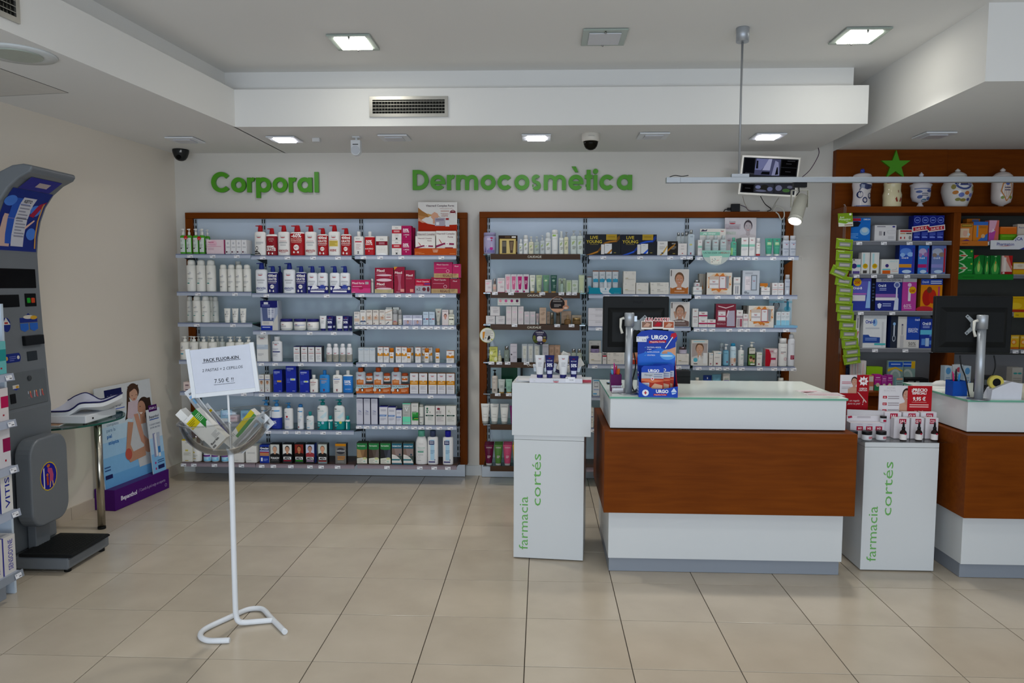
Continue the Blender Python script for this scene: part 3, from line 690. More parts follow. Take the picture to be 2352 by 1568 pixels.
# ------------------------------------------------------------ Corporal, left bay
RP=[('r',.06,.1,.94,.86,'#cdd6cf'),('n',.15,.7,.5,4,.05,'#8fa08f'),('r',.12,.27,.4,.33,'#4a4038'),('e',.3,.7,.12,.06,'#aab4ac')]
run('L1',g_pump,[(88,160),(165,),(252,),(332,)],478,'green gel bottle with white pump',style='T',pump='#e4e2dc',col='#4f9f2e',body=.74,p=3,oval=.8,dec=RP,mat='gloss')
run('L1',g_pump,[(322,385),(405,)],490,'rear green gel bottle with white pump',dy=.12,style='T',pump='#e4e2dc',col='#4f9f2e',body=.74,p=3,oval=.8,dec=RP,mat='gloss')
def sticker(key,x,y,r,txt,wh):
 zm,z0,Y,w=SH[key];p=at_y(*zp(zm,x,y),Y+.012);rr=r*ZOOM[zm][2]*Y/FPX
 m=MB();m.prism(ell(0,0,rr,rr,18),-.0015,0,'#c2232c','y');put_text(m,txt,0,rr*.2,rr*.3,'#fff',lambda x,z:(x,-.0019,z));m.box(-rr*.6,-.002,-rr*.4,rr*.6,-.0016,-rr*.25,'#eec')
 o=m.build('promo_sticker','print',None,p);tag(o,wh,'sticker')
sticker('L1',148,590,25,'','red round sticker on the first green gel bottle')
sticker('L1',320,600,25,'','red round sticker between the third and fourth green gel bottles')
run('L1',g_box,[(414,648)],618,'pale pink carton with magenta side',D=.07,col='#e3cdd2',side='#a3175c',dec=[('e',.38,.72,.2,.24,'#e6b8c6'),('t','repavar',.25,.84,.1,'#b3175f',{'b':.02,'w':.4}),('n',.06,.5,.68,2,.07,'#c9a0b0'),('r',0.03,.5,.8,.55,'#d9a8b8'),('n',.06,.4,.38,2,.09,'#c9a0b0'),('r',.96,0,1,1,'#a3175c')])
SB=[('e',.5,.76,.2,.09,'#c0c0c4'),('n',.2,.85,.5,2,.05,'#8e8e94'),('r',.1,.1,.4,.2,'#5a3040'),('n',.5,.85,.16,2,.04,'#b0b0b8')]
run('L1',g_box,[(656,722),(726,),(796,),(864,)],620,'slim white carton with grey print',D=.11,col='#e2e0e0',dec=SB)
VT=[('e',.55,.7,.12,.05,'#c9c9c9'),('n',.3,.8,.5,2,.03,'#9aa0a0'),('r',.2,.3,.48,.335,'#2f8f84'),('r',.25,.66,.5,.675,'#555'),('n',.25,.6,.42,2,.025,'#b7d0cb')]
run('L2',g_bottle,[(155,275),(288,392),(404,530)],875,'tall white bottle with teal mark',cap=(.78,.17,'#e9e7e0'),sh=.03,neck=.9,col='#e6e4dd',dec=VT,capsh='dome')
VG=[('e',.55,.68,.12,.06,'#c9c9c9'),('r',.2,.64,.45,.66,'#666'),('n',.15,.8,.45,3,.04,'#b0b0b0'),('r',.12,.2,.5,.235,'#8c8c8c')]
run('L2',g_bottle,[(583,680),(687,),(786,),(888,)],937,'squat white bottle with grey print',cap=(.8,.16,'#e9e7e0'),sh=.03,neck=.9,col='#e6e4dd',dec=VG,capsh='dome')
run('L2',g_bottle,[(782,866)],898,'rear white bottle behind the squat bottles',dy=.14,cap=(.8,.14,'#e0ded6'),sh=.03,neck=.9,col='#dedcd4')
run('L3',g_bottle,[(237,342),(350,455)],108,'white bottle with green strip',cap=(.78,.17,'#e9e7e0'),sh=.03,neck=.9,col='#e6e4dd',dec=VT,capsh='dome')
run('L3',g_bottle,[(168,244),(440,505),(495,572)],113,'rear white bottle with green strip',dy=.11,cap=(.78,.17,'#e4e2db'),sh=.03,neck=.9,col='#e0ded7',dec=VT,capsh='dome')
run('L3',g_tube,[(650,735),(752,),(853,)],268,'small white cream tube',col='#e8e6e0',cap=(.14,'#e6e4de'),dec=[('e',.5,.72,.22,.09,'#c8c8c8'),('r',.15,.46,.3,.56,'#555'),('n',.35,.9,.56,2,.05,'#aaa'),('n',.15,.8,.36,2,.06,'#b8b8b8')])
VP=[('e',.35,.72,.14,.07,'#cfcfcf'),('r',.2,.64,.4,.67,'#555'),('r',.1,.5,.6,.52,'#c08080'),('r',.1,.3,.5,.36,'#2f9ab4'),('c',.8,.55,.05,'#b03030')]
run('L4',g_pump,[(80,190),(195,308),(322,430),(435,545),(666,775),(783,893),(900,1010)],628,'white lotion bottle with white pump',style='T',pump='#e8e6e0',col='#e6e4dd',body=.77,p=2.2,oval=1.0,dec=VP)
run('L4',g_pump,[(178,262),(275,358),(408,492),(515,600),(580,662),(738,818)],624,'rear white lotion bottle with pump',dy=.13,style='T',pump='#dedcd6',col='#dcdad3',body=.77,p=2.2,oval=1.0)
run('L5',g_box,[(118,205),(215,)],1215,'pale pink soap carton',D=.09,col='#e2cdc6',dec=[('r',.25,.6,.8,.7,'#5a3a50'),('r',.25,.12,.8,.2,'#5a3a50'),('n',.25,.8,.5,2,.08,'#b8a0a0')])
run('L6',g_box,[(70,205)],385,'light blue dermatological carton left of the bowl',D=.07,col='#7fc2e0',dec=[('r',0,0,1,.35,'#e8eef2'),('t','Bepanthol',.4,.6,.2,'#1d3a6e',B)])
run('L6',g_box,[(595,700),(815,1000)],350,'sky blue carton seen through the bowl',D=.07,col='#8fc4e6',dec=[('r',.1,0,.9,.3,'#e8eef2'),('n',.2,.8,.7,3,.1,'#3a6eb0')])
run('L6',g_box,[(704,810)],420,'pale pink carton seen through the bowl',D=.07,col='#e6ccd2',dec=[('n',.2,.8,.7,3,.12,'#b08090')])
run('L7',g_box,[(96,230)],725,'white carton with yellow top',D=.075,col='#e4e2d8',top='#d8b820',side='#d9d6c6',dec=[('r',0,.96,1,1,'#d8b820'),('r',.35,.85,.65,.865,'#8a8a80'),('r',.32,.48,.6,.55,'#d8c860'),('n',.15,.85,.4,4,.035,'#b8b4a4'),('r',.28,.04,.6,.07,'#c8b040')])
run('L7',g_bottle,[(244,350)],780,'white cylindrical bottle with yellow mark',cap=(.8,.16,'#e6e4de'),sh=.04,neck=.8,col='#e6e4de',dec=[('r',.1,.6,.35,.7,'#d8c060'),('n',.1,.7,.45,3,.05,'#b8b8a8'),('r',.1,.2,.5,.24,'#c8b040')])
run('L7',g_jar,[(379,480),(482,),(610,708)],862,'white plastic tub with sky blue band',col='#e6e8ea',lid=(.28,'#e4e4e4',.92),dec=[('r',0,.12,1,.6,'#7cc4e4'),('r',.05,.66,.95,.9,'#6a3a8a'),('n',.15,.8,.45,2,.12,'#dff0f8')])
run('L7',g_box,[(752,892),(906,1070)],805,'plain white carton with fine grey print',D=.11,col='#dfdcd6',dec=[('n',.15,.85,.6,2,.05,'#a8a8a8'),('c',.14,.12,.06,'#b0b0b0'),('c',.14,.12,.045,'#dfdcd6'),('r',.24,.11,.5,.13,'#b0b0b0')])
# ------------------------------------------------------------ Corporal, middle bay
RED='#a5161d';EH=lambda word,c:[('eu',.48,.8,.5),('n',.15,.85,.55,2,.035,'#8d8d92'),('n',.25,.75,.45,2,.04,'#b0b0b4'),('t',word,.5,.2,.085,c,{'b':.03,'w':.82}),('r',.28,.11,.72,.125,c)]
def gratis(c,l1='400ml',l2='GRATIS',l3='DE HIDRATACIÓN'):
 return[('t',l1,.5,.83,.12,'#f4f0ea',{'b':.03,'w':.85}),('t',l2,.5,.67,.11,'#f4f0ea',{'b':.02,'w':.85}),('t',l3,.5,.55,.05,'#f4f0ea',{'b':.02,'w':.86}),('r',.12,.47,.88,.485,'#d8c8c8'),('c',.5,.31,.2,'#f2eee8'),('t','Nº1',.5,.31,.085,c,{'b':.02,'w':.3}),('r',.2,.06,.33,.15,'#f2eee8'),('r',.24,.15,.29,.18,'#f2eee8'),('t','+',.45,.1,.05,'#f2eee8'),('r',.56,.06,.68,.13,'#f2eee8'),('r',.6,.13,.64,.16,'#f2eee8')]
run('M1',g_pump,[(1037,1182)],433,'white lotion bottle with red pump and savings flash',col=WH,pump=RED,body=.79,dec=[('eu',.45,.8,.5),('n',.15,.85,.55,3,.04,'#9a9aa0'),('p',[(0,0),(.62,0),(.62,.06),(.3,.2),(0,.2)],'#33302e'),('e',.25,.3,.13,.09,'#33302e'),('e',.25,.3,.09,.06,'#e8e4de'),('t','PACK',.24,.12,.045,'#f4f0ea',B),('t','AHORRO',.3,.04,.045,'#f4f0ea',B)])
run('M1',g_pump,[(1187,1330)],470,'dark red wrapped bottle reading 400ML GRATIS',col='#8c1420',pump=RED,body=.78,bands=((.9,'#ece8e2'),),dec=[('t','CUIDADO',.5,.8,.04,'#e8c8c0',{'w':.6}),('t','INTENSIVO',.5,.73,.04,'#e8c8c0',{'w':.6}),('t','LA PIEL',.5,.66,.04,'#e8c8c0',{'w':.6}),('t','400ML',.45,.41,.1,'#f4f0ea',BB),('t','GRATIS',.47,.28,.12,'#f4f0ea',BB),('r',.2,.05,.33,.15,'#f2eee8'),('t','+',.45,.1,.05,'#f2eee8'),('r',.56,.05,.68,.13,'#f2eee8')])
run('M1',g_pump,[(1336,1488),(1682,1836)],433,'white lotion bottle with red pump',col=WH,pump=RED,body=.79,dec=EH('HIDRATACIÓN','#a02028')+[('r',.2,.6,.8,.612,'#c06060')])
run('M1',g_pump,[(1492,1678)],433,'big red wrapped bottle reading -60%',col='#a5161d',pump=RED,body=.78,oval=.5,bands=((.93,'#ece8e2'),),dec=[('t','-60%',.48,.84,.15,'#f4f0ea',{'b':.03,'w':.75}),('t','EN LA 2ª UNIDAD',.48,.7,.055,'#f4d0c0',{'b':.015,'w':.78}),('t','DE HIDRATACIÓN',.48,.62,.055,'#f4d0c0',{'b':.015,'w':.78}),('r',.12,.54,.84,.555,'#e8c0b0'),('c',.48,.34,.2,'#f2eee8'),('t','Nº1',.48,.34,.085,'#a5161d',{'b':.02,'w':.3}),('r',.25,.1,.36,.18,'#f2eee8'),('t','+',.46,.13,.04,'#f2eee8'),('r',.55,.1,.66,.18,'#f2eee8')])
run('M1',g_pump,[(1847,1984),(2142,2288)],470,'red wrapped bottle reading 400ml GRATIS',col='#a5161d',pump=RED,body=.78,bands=((.93,'#ece8e2'),),dec=gratis('#a5161d'))
run('M1',g_pump,[(1987,2138)],430,'white bottle with red pump and yellow label',col=WH,pump=RED,body=.79,dec=[('eu',.48,.8,.5),('r',.08,.38,.86,.62,'#d8c060'),('n',.14,.8,.57,4,.05,'#a08830'),('r',.15,.65,.8,.662,'#c06060'),('t','HIGIENE',.42,.22,.085,'#a02028',{'b':.03,'w':.6})])
NV='#23256b'
run('M2',g_pump,[(1048,1200),(1406,1560)],915,'white lotion bottle with blue pump',col=WC,pump='#22307e',body=.79,dec=EH('HIDRATACIÓN','#3a4a86'))
run('M2',g_pump,[(1204,1340),(1568,1704)],957,'navy wrapped bottle reading 400ml GRATIS',col=NV,pump='#22307e',body=.78,bands=((.95,'#e6e8ee'),),dec=gratis(NV))
run('M2',g_pump,[(1340,1402)],957,'rear navy bottle behind the 400ml pack',dy=.12,col=NV,pump='#22307e',body=.78)
def twin(key,x0,x1,x2,ytop,desc):
 os=run(key,g_pump,[(x0,x1),(x1,x2)],ytop,'twin pack white bottle with blue pump',col=WC,pump='#22307e',body=.76,d=-1,oval=.7,dec=[('eu',.5,.82,.5),('n',.15,.85,.58,2,.05,'#9a9aa0'),('n',.25,.75,.46,2,.05,'#b0b0b4')])
 run(key,g_box,[(x0+2,x2)],1212,'navy card sleeve around twin pump bottles',dy=.004,name='pack_sleeve',D=.012,col=NV,dec=[('p',[(.15,.55),(.3,1.25),(.42,1.0),(.55,.72),(.45,.62)],'#e8e8ee'),('e',.72,.82,.14,.32,'#3a4a9c'),('t','REPARACIÓN HIDRATACIÓN',.5,.56,.16,'#d8dcf0',{'w':.7}),('r',.13,.16,.82,.38,'#e6e6ea'),('e',.06,.66,.05,.2,'#d8dae4'),('e',.93,.66,.06,.22,'#d8d4c8')])
twin('M2',1715,1845,1980,957,'');twin('M2',2003,2132,2267,957,'')
run('M3',g_box,[(1106,1330)],170,'clear gift box with navy top and foot',D=.09,col='#a3acc0',side='#b8bcc8',dec=[('r',0,.77,.98,1,NV),('r',.2,.88,.45,.95,'#d8d8e0'),('n',.1,.55,.85,2,.04,'#8890c0'),('p',[(.08,.77),(.9,.77),(.72,.28),(.14,.28)],'#56628c'),('p',[(.4,.75),(.88,.75),(.78,.42),(.42,.42)],'#b8bccc'),('n',.45,.75,.66,3,.06,'#7a82a0'),('p',[(.58,.76),(.64,.76),(.62,.36),(.58,.36)],'#e6eaf2'),('r',.08,.16,.72,.31,'#d6d2cc'),('n',.14,.5,.26,2,.05,'#9a9aa0'),('r',.02,0,.68,.16,'#25389a'),('n',.1,.55,.09,1,.06,'#c8d0f0'),('p',[(.68,0),(1,0),(1,.55),(.7,.22)],'#c8c6c0')],mat='gloss')
JD=[('eu',.3,.72,.25),('n',.08,.6,.5,2,.1,'#9a9aa0'),('r',.03,.2,.97,.24,'#b8bcc4')]
run('M3',g_jar,[(1362,1515),(1702,1857)],403,'white cream jar with navy lid',col=WH,lid=(.23,'#26266c',1.02),dec=JD)
run('M3',g_jar,[(1534,1690)],403,'white cream jar with navy lid and blue line',col=WH,lid=(.23,'#26266c',1.02),dec=JD+[('r',.02,.58,.98,.62,'#4a6ac0')])
TW=[('eu',.5,.85,.55),('n',.2,.8,.6,4,.06,'#b0b0b4')];TN=[('eu',.5,.88,.5),('t','RESTORE',.5,.72,.07,'#c8cce4'),('t','50%',.5,.5,.17,'#e8eaf4',{'b':.03}),('r',.1,.04,.9,.2,'#c8cce0')]
run('M3',g_tube,[(1876,1966),(2096,2170)],365,'white hand cream tube with navy cap',col='#dfe0e2',cap=(.14,NV),dec=TW)
run('M3',g_tube,[(1968,2056),(2173,2255)],362,'navy hand cream tube reading 50%',col='#20225e',cap=(.14,'#2a2a78'),dec=TN)
run('M3',g_tube,[(2040,2092),(2245,2308)],366,'rear navy hand cream tube',dy=.1,col='#20225e',cap=(.14,'#2a2a78'),dec=[('r',.1,.04,.9,.2,'#c8cce0')])
run('M4',g_box,[(1058,1205)],602,'tall white carton with pale blue band',D=.06,col='#dfdfdd',side='#b8b6b0',dec=[('t','Eucerin',.47,.9,.055,'#2c2c34',{'b':.01,'w':.72}),('e',.47,.845,.2,.012,'#a82030'),('r',0,.45,1,.62,'#b6c2d0'),('n',.1,.7,.6,2,.04,'#d8e0e8'),('n',.1,.6,.28,3,.03,'#b0b0b4')])
run('M4',g_bottle,[(1263,1393)],628,'white bottle with navy stripe and white cap',oval=.6,p=2.6,cap=(.56,.18,'#e4e4e6'),sh=.07,neck=.6,col='#dfe0e4',dec=[('t','Eucerin',.45,.9,.07,'#2c2c34',{'w':.66}),('e',.45,.82,.18,.015,'#a82030'),('n',.1,.7,.62,3,.035,'#9a9ab0'),('r',.08,.45,.86,.5,'#23286c'),('n',.1,.6,.38,4,.04,'#b0b0b8')])
run('M4',g_box,[(1534,1615),(1630,),(1721,),(1814,)],757,'white carton with navy lid and red line',D=.075,col='#dededf',top='#22245c',side='#4a4a52',dec=[('r',0,.96,1,1,'#22245c'),('eu',.5,.84,.55),('r',.1,.54,.9,.57,'#b04040'),('n',.12,.85,.64,1,.05,'#9a9aa0'),('n',.2,.8,.4,5,.06,'#b8b8bc')])
run('M4',g_can,[(1958,2035),(2043,),(2132,),(2218,)],720,'white and silver deodorant spray',col='#a7a49c',bands=((.52,'#e2e2e6'),),cap=(.2,'#e0e0e4',.7),sh=.2,dec=[('eu',.5,.64,.6),('n',.2,.8,.4,4,.07,'#8a867c')])
MEN=('f',.1,.2,.9,.62,'#d8c8b8','#c8906a','#3a2a20','#e0e0e0')
run('M5',g_box,[(1088,1154),(1158,1236)],1122,'white carton with small portrait',D=.075,col='#dcdad8',side='#a89c90',dec=[('t','ISDIN',.5,.87,.05,'#444'),('r',0,.7,1,.74,'#4a6ab0'),('f',.12,.32,.88,.68,'#c8b8a8','#b9805e','#33241c','#ccc'),('n',.15,.8,.25,2,.05,'#b0b0b0'),('r',.4,.09,.65,.13,'#8a2030')])
BLU='#2433a0'
def blue_box(x0,x1,yt,mk):
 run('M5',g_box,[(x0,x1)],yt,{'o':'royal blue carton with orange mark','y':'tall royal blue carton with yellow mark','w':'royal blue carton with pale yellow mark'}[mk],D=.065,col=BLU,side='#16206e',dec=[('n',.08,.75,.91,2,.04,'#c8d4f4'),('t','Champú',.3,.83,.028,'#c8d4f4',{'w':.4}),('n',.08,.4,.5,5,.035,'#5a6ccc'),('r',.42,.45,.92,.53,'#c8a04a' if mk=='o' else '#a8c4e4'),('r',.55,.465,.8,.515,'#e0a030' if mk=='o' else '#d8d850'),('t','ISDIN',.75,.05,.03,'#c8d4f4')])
blue_box(1273,1386,1060,'o');blue_box(1434,1568,1010,'y');blue_box(1612,1735,1066,'w')
run('M5',g_box,[(1392,1425)],1062,'rear royal blue carton with orange mark',dy=.09,D=.06,col=BLU,dec=[('r',.1,.45,.9,.53,'#c8a04a')])
IS=lambda c:[('t','ISDIN',.45,.86,.05,'#555',{'w':.5}),('r',.1,.74,.82,.78,c),('n',.2,.75,.64,3,.06,'#b8a8a8'),('p',[(.35,.08),(.45,.14),(.35,.2),(.6,.2),(.5,.14),(.6,.08)],'#7a2030')]
run('M5',g_bottle,[(1751,1857)],1120,'small white shampoo bottle with red line',oval=.55,p=3,cap=(.38,.24,'#e8e6e2'),sh=.1,neck=.42,col=WH,dec=IS('#a03040'))
run('M5',g_bottle,[(1875,2005)],1060,'bright blue shampoo bottle with orange line',oval=.55,p=3,cap=(.34,.2,'#2f80c8'),sh=.1,neck=.4,col='#2f86cf',dec=IS('#c08040'))
run('M5',g_bottle,[(2045,2168)],1062,'white shampoo bottle with blue line',oval=.55,p=3,cap=(.36,.2,'#e8e6e2'),sh=.1,neck=.42,col=WH,dec=IS('#4a7ac8'))
run('M5',g_bottle,[(2175,2304)],1062,'blue wrapped bottle reading 50% GRATIS',oval=.55,p=3,cap=(.34,.2,'#e4e4e2'),sh=.1,neck=.4,col='#2575c6',bands=((.93,'#e6e6e4'),),dec=[('t','50%',.5,.62,.15,'#eef2f8',{'b':.03}),('t','GRATIS',.52,.47,.075,'#eef2f8',B),('t','AHORRO',.55,.2,.055,'#c8dcf0')])
NT=[('r',.1,.8,.4,.83,'#555'),('r',.4,.79,.9,.84,'#5aa0d8')]
run('M6',g_pump,[(1112,1243)],215,'blue and white pump bottle nearest the bowl',style='T',pump='#3d86bf',col='#26389a',bands=((.5,'#dfe3e8'),),body=.79,p=2.4,oval=.9,sh=.06,dec=NT)
run('M6',g_pump,[(1246,1380)],218,'blue and white pump bottle reading 60%',style='T',pump='#3d86bf',col='#26389a',bands=((.5,'#dfe3e8'),),body=.79,p=2.4,oval=.9,sh=.06,dec=NT+[('t','60%',.3,.32,.12,'#e8ecf4',{'b':.02,'w':.6}),('n',.1,.6,.2,2,.03,'#6a7cc0')])
run('M6',g_pump,[(1417,1530)],248,'white lotion bottle with blue pump and red seal',style='T',pump='#3d86bf',col='#e2e2e2',body=.8,p=2.4,oval=.8,dec=[('r',.1,.79,.35,.81,'#7a8aa0'),('c',.4,.6,.12,'#b02838'),('n',.2,.7,.5,2,.04,'#4a6ab0'),('r',.25,.1,.6,.12,'#8a9cc8')])
run('M6',g_can,[(1587,1668)],265,'white spray can with blue cap',col='#e4e6e8',cap=(.12,'#3576b4',.68),sh=.12,dec=NT+[('c',.7,.58,.12,'#b8d4ec'),('n',.2,.7,.45,3,.06,'#b8c4d0'),('r',.15,.08,.4,.13,'#8a2030')])
run('M6',g_bottle,[(1706,1804)],360,'small white bottle with teal cap',oval=.6,p=2.4,cap=(.4,.22,'#1f8c8c'),sh=.2,neck=.42,col='#e0e2e2',dec=[('r',.08,.72,.35,.76,'#555'),('t','Germisdin',.4,.64,.06,'#2f9a9a',{'w':.7}),('p',[(.5,.4),(.95,.62),(.8,.3)],'#c8e0e0'),('r',.12,.12,.5,.16,'#4aa0c8')])
TL=[('r',.06,.83,.3,.86,'#444'),('t','Germisdin',.4,.77,.04,'#1f8c8c',{'w':.7}),('p',[(.3,.5),(.95,.74),(.9,.55),(.6,.45)],'#c4dce4'),('r',.06,.25,.3,.28,'#dff'),('n',.06,.4,.2,3,.03,'#8fd0d0'),('r',.1,.06,.25,.1,'#7a2030')]
run('M6',g_pump,[(1840,1980)],207,'big teal and white pump bottle, blue badge',style='T',pump='#1a7f7f',col='#0f8585',bands=((.34,'#dfe2e2'),),body=.82,p=2.4,oval=.7,sh=.2,dec=TL+[('c',.58,.28,.13,'#a8c8e0')])
run('M6',g_pump,[(2058,2197)],207,'big teal and white pump bottle, yellow badge',style='T',pump='#1a7f7f',col='#0f8585',bands=((.34,'#dfe2e2'),),body=.82,p=2.4,oval=.7,sh=.2,dec=TL+[('c',.66,.3,.13,'#c8cc60')])
run('M6',g_bottle,[(1981,2046),(2203,2270)],415,'tiny teal bottle reading GRATIS sideways',cap=(.6,.26,'#1f8c8c'),sh=.15,neck=.5,col='#0f7c7c',bands=((.84,'#dfe2e2'),),dec=[('r',.3,.1,.5,.75,'#d8e8e8')])
HAIR=[('#c8cac4','#d0a080','#8a8c90','#222'),('#dcdcd8','#c8987a','#3a342f','#1c1c20'),('#8a3028','#b87a50','#3a2820','#2a1c1a'),('#c0c8e0','#c08c7a','#5a463a','#9a3a40'),('#c0c8c0','#d8a080','#8a6a50','#222')]
run('M7',g_box,[(1098,1220)],797,'blue hair carton with comb stripes',D=.06,col='#20399a',side='#e0e0e0',dec=[('r',.02,.74,.98,.92,'#28283c'),('t','Grecian',.5,.83,.12,'#e8ecf4',BB),('r',.02,.66,.98,.7,'#e8e8e8'),('r',.02,.58,.98,.62,'#c03038'),('r',.02,.4,.98,.58,'#b88058'),('r',.12,.1,.3,.3,'#e8ecf4'),('n',.4,.85,.22,3,.05,'#8a9ce0')])
for i,(x0,x1)in enumerate(((1231,1356),(1391,1516),(1546,1665),(1687,1804),(1846,1967))):
 bg,sk,hr,cl=HAIR[i]
 run('M7',g_box,[(x0,x1)],779,('black hair dye carton, grey haired man','black hair dye carton, dark haired man','maroon hair dye carton with green strip','blue edged hair dye carton, smiling man','silver hair dye carton, fair haired man')[i],D=.06,col='#1d1f20' if i!=4 else '#6a6c68',side='#151515' if i!=3 else '#24388c',dec=[('f',.04,.32,.96,.97,bg,sk,hr,cl),('r',.04,.17,.96,.33,'#18181a'),('r',.1,.2,.9,.34,'#e6e6e6')if i else('r',.2,.2,.85,.22,'#888'),('t','MEN' if i else 'TOUCH',.5,.27,.1,'#111' if i else '#ddd',{'b':.04,'s':.2}),('r',.1,.11,.9,.16,('#5a5a5a','#a03040','#3a9a3a','#c0a0c0','#a04040')[i]),('r',.06,.02,.94,.08,'#8a9aa0' if i==4 else '#3a3a3c')])
run('M7',g_box,[(2070,2210)],777,'grey and gold tint carton',D=.06,col='#6f6c68',side='#23211f',dec=[('r',.0,.88,1,1,'#c07e1c'),('e',.5,.64,.4,.16,'#3a3a40'),('t','CONTROLGX',.5,.65,.08,'#d8d8d8',{'b':.02,'w':.8}),('r',.2,.33,.9,.38,'#b87a3a'),('r',.2,.26,.9,.3,'#b87a3a'),('r',.2,.2,.8,.23,'#d89030'),('n',.2,.8,.12,2,.04,'#9a9690')],mat='gloss')
# ------------------------------------------------------------ Corporal, right bay
run('R1',g_bottle,[(411,539)],515,'white lotion bottle with red strip',oval=.55,p=3,cap=(.34,.2,'#e6e4e0'),sh=.08,neck=.4,col='#e2e0dc',dec=[('t','ISDIN',.45,.87,.06,'#666',{'w':.4}),('r',.15,.68,.85,.74,'#b8283c'),('n',.25,.75,.55,4,.08,'#c8a8ac'),('p',[(.35,.08),(.45,.14),(.35,.2),(.6,.2),(.5,.14),(.6,.08)],'#55505a')])
run('R1',g_bottle,[(550,684)],515,'red wrapped bottle reading 50% GRATIS',oval=.55,p=3,cap=(.3,.2,'#e6e4e0'),sh=.06,neck=.4,col='#b0141c',bands=((.95,'#e4e0dc'),),dec=[('t','50%',.45,.72,.15,'#f4ece8',{'b':.03,'w':.6}),('t','GRATIS',.45,.58,.08,'#f4ece8',B),('t','AHORRO',.45,.34,.075,'#f0d8d4',B),('r',.4,.2,.5,.24,'#e8c8c4')])
run('R1',g_box,[(690,840)],572,'white carton with dark red band',D=.07,col='#dedbd6',dec=[('t','ISDIN',.5,.84,.05,'#555',{'w':.3}),('r',0,.52,1,.73,'#7e1426'),('n',.25,.75,.64,2,.06,'#d8a8b0'),('c',.25,.3,.06,'#b8b0ac'),('c',.25,.3,.05,'#dedbd6'),('c',.5,.3,.06,'#b8b0ac'),('c',.5,.3,.05,'#dedbd6'),('c',.74,.3,.06,'#b8b0ac'),('c',.74,.3,.05,'#dedbd6'),('e',.5,.03,.4,.08,'#ececec')])
A_=[('t','ISDIN',.5,.86,.07,'#555',{'w':.3}),('r',0,.48,1,.74,'#b02030'),('n',.2,.8,.64,2,.07,'#f0d8d4'),('n',.3,.7,.36,2,.08,'#c0b8b4'),('p',[(.35,.06),(.45,.12),(.35,.18),(.65,.18),(.55,.12),(.65,.06)],'#444')]
M_=[('t','50%',.42,.72,.16,'#f4e8ee',{'b':.03,'w':.6}),('t','GRATIS',.45,.58,.09,'#f4e8ee',B),('t','2 MESES',.48,.38,.08,'#f0d8e4',{'b':.01,'w':.6}),('r',.42,.2,.5,.28,'#e8c8d8')]
run('R1',g_box,[(895,1019)],628,'lower white ampoule carton with red band',D=.07,col='#dedad6',dec=A_);run('R1',g_box,[(895,1019)],440,'upper white ampoule carton with red band',base=626,D=.07,col='#dedad6',dec=A_)
run('R1',g_box,[(1021,1147)],628,'lower magenta carton reading 50% GRATIS',D=.07,col='#a71a55',side='#8a1040',dec=M_);run('R1',g_box,[(1021,1147)],438,'upper magenta carton reading 50% GRATIS',base=626,D=.07,col='#a71a55',side='#8a1040',dec=M_)
run('R1',g_box,[(1120,1182)],462,'tall rear magenta carton beside the 50% cartons',dy=.1,D=.07,col='#9a1444')
VC=lambda two:[('t','Vitacrecil Complex',.48,.88,.075,'#6a2438',{'b':.012,'w':.92}),('t','Forte',.72,.74 if two else .72,.075,'#6a2438',{'b':.012,'w':.3}),('p',[(.12,.66),(.2,.6),(.3,.45),(.25,.46)],'#b04030'),('p',[(0,.36),(.4,.48),(.9,.46),(.9,.38),(.4,.4),(0,.26)],'#8a2850'),('c',.56,.44,.1,'#e8e4e0'),('t','180',.56,.44,.05,'#8a5060',{'w':.12})]
run('R1',g_box,[(1218,1462)],510,'rear left hair supplement carton in orange tray',dy=.1,zbase=SH['R1'][1]+.014,D=.06,col='#dfdcd6',dec=VC(0))
run('R1',g_box,[(1464,1722)],505,'right hair supplement carton in orange tray',dy=.05,zbase=SH['R1'][1]+.014,D=.1,col='#dfdcd6',side='#d0b8a8',dec=VC(1)+[('p',[(.38,.08),(.44,.3),(.4,.08)],'#c05020'),('r',.45,.12,.85,.28,'#8a1c38')])
run('R1',g_box,[(1198,1452)],572,'front left hair supplement carton in orange tray',dy=.03,zbase=SH['R1'][1]+.014,D=.06,col='#dfdcd6',dec=VC(1))
run('R1',g_box,[(1186,1726)],728,'orange cardboard display tray',dy=.003,name='display_tray',cat='tray',D=.012,col='#b04a18',dec=[('t','Tratamiento',.5,.82,.12,'#f0dcc0',{'w':.15}),('t','completo',.5,.65,.14,'#f0dcc0',{'b':.02,'w':.16}),('t','anticaída',.5,.48,.12,'#f0dcc0',{'b':.02,'w':.16}),('r',.84,.2,.98,.25,'#d89860'),('r',.06,.2,.24,.26,'#d89860'),('p',[(0,0),(.2,.45),(.02,.5)],'#c46030')])
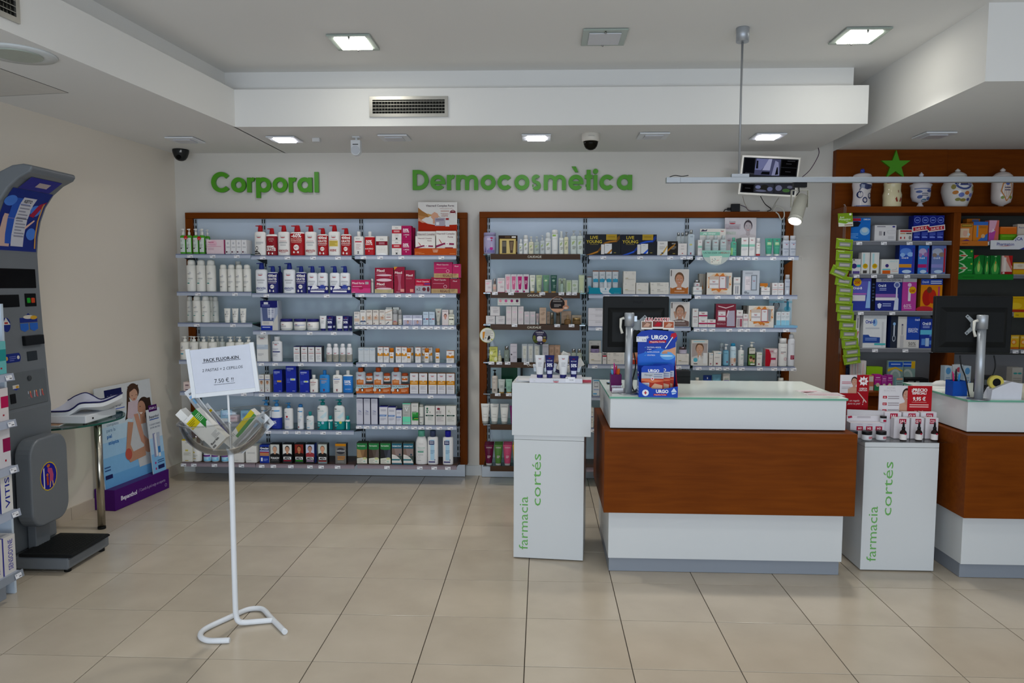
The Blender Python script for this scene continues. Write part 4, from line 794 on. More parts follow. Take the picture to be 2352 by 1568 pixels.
run('R1',g_box,[(1233,1736)],135,'upright hair supplement poster above the frame',dy=.2,zbase=SH['R1'][1]+.001,name='display_poster',cat='poster',D=.006,col='#e2dfd9',dec=[('r',0,.42,1,.58,'#b8300e'),('p',[(0,.42),(0,.67),(.25,.6),(.5,.57),(1,.585),(1,.42)],'#b02a10'),('p',[(0,.9),(.1,.84),(.24,.78),(.3,.74),(.26,.72),(.1,.72),(0,.76)],'#a8743e'),('p',[(0,.76),(.12,.74),(.22,.73),(.1,.68),(0,.64)],'#c08a54'),('p',[(.24,.79),(.3,.775),(.36,.77),(.5,.755),(.58,.72),(.5,.73),(.34,.745),(.26,.735)],'#c89a58'),('p',[(.33,.72),(.35,.78),(.42,.82),(.5,.79),(.53,.74),(.49,.68),(.46,.6),(.38,.6),(.38,.68)],'#d9a487'),('p',[(0,.72),(.1,.66),(.2,.62),(.1,.62),(0,.66)],'#d9a487'),('t','Vitacrecil Complex Forte',.56,.935,.036,'#4a2c3c',{'b':.012,'w':.8}),('t','Vitalidad y crecimiento capilar',.72,.885,.014,'#a05050',{'w':.46}),('t','Tratamiento',.68,.785,.024,'#a04838',{'b':.015,'w':.2}),('t','completo',.68,.75,.024,'#a04838',{'b':.015,'w':.2}),('n',.58,.8,.84,2,.018,'#c09080'),('c',.89,.8,.077,'#7a1a28'),('c',.89,.79,.07,'#e4dcd6'),('r',.83,.8,.95,.83,'#7a1a28'),('r',.43,.56,.69,.71,'#b0a8b4'),('n',.45,.66,.68,2,.02,'#6a5a70'),('r',.46,.575,.54,.63,'#e8e8ec'),('r',.7,.55,.8,.68,'#dcdce0'),('r',.71,.67,.79,.705,'#a02828')])
PX='#8e1a35';PM='#b3245c'
def pil(d=None):return[('t','Pilexil',.32,.64,.3,'#f0e4e4',{'b':.02,'w':.54}),('r',.06,.3,.6,.34,'#c890a0'),('e',.5,.06,.42,.12,'#d8b8c4')]
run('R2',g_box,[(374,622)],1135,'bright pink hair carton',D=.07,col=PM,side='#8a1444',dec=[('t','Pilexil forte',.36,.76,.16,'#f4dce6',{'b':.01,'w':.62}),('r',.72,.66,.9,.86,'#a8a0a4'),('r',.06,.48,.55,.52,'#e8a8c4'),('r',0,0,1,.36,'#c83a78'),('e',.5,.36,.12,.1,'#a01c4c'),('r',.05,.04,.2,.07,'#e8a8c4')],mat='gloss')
run('R2',g_bottle,[(633,670)],1120,'thin white spray bottle behind the pink carton',dy=.05,cap=(.9,.25,'#d8d8d4'),col='#d4d4d0',sh=.04,neck=.8)
for yb,yt,nm in((1252,1152,'bottom'),(1150,1082,'middle'),(1080,978,'top')):
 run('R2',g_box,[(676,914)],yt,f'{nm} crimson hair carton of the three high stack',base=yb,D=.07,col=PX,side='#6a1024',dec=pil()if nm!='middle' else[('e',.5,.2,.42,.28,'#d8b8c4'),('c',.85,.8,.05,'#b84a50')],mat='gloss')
run('R2',g_box,[(676,914)],1254,'pale gold gift strip under the crimson stack',D=.07,col='#b8aa82',dec=[('t','REGALO',.25,.6,.4,'#9a8a5a',{'w':.3}),('e',.8,.5,.12,.3,'#a8a080')])
run('R2',g_box,[(923,1060)],967,'tall crimson shampoo carton with orange corner',D=.06,col=PX,side='#6a1024',dec=[('p',[(0,1),(.35,1),(0,.88)],'#d08a28'),('t','Pilexil',.42,.78,.085,'#f0e4e4',{'b':.015,'w':.78}),('r',.1,.66,.7,.675,'#b86878'),('p',[(.3,.72),(.7,.72),(.62,.4),(.7,.1),(.35,.1),(.42,.4)],'#a85068'),('r',.6,.05,.95,.16,'#d89088'),('r',.2,.03,.55,.05,'#c890a0')],mat='gloss')
run('R2',g_box,[(1066,1190)],1010,'crimson shampoo carton with pink seal',D=.06,col=PX,side='#7a6068',dec=[('t','Pilexil',.45,.78,.09,'#f0e4e4',{'b':.015,'w':.78}),('n',.1,.7,.65,2,.04,'#b86878'),('r',.5,.05,.85,.18,'#d88878')],mat='gloss')
run('R2',g_box,[(1194,1394)],1123,'red and silver capsule carton reading x2',D=.06,col='#a8a8b0',side='#8a1c34',dec=[('r',0,.52,1,1,'#b01c3c'),('t','Pilexil Cápsulas',.5,.83,.1,'#f4e4e4',{'w':.88}),('r',.6,.62,.98,.7,'#4a3a8a'),('r',.06,.56,.5,.6,'#d87888'),('t','x2',.2,.3,.22,'#5a4a50',{'b':.01,'w':.3}),('c',.58,.28,.12,'#6a3038'),('e',.85,.28,.09,.18,'#6a3038')])
def capset(yb,y1,y2,xa,xb,xc,col,nm):
 run('R2',g_box,[(xa,xb)],y1,f'{nm} large capsule carton with REGALO strip',base=yb,dy=.03,D=.07,col=col,dec=[('t','Pilexil Cápsulas',.48,.84,.085,'#f0dce4',{'w':.78}),('n',.1,.7,.6,1,.05,'#d890a8'),('c',.76,.42,.09,'#e8c8d4'),('c',.76,.42,.075,col),('r',0,.0,1,.28,'#b09468'),('t','150+50',.28,.14,.13,'#8a6a48',{'w':.36}),('t','REGALO',.74,.14,.16,'#5a1a28',{'b':.02,'w':.5})],mat='gloss')
 run('R2',g_box,[(xb+3,xc)],y2,f'{nm} small capsule carton at shelf end',base=yb,dy=.03,D=.06,col=col,dec=[('t','Pilexil',.5,.84,.085,'#f0dce4',{'w':.7}),('r',0,0,.75,.3,'#b09468'),('n',.1,.5,.25,3,.06,'#7a5a40')],mat='gloss')
capset(None,1100,1120,1402,1640,1774,PX,'lower');capset(1107,905,930,1436,1672,1780,PM,'upper')
FB=[('n',.1,.8,.9,2,.05,'#6a5a5a'),('r',.55,.62,.75,.66,'#d8a070'),('f',.1,.28,.92,.58,'#c8b0a0','#d0a080','#6a4a38','#bbb'),('r',.1,.07,.35,.12,'#8a6a6a')]
run('R3',g_box,[(477,564)],236,'short white serum carton at left end',D=.06,col='#d9d5d2',dec=[('n',.1,.8,.9,2,.06,'#6a5a5a'),('r',.1,.6,.5,.65,'#6a8aa0'),('r',.05,.25,.9,.48,'#c8b0a0'),('n',.2,.7,.1,2,.04,'#4a6ab0')])
run('R3',g_box,[(569,656)],210,'white serum carton with blond man',D=.06,col='#dcdad8',dec=[('n',.1,.8,.9,2,.05,'#6a6a70'),('f',.02,.18,.98,.62,'#d8d4d0','#d8b49c','#b89a70','#4a5a7a'),('r',.3,.08,.7,.12,'#8a9ab8')])
run('R3',g_box,[(661,750),(758,),(855,)],208,'white serum carton with smiling portrait',D=.06,col='#d6d0ca',dec=FB)
run('R3',g_box,[(946,1050)],198,'white treatment carton with syringe picture',D=.06,col='#dad6d2',dec=[('p',[(0,.8),(1,.98),(1,.92),(0,.74)],'#c8b0a0'),('n',.15,.8,.68,2,.06,'#8a8a8a'),('r',.15,.48,.8,.52,'#8a5a60'),('r',.0,.28,1,.34,'#c0a090'),('p',[(.05,.05),(.5,.22),(.55,.16),(.1,.02)],'#5a6068')])
run('R3',g_box,[(956,1048),(1058,1154)],168,'rear silver lidded carton',dy=.12,D=.06,col='#c8c8c8',dec=[('r',0,.86,1,1,'#f0f0f0')])
run('R3',g_can,[(1060,1138)],197,'clear cased serum stick with brown base',col='#b89480',bands=((.28,'#a8a8aa'),),cap=(.3,'#9a9c9e',.9),sh=.02,dec=[('r',.2,.3,.8,.36,'#b04050')])
run('R3',g_can,[(1148,1204)],197,'silver capped serum stick with white base',col='#d0cabf',bands=((.55,'#a8a8aa'),),cap=(.35,'#9a9c9e',.9),sh=.02,dec=[('r',.2,.3,.6,.34,'#888'),('r',.3,.12,.6,.17,'#333')])
run('R3',g_box,[(1212,1355),(1358,)],287,'wide lilac carton with woman portrait',D=.06,col='#b8bcd0',dec=[('n',.3,.75,.86,2,.07,'#8a8ca0'),('r',0,.5,1,.68,'#e6e8f0'),('f',.12,0,.9,.52,'#b0a8b8','#c8a090','#5a4038','#8a90b0')])
run('R3',g_box,[(1512,1597),(1603,)],236,'pale blue slim carton',D=.06,col='#b8c8d8',dec=[('n',.1,.8,.84,2,.05,'#8a9ab0'),('r',.05,.42,.4,.5,'#4a6a9a'),('r',.5,.42,.95,.5,'#9a4050'),('n',.1,.7,.3,3,.06,'#98aabc')])
run('R3',g_tube,[(1700,1795)],187,'grey cream tube standing on clear cap',col='#b8b8b0',cap=(.2,'#c4c4bc'),narrow=.5,dec=[('r',.3,.72,.5,.8,'#444'),('p',[(.55,.72),(.7,.76),(.55,.8),(.9,.8),(.75,.76),(.9,.72)],'#9a3040'),('n',.2,.8,.5,3,.06,'#98988e')])
run('R3',g_box,[(1798,1893)],206,'carton with dark haired woman',D=.06,col='#d8d0d0',dec=[('n',.05,.9,.92,2,.04,'#9a7a80'),('f',.05,.0,1,.8,'#d8c8c8','#c89484','#2a201e','#d0c8c8')])
run('R3',g_bottle,[(1896,1988)],206,'cream coloured bottle at right end',oval=.6,p=2.5,cap=(.7,.3,'#c8c8c0'),sh=.06,neck=.75,col='#dcdccc',dec=[('r',.1,.84,.9,.9,'#6a6a5a'),('r',.15,.5,.45,.6,'#4a4a44'),('r',.5,.5,.9,.6,'#4a4a44'),('r',.4,.1,.7,.16,'#7a7a6a')])
run('R4',g_box,[(541,624),(626,),(710,)],776,'silver white slim carton',D=.07,col='#c8ced4',top='#b8c4d0',dec=[('t','ISDIN',.5,.82,.05,'#8a98a8'),('r',.05,.87,.95,.93,'#a8bcd0'),('r',.05,.56,.95,.57,'#aab2ba'),('r',.3,.05,.8,.07,'#8a9098')])
SUN=[('eu',.5,.88,.6),('r',0,.43,1,.62,'#cd8418'),('e',.5,.62,.2,.08,'#e6e4e2'),('r',.2,.5,.8,.52,'#e8c890'),('n',.15,.8,.34,3,.07,'#b8b8bc')]
run('R4',g_box,[(829,910),(916,1002),(1100,1184),(1188,1270),(1395,1477)],766,'white sun care carton with orange band',D=.06,col='#dedcdc',top='#b86030',dec=SUN)
run('R4',g_box,[(1290,1366),(1484,1560),(1578,1650)],766,'rear sun care carton with orange band',dy=.1,D=.05,col='#d8d6d6',top='#b86030',dec=SUN)
SUB=[('eu',.5,.85,.6),('r',.15,.42,.85,.62,'#cd8418'),('n',.2,.8,.3,2,.07,'#b8b8bc')]
run('R4',g_bottle,[(1016,1084),(1274,1340),(1541,1609),(1704,1769)],776,'small sun lotion bottle with orange cap',oval=.7,p=2.6,cap=(.95,.28,'#c96f10'),sh=.02,neck=.95,col='#e0dedc',dec=SUB)
run('R4',g_box,[(1864,1978)],822,'short white sun care carton with orange top',D=.07,col='#dedcdc',top='#c87830',side='#c8c4c0',dec=[('eu',.5,.85,.5),('r',0,.4,1,.62,'#cd7f14'),('e',.5,.62,.14,.07,'#e6e4e2'),('n',.15,.8,.3,3,.07,'#b8b8bc')])
for i,x in enumerate((508,772,1041)):
 run('R5',g_bottle,[(x,x+148)],1068,'family sun bottle with rust cap',dy=.045,oval=.6,p=2.6,cap=(.54,.165,'#b04a20'),sh=.08,neck=.56,col='#cdd4dc',dec=[('eu',.45,.87,.5),('c',.42,.62,.12,'#d8a080'),('r',.1,.4,.85,.62,'#c4783c'),('n',.25,.75,.55,2,.05,'#e0b890')])
 run('R5',g_bottle,[(x+152,x+256)],1148,'small sun bottle with rust cap',dy=.045,zbase=SH['R5'][1]+.09,oval=.8,cap=(.96,.33,'#b8512a'),sh=.03,neck=.93,col='#dedcd8',dec=[('eu',.5,.82,.5),('r',.08,.25,.92,.6,'#c8682c'),('e',.5,.62,.14,.1,'#e6dcd2')],capsh='dome')
run('R5',g_box,[(508,764),(771,),(1041,)],1328,'orange pack sleeve with pale blue top',dy=.01,D=.1,name='pack_sleeve',col='#b4541c',dec=[('p',[(0,.55),(.6,.62),(1,.74),(1,1),(0,1)],'#a8c4cc'),('t','PACK INFANTIL',.5,.84,.2,'#5a4438',{'b':.01,'w':.94}),('c',.06,.42,.1,'#c8c0b8'),('e',.36,.42,.085,.22,'#23201e'),('e',.36,.38,.05,.15,'#e8e4e0'),('n',.56,.92,.42,3,.11,'#e8b890'),('p',[(0,.0),(.5,.0),(.6,.3),(.3,.2),(0,.25)],'#c8682c')],mat='gloss')
run('R5',g_box,[(1316,1440),(1452,),(1594,),(1728,),(1862,)],1157,'tall white sun carton with amber band',D=.06,col='#dad8dc',top='#c87838',side='#8a6a50',dec=[('eu',.48,.9,.5),('r',0,.44,1,.64,'#c98418'),('c',.5,.67,.16,'#e4e0dc'),('t','50+',.5,.665,.05,'#a89a8a'),('n',.15,.85,.55,2,.05,'#e8cc98'),('n',.15,.85,.36,5,.04,'#b8b8c0'),('r',.15,.1,.85,.115,'#b8b8c0')])
run('R6',g_box,[(512,610),(621,),(729,833)],222,'tall lavender white carton with navy top',D=.06,col='#c6c6d2',top='#26265c',side='#34346a',dec=[('r',0,.985,1,1,'#26265c'),('t','DUCRAY',.45,.9,.022,'#8a8a98',{'w':.6}),('p',[(.22,.53),(.45,.515),(.75,.5),(.7,.485),(.4,.5)],'#4a5a9a'),('n',.2,.8,.46,5,.025,'#a8a8b8')])
DU=[('r',0,.965,1,1,'#2c2c84'),('n',.15,.8,.8,2,.06,'#9a9aac'),('p',[(.02,.54),(.9,.54),(.82,.44),(.02,.44)],'#6488bc'),('t','DUCRAY',.42,.49,.045,'#dfe6f2',{'w':.6}),('n',.12,.8,.34,3,.05,'#a8a8b8')]
run('R6',g_box,[(856,981)],345,'white carton with blue ribbon mark, tallest',D=.06,col='#d4d4dc',top='#2c2c84',dec=DU);run('R6',g_box,[(988,1103)],354,'white carton with blue ribbon mark, middle size',D=.06,col='#d4d4dc',top='#2c2c84',dec=DU);run('R6',g_box,[(1108,1194)],393,'white carton with blue ribbon mark, smallest',D=.06,col='#d4d4dc',top='#2c2c84',dec=DU)
run('R6',g_box,[(1205,1327)],299,'silver and mint green carton',D=.06,col='#b0b2ae',dec=[('r',0,.96,1,1,'#5ad2a8'),('t','VICHY',.5,.85,.07,'#e8ecea',{'w':.7}),('p',[(.3,.8),(.38,.8),(.5,.68),(.62,.8),(.7,.8),(.53,.63),(.47,.63)],'#e8ecea'),('t','DERCOS',.5,.57,.03,'#8a8c88'),('r',0,.12,1,.37,'#6fdcb4'),('r',0,.02,1,.1,'#86e0c0'),('n',.1,.6,.46,2,.03,'#9a9c98')],mat='gloss')
run('R6',g_box,[(1334,1444)],300,'white and green anti dandruff carton',D=.06,col='#d2d0cc',side='#3a5a3a',dec=[('t','DERCOS',.5,.87,.035,'#5a5a58',{'w':.7}),('r',.1,.6,.6,.62,'#7a7a78'),('c',.66,.62,.05,'#2a2a2a'),('r',.12,.2,.98,.58,'#2f8f3c'),('r',.12,.27,.98,.38,'#1c6a34'),('r',.4,.28,.98,.3,'#c8b040'),('n',.2,.7,.54,2,.04,'#8ac890'),('r',.2,.04,.8,.1,'#e4e2de')])
run('R6',g_can,[(1456,1530)],307,'white dry shampoo spray with grey cap',col='#d2d2cc',cap=(.13,'#a8a8a2',.92),sh=.02,dec=[('p',[(.1,.55),(.2,.66),(.25,.55)],'#6a8a4a'),('r',.1,.42,.95,.45,'#2a3a34'),('n',.2,.8,.34,2,.04,'#b0b0aa'),('r',.2,.1,.6,.13,'#6a6a64')])
KL=('r',.08,.46,.86,.53,'#20453c')
run('R6',g_box,[(1538,1690)],341,'white botanical carton with green leaves',D=.06,col='#d9d7d2',dec=[KL,('e',.25,.86,.09,.06,'#2f6a50'),('e',.25,.76,.16,.02,'#2f6a50'),('e',.24,.67,.08,.05,'#2f6a50'),('p',[(.48,.7),(.52,.62),(.56,.7)],'#33483c'),('t','KLORANE',.47,.495,.035,'#d8e4dc',{'w':.6}),('n',.3,.8,.4,4,.05,'#b0b8b0')])
run('R6',g_box,[(1700,1849)],341,'white botanical carton with red flower',D=.06,col='#d9d5d2',dec=[KL,('e',.3,.85,.16,.06,'#8a3040'),('r',.08,.6,.12,.72,'#3a3030'),('r',.2,.6,.24,.74,'#3a3030'),('r',.36,.6,.4,.8,'#4a3a38'),('r',.5,.6,.54,.74,'#3a3030'),('t','KLORANE',.47,.495,.035,'#d8e4dc',{'w':.6}),('n',.1,.8,.4,5,.05,'#b8b0b0')])
run('R6',g_box,[(1857,2008)],341,'white botanical carton with oat sprig',D=.06,col='#dad9d4',dec=[KL,('p',[(.2,.84),(.3,.68),(.25,.68)],'#7a8a5a'),('p',[(.36,.86),(.34,.68),(.3,.68)],'#8a9a6a'),('r',.42,.6,.44,.7,'#6a7a50'),('t','KLORANE',.47,.495,.035,'#d8e4dc',{'w':.6}),('n',.12,.8,.4,5,.05,'#b8b8b0')])
FT=lambda c1,c2,c3:[('r',.02,.72,.98,.97,'#2e7a44'),('t','farmatint',.45,.86,.07,'#e0ecdc',{'b':.01,'w':.8}),('r',.02,.3,.98,.72,c1),('p',[(.02,.3),(.5,.3),(.3,.72),(.02,.72)],c2),('p',[(.6,.3),(.98,.3),(.98,.72),(.8,.72)],c3),('e',.5,.72,.48,.05,'#2e7a44'),('p',[(.02,.02),(.98,.02),(.98,.26),(.6,.3),(.02,.26)],'#d6d4c8'),('e',.76,.26,.2,.055,'#c4c890'),('n',.08,.55,.2,4,.045,'#a8a89a'),('e',.72,.12,.1,.04,'#a8c4b4')]
for x,n_,cs in((516,'golden brown',('#8a6a4a','#a8875e','#70543a')),(694,'dark brown',('#5c5048','#4a3c36','#685c58')),(869,'black',('#3a3c44','#2c2a2c','#4a4c58'))):
 run('R7',g_box,[(x,x+160)],892,f'green topped hair colour carton, {n_} hair',D=.075,col='#33402f',side='#4a5040',dec=FT(*cs))
FC=[('r',.02,.74,.98,.97,'#2c6478'),('t','FARMATINT',.5,.85,.065,'#dce8ec',{'b':.02,'w':.86}),('r',.02,.4,.98,.74,'#8c7c78'),('p',[(.02,.4),(.4,.4),(.25,.74),(.02,.74)],'#7c6860'),('e',.3,.02,.68,.5,'#d8d4ce'),('r',0,-.5,1,.0,'#d8d4ce'),('t','CLASSIC',.36,.35,.05,'#a8a4a0',{'w':.5}),('c',.78,.46,.09,'#2c4858'),('r',.02,.18,.8,.25,'#2f7078'),('r',.02,.0,.98,.05,'#2c6478')]
FC=[d for d in FC if not(d[0]=='r' and d[2]<0)]
FC[4]=('p',[(.02,.06)]+[(.02+.96*i/8,.06+.4*math.cos(math.pi/2*i/8)**.6)for i in range(9)],'#d8d4ce')
run('R7',g_box,[(1041,1198),(1213,)],894,'teal topped hair colour carton',D=.075,col='#4a544e',side='#3a423c',dec=FC)
run('R7',g_bottle,[(1402,1580)],703,'large tapered white bottle with green cap',oval=.55,cap=(.58,.165,'#5fa892'),sh=.42,neck=.56,col='#dcdad8',dec=[('t','Genové',.5,.74,.035,'#b0b0b0',{'w':.4}),('t','Genocután',.52,.6,.045,'#6ab09c',{'w':.66}),('n',.25,.75,.52,2,.03,'#b8c4c0'),('r',.2,.43,.72,.475,'#4f9a80'),('n',.2,.7,.36,2,.03,'#b8b8b8'),('c',.3,.27,.12,'#b8b8b8'),('c',.3,.27,.1,'#dcdad8'),('r',.18,.14,.5,.155,'#a8a8a8')])
OB=[('r',.28,.16,.68,.9,'#a9cbe0'),('r',.14,.72,.66,.86,'#262a5c'),('n',.2,.6,.81,2,.05,'#dfe4ee'),('n',.3,.7,.5,3,.05,'#7a9ab8'),('r',.1,.08,.75,.12,'#2a2c6c'),('p',[(.68,.14),(.78,.18),(.7,.2)],'#2a2c6c')]
run('R7',g_bottle,[(1583,1744)],703,'large white bottle with slate blue cap',oval=.55,p=2.8,cap=(.56,.175,'#3c4664'),sh=.04,neck=.6,col='#dcdbdb',dec=OB)
run('R7',g_bottle,[(1811,1969)],706,'large white bottle with royal blue cap',oval=.55,p=2.8,cap=(.56,.175,'#20229a'),sh=.04,neck=.6,col='#dcdbdb',dec=OB)

# ------------------------------------------------------------ Dermocosmètica, left bay
CDL=lambda v,h=.05,c='#5a6a5a',w=.8:('t','CAUDALIE',.5,v,h,c,{'w':w})
VIN=lambda c='#a8b880':[('e',.4,.62,.2,.06,c),('e',.55,.68,.14,.04,c),('e',.3,.55,.12,.04,c)]
t_=run('A1',g_jar,[(138,336)],437,'lilac tin canister with skyline print',col='#aca4c4',lid=(.14,'#9a94b4',1.0),mat='gloss',lidmat='gloss',dec=[('r',.3,.75,.62,.86,'#c8c0d4'),('e',.68,.86,.12,.04,'#b01c50'),('e',.68,.73,.06,.03,'#b02c5c'),('r',.3,.08,.9,.22,'#7a72a8'),('p',[(.1,.1),(.22,.1),(.22,.28),(.18,.42),(.14,.28)],'#6a6498'),('r',.42,.1,.52,.3,'#857db0'),('e',.66,.3,.13,.09,'#b8328a'),('p',[(.6,.36),(.78,.36),(.7,.64)],'#beb4cc')])[0]
run('A1',g_box,[(374,672)],480,'dark gift carton with gold window',D=.085,col='#33251f',side='#2a1d18',dec=[('r',.06,0,.92,.82,'#c4a85a'),('r',.1,.03,.88,.78,'#d0ba78'),('r',.19,.04,.42,.72,'#4a463e'),('r',.21,.4,.4,.66,'#6a665c'),('p',[(.56,.72),(.82,.72),(.76,.06),(.62,.06)],'#4a3a30'),('p',[(.6,.66),(.78,.66),(.74,.2),(.64,.2)],'#7a6650'),('r',.34,.87,.62,.96,'#5a4632'),('r',.7,.87,.92,.95,'#dcdad4'),('r',.95,.1,.99,.7,'#8a6a48')],mat='gloss')
CG=VIN()+[CDL(.8,.05),('n',.3,.85,.4,3,.06,'#7a7a6a')]
run('A1',g_bottle,[(695,757)],540,'small white foamer bottle',cap=(.7,.3,'#dcdedc'),sh=.05,neck=.7,col='#e0e2de',dec=CG,capsh='dome')
run('A1',g_can,[(766,840)],478,'white cylindrical spray can',col='#e0e0dc',cap=(.2,'#d6d6d2',.95),sh=.02,dec=CG)
run('A1',g_pump,[(849,928)],498,'cream coloured pump bottle',style='T',pump='#d6d4c8',col='#dad6bc',body=.7,p=3,oval=.9,dec=CG)
run('A1',g_pump,[(934,1018)],500,'grey tinted pump bottle',style='T',pump='#c8ccc8',col='#b0bab4',body=.7,p=3,oval=.9,dec=CG)
run('A1',g_pump,[(1026,1100)],480,'clear pump bottle',style='T',pump='#c4c8c8',col='#c0c6c6',body=.72,p=3,oval=.9,dec=CG)
run('A1',g_bottle,[(1105,1200)],437,'white foaming cleanser bottle with clear lid',cap=(.8,.27,'#d4d8d6'),sh=.06,neck=.75,col='#dfe1dd',dec=CG,capsh='dome')
run('A1',g_can,[(1210,1308)],393,'tallest white water spray can',col='#e2e3e0',cap=(.17,'#dcdcd8',.98),sh=.01,dec=[('r',.1,.87,.66,.96,'#9cc060'),CDL(.76,.04,'#a8aca8'),('n',.3,.8,.2,2,.04,'#c0c4c0')])
run('A1',g_bottle,[(1324,1397)],418,'slim white spray bottle',cap=(.5,.28,'#d4d8d4'),sh=.06,neck=.6,col='#dde0d8',dec=CG)
run('A1',g_pump,[(1402,1470)],430,'cream bottle with silver collar pump',style='T',d=1,pump='#9a9c9c',col='#dcd8b8',body=.78,p=3,oval=.9,dec=CG)
run('A1',g_pump,[(1503,1602),(1607,1700)],406,'frosted body lotion bottle with silver pump',style='T',d=1,pump='#b4b8b8',col='#c8d0ca',body=.78,p=3,oval=.8,dec=CG)
PG=[CDL(.88,.07,'#8a7078'),('e',.35,.7,.25,.07,'#e0b0bc'),('e',.55,.74,.15,.05,'#e4bcc6'),('n',.4,.85,.42,2,.08,'#b8a0a8'),('r',0,0,1,.04,'#8a2a4a')]
run('A2',g_box,[(166,271)],1175,'small white carton with pink vine',D=.06,col='#dcd4d4',dec=PG);run('A2',g_box,[(357,474)],1148,'square white carton with pink vine',D=.06,col='#dcd4d4',side='#8a2a4a',dec=PG)
run('A2',g_bottle,[(284,350)],1157,'frosted foundation bottle with silver cap',cap=(.55,.4,'#a8a4a4'),sh=.12,neck=.5,col='#c8b8ac',dec=[('r',.2,.4,.85,.7,'#d8a89c'),('n',.2,.8,.3,2,.1,'#a89484')],capmat='metal')
for x0,x1,c,n_ in((480,567,'#dc9cac','pale pink'),(571,661,'#cf6a92','rose pink'),(666,757,'#b42c72','magenta'),(763,852,'#96205e','plum')):
 run('A2',g_box,[(x0,x1)],1091,f'white carton holding {n_} tube',D=.04,col='#dad6d8',side='#c4bec2',dec=[('r',.12,.92,.9,.95,'#c0b8bc'),('p',[(.12,.89),(.85,.89),(.74,.18),(.25,.18)],c),('n',.3,.7,.62,3,.07,'#f0d8e0'),('c',.15 if c!='#cf6a92' else .85,.07,.17,c)])
for x0,x1,c,n_ in((860,955,'#dcdcd0','ivory'),(962,1060,'#b4c09a','light green'),(1069,1175,'#6a9478','sage green'),(1187,1293,'#345a50','dark green')):
 run('A2',g_tube,[(x0,x1)],1102,f'{n_} cream tube on gold cap',col=c,cap=(.09,'#c09a5c'),narrow=.74,dec=[('t','CAUDALIE',.5,.88,.05,'#4a564a' if n_!='dark green' else '#c8d4c8',{'w':.9}),('e',.45,.66,.3,.06,'#c4d0a8' if n_!='dark green' else '#9ab4a0'),('n',.4,.95,.36,4,.05,'#7a8a78' if n_!='dark green' else '#9ab4a4')])
GB=[CDL(.86,.06,'#6a7a64'),('e',.4,.6,.3,.1,'#a8b898'),('n',.3,.85,.35,3,.07,'#8a9a84')]
run('A2',g_box,[(1314,1430)],1152,'pale green carton behind silver serum',dy=.07,D=.05,col='#bcc8b0',dec=GB)
run('A2',g_bottle,[(1342,1394)],1160,'silver green serum bottle',cap=(.5,.35,'#b4bcbc'),sh=.08,neck=.6,col='#a4b8ac',capmat='metal',mat='gloss')
run('A2',g_box,[(1438,1520)],1182,'pale green carton holding small tube',D=.045,col='#b8c4a8',dec=[('p',[(.2,.82),(.8,.82),(.7,.15),(.3,.15)],'#a4b888'),('r',.35,.02,.65,.14,'#c8ccc8'),CDL(.92,.05,'#6a7a64')])
run('A2',g_box,[(1526,1620)],1182,'pale green and white carton',D=.045,col='#c8d0c4',dec=GB)
run('A2',g_box,[(1632,1720)],1100,'tall pale green carton holding tube at end',D=.045,col='#b0bca0',dec=[('r',.1,.86,.9,.92,'#d0d4b8'),('p',[(.16,.84),(.86,.84),(.72,.14),(.3,.14)],'#c0c8a0'),('r',.35,.02,.68,.13,'#c4c8cc')])
SV=[CDL(.84,.07,'#8a8488'),('n',.3,.85,.6,4,.08,'#a8a2a6'),('r',0,0,1,.03,'#4a3a40')]
run('A3',g_box,[(171,307),(314,460)],428,'silver white square carton on bottom row',D=.06,col='#d0cccc',dec=SV)
run('A3',g_box,[(236,380)],287,'silver white square carton stacked on two',base=427,D=.06,col='#d0cccc',dec=SV)
LX=[CDL(.86,.035,'#a89aa0'),('e',.5,.68,.36,.05,'#dcc4cc'),('n',.2,.85,.3,3,.05,'#c0b0b8')]
run('A3',g_box,[(473,556),(559,),(652,)],283,'tall pearly pink carton',D=.055,col='#d4cccc',dec=LX)
run('A3',g_box,[(744,827),(829,915)],361,'pearly grey carton',D=.055,col='#c4c0c2',dec=LX)
run('A3',g_tube,[(920,970)],388,'small mauve cream tube with silver cap',col='#b0a0a0',cap=(.18,'#c0c0c0'),dec=[('n',.2,.8,.7,4,.08,'#8a7a7a')])
RG=[CDL(.86,.04,'#7a6458'),('e',.4,.62,.28,.07,'#a8907c'),('e',.65,.7,.2,.05,'#a8907c'),('n',.3,.85,.35,3,.05,'#98826f'),('r',0,0,1,.04,'#3a2420')]
run('A3',g_box,[(974,1075)],303,'tall rose gold carton',D=.055,col='#bfa590',dec=RG)
run('A3',g_box,[(1082,1132)],362,'slim rose gold carton',dy=.06,D=.05,col='#bfa590',dec=RG)
run('A3',g_bottle,[(1134,1190)],372,'bronze serum bottle with pale cap',cap=(.92,.52,'#9a9080'),sh=.05,neck=.9,col='#5a4a38',capmat='metal',mat='gloss')
run('A3',g_bottle,[(1222,1288)],350,'tall bronze serum bottle',cap=(.92,.3,'#7a6e5e'),sh=.05,neck=.9,col='#5c5246',capmat='metal',mat='gloss')
run('A3',g_box,[(1302,1450)],356,'square rose gold carton behind gold bottle',dy=.09,D=.055,col='#b79c86',dec=RG)
run('A3',g_dropper,[(1345,1448)],410,'round gold dropper bottle',col='#7a5c3c',neck='#b09470',lab=None)
run('A3',g_box,[(1458,1606)],416,'beige carton behind gold lidded jar',dy=.1,D=.055,col='#b4a490',dec=RG)
run('A3',g_jar,[(1472,1590)],455,'amber cream jar with gold lid',col='#6a5438',lid=(.36,'#b89a6a',1.0),lidmat='metal',mat='gloss')
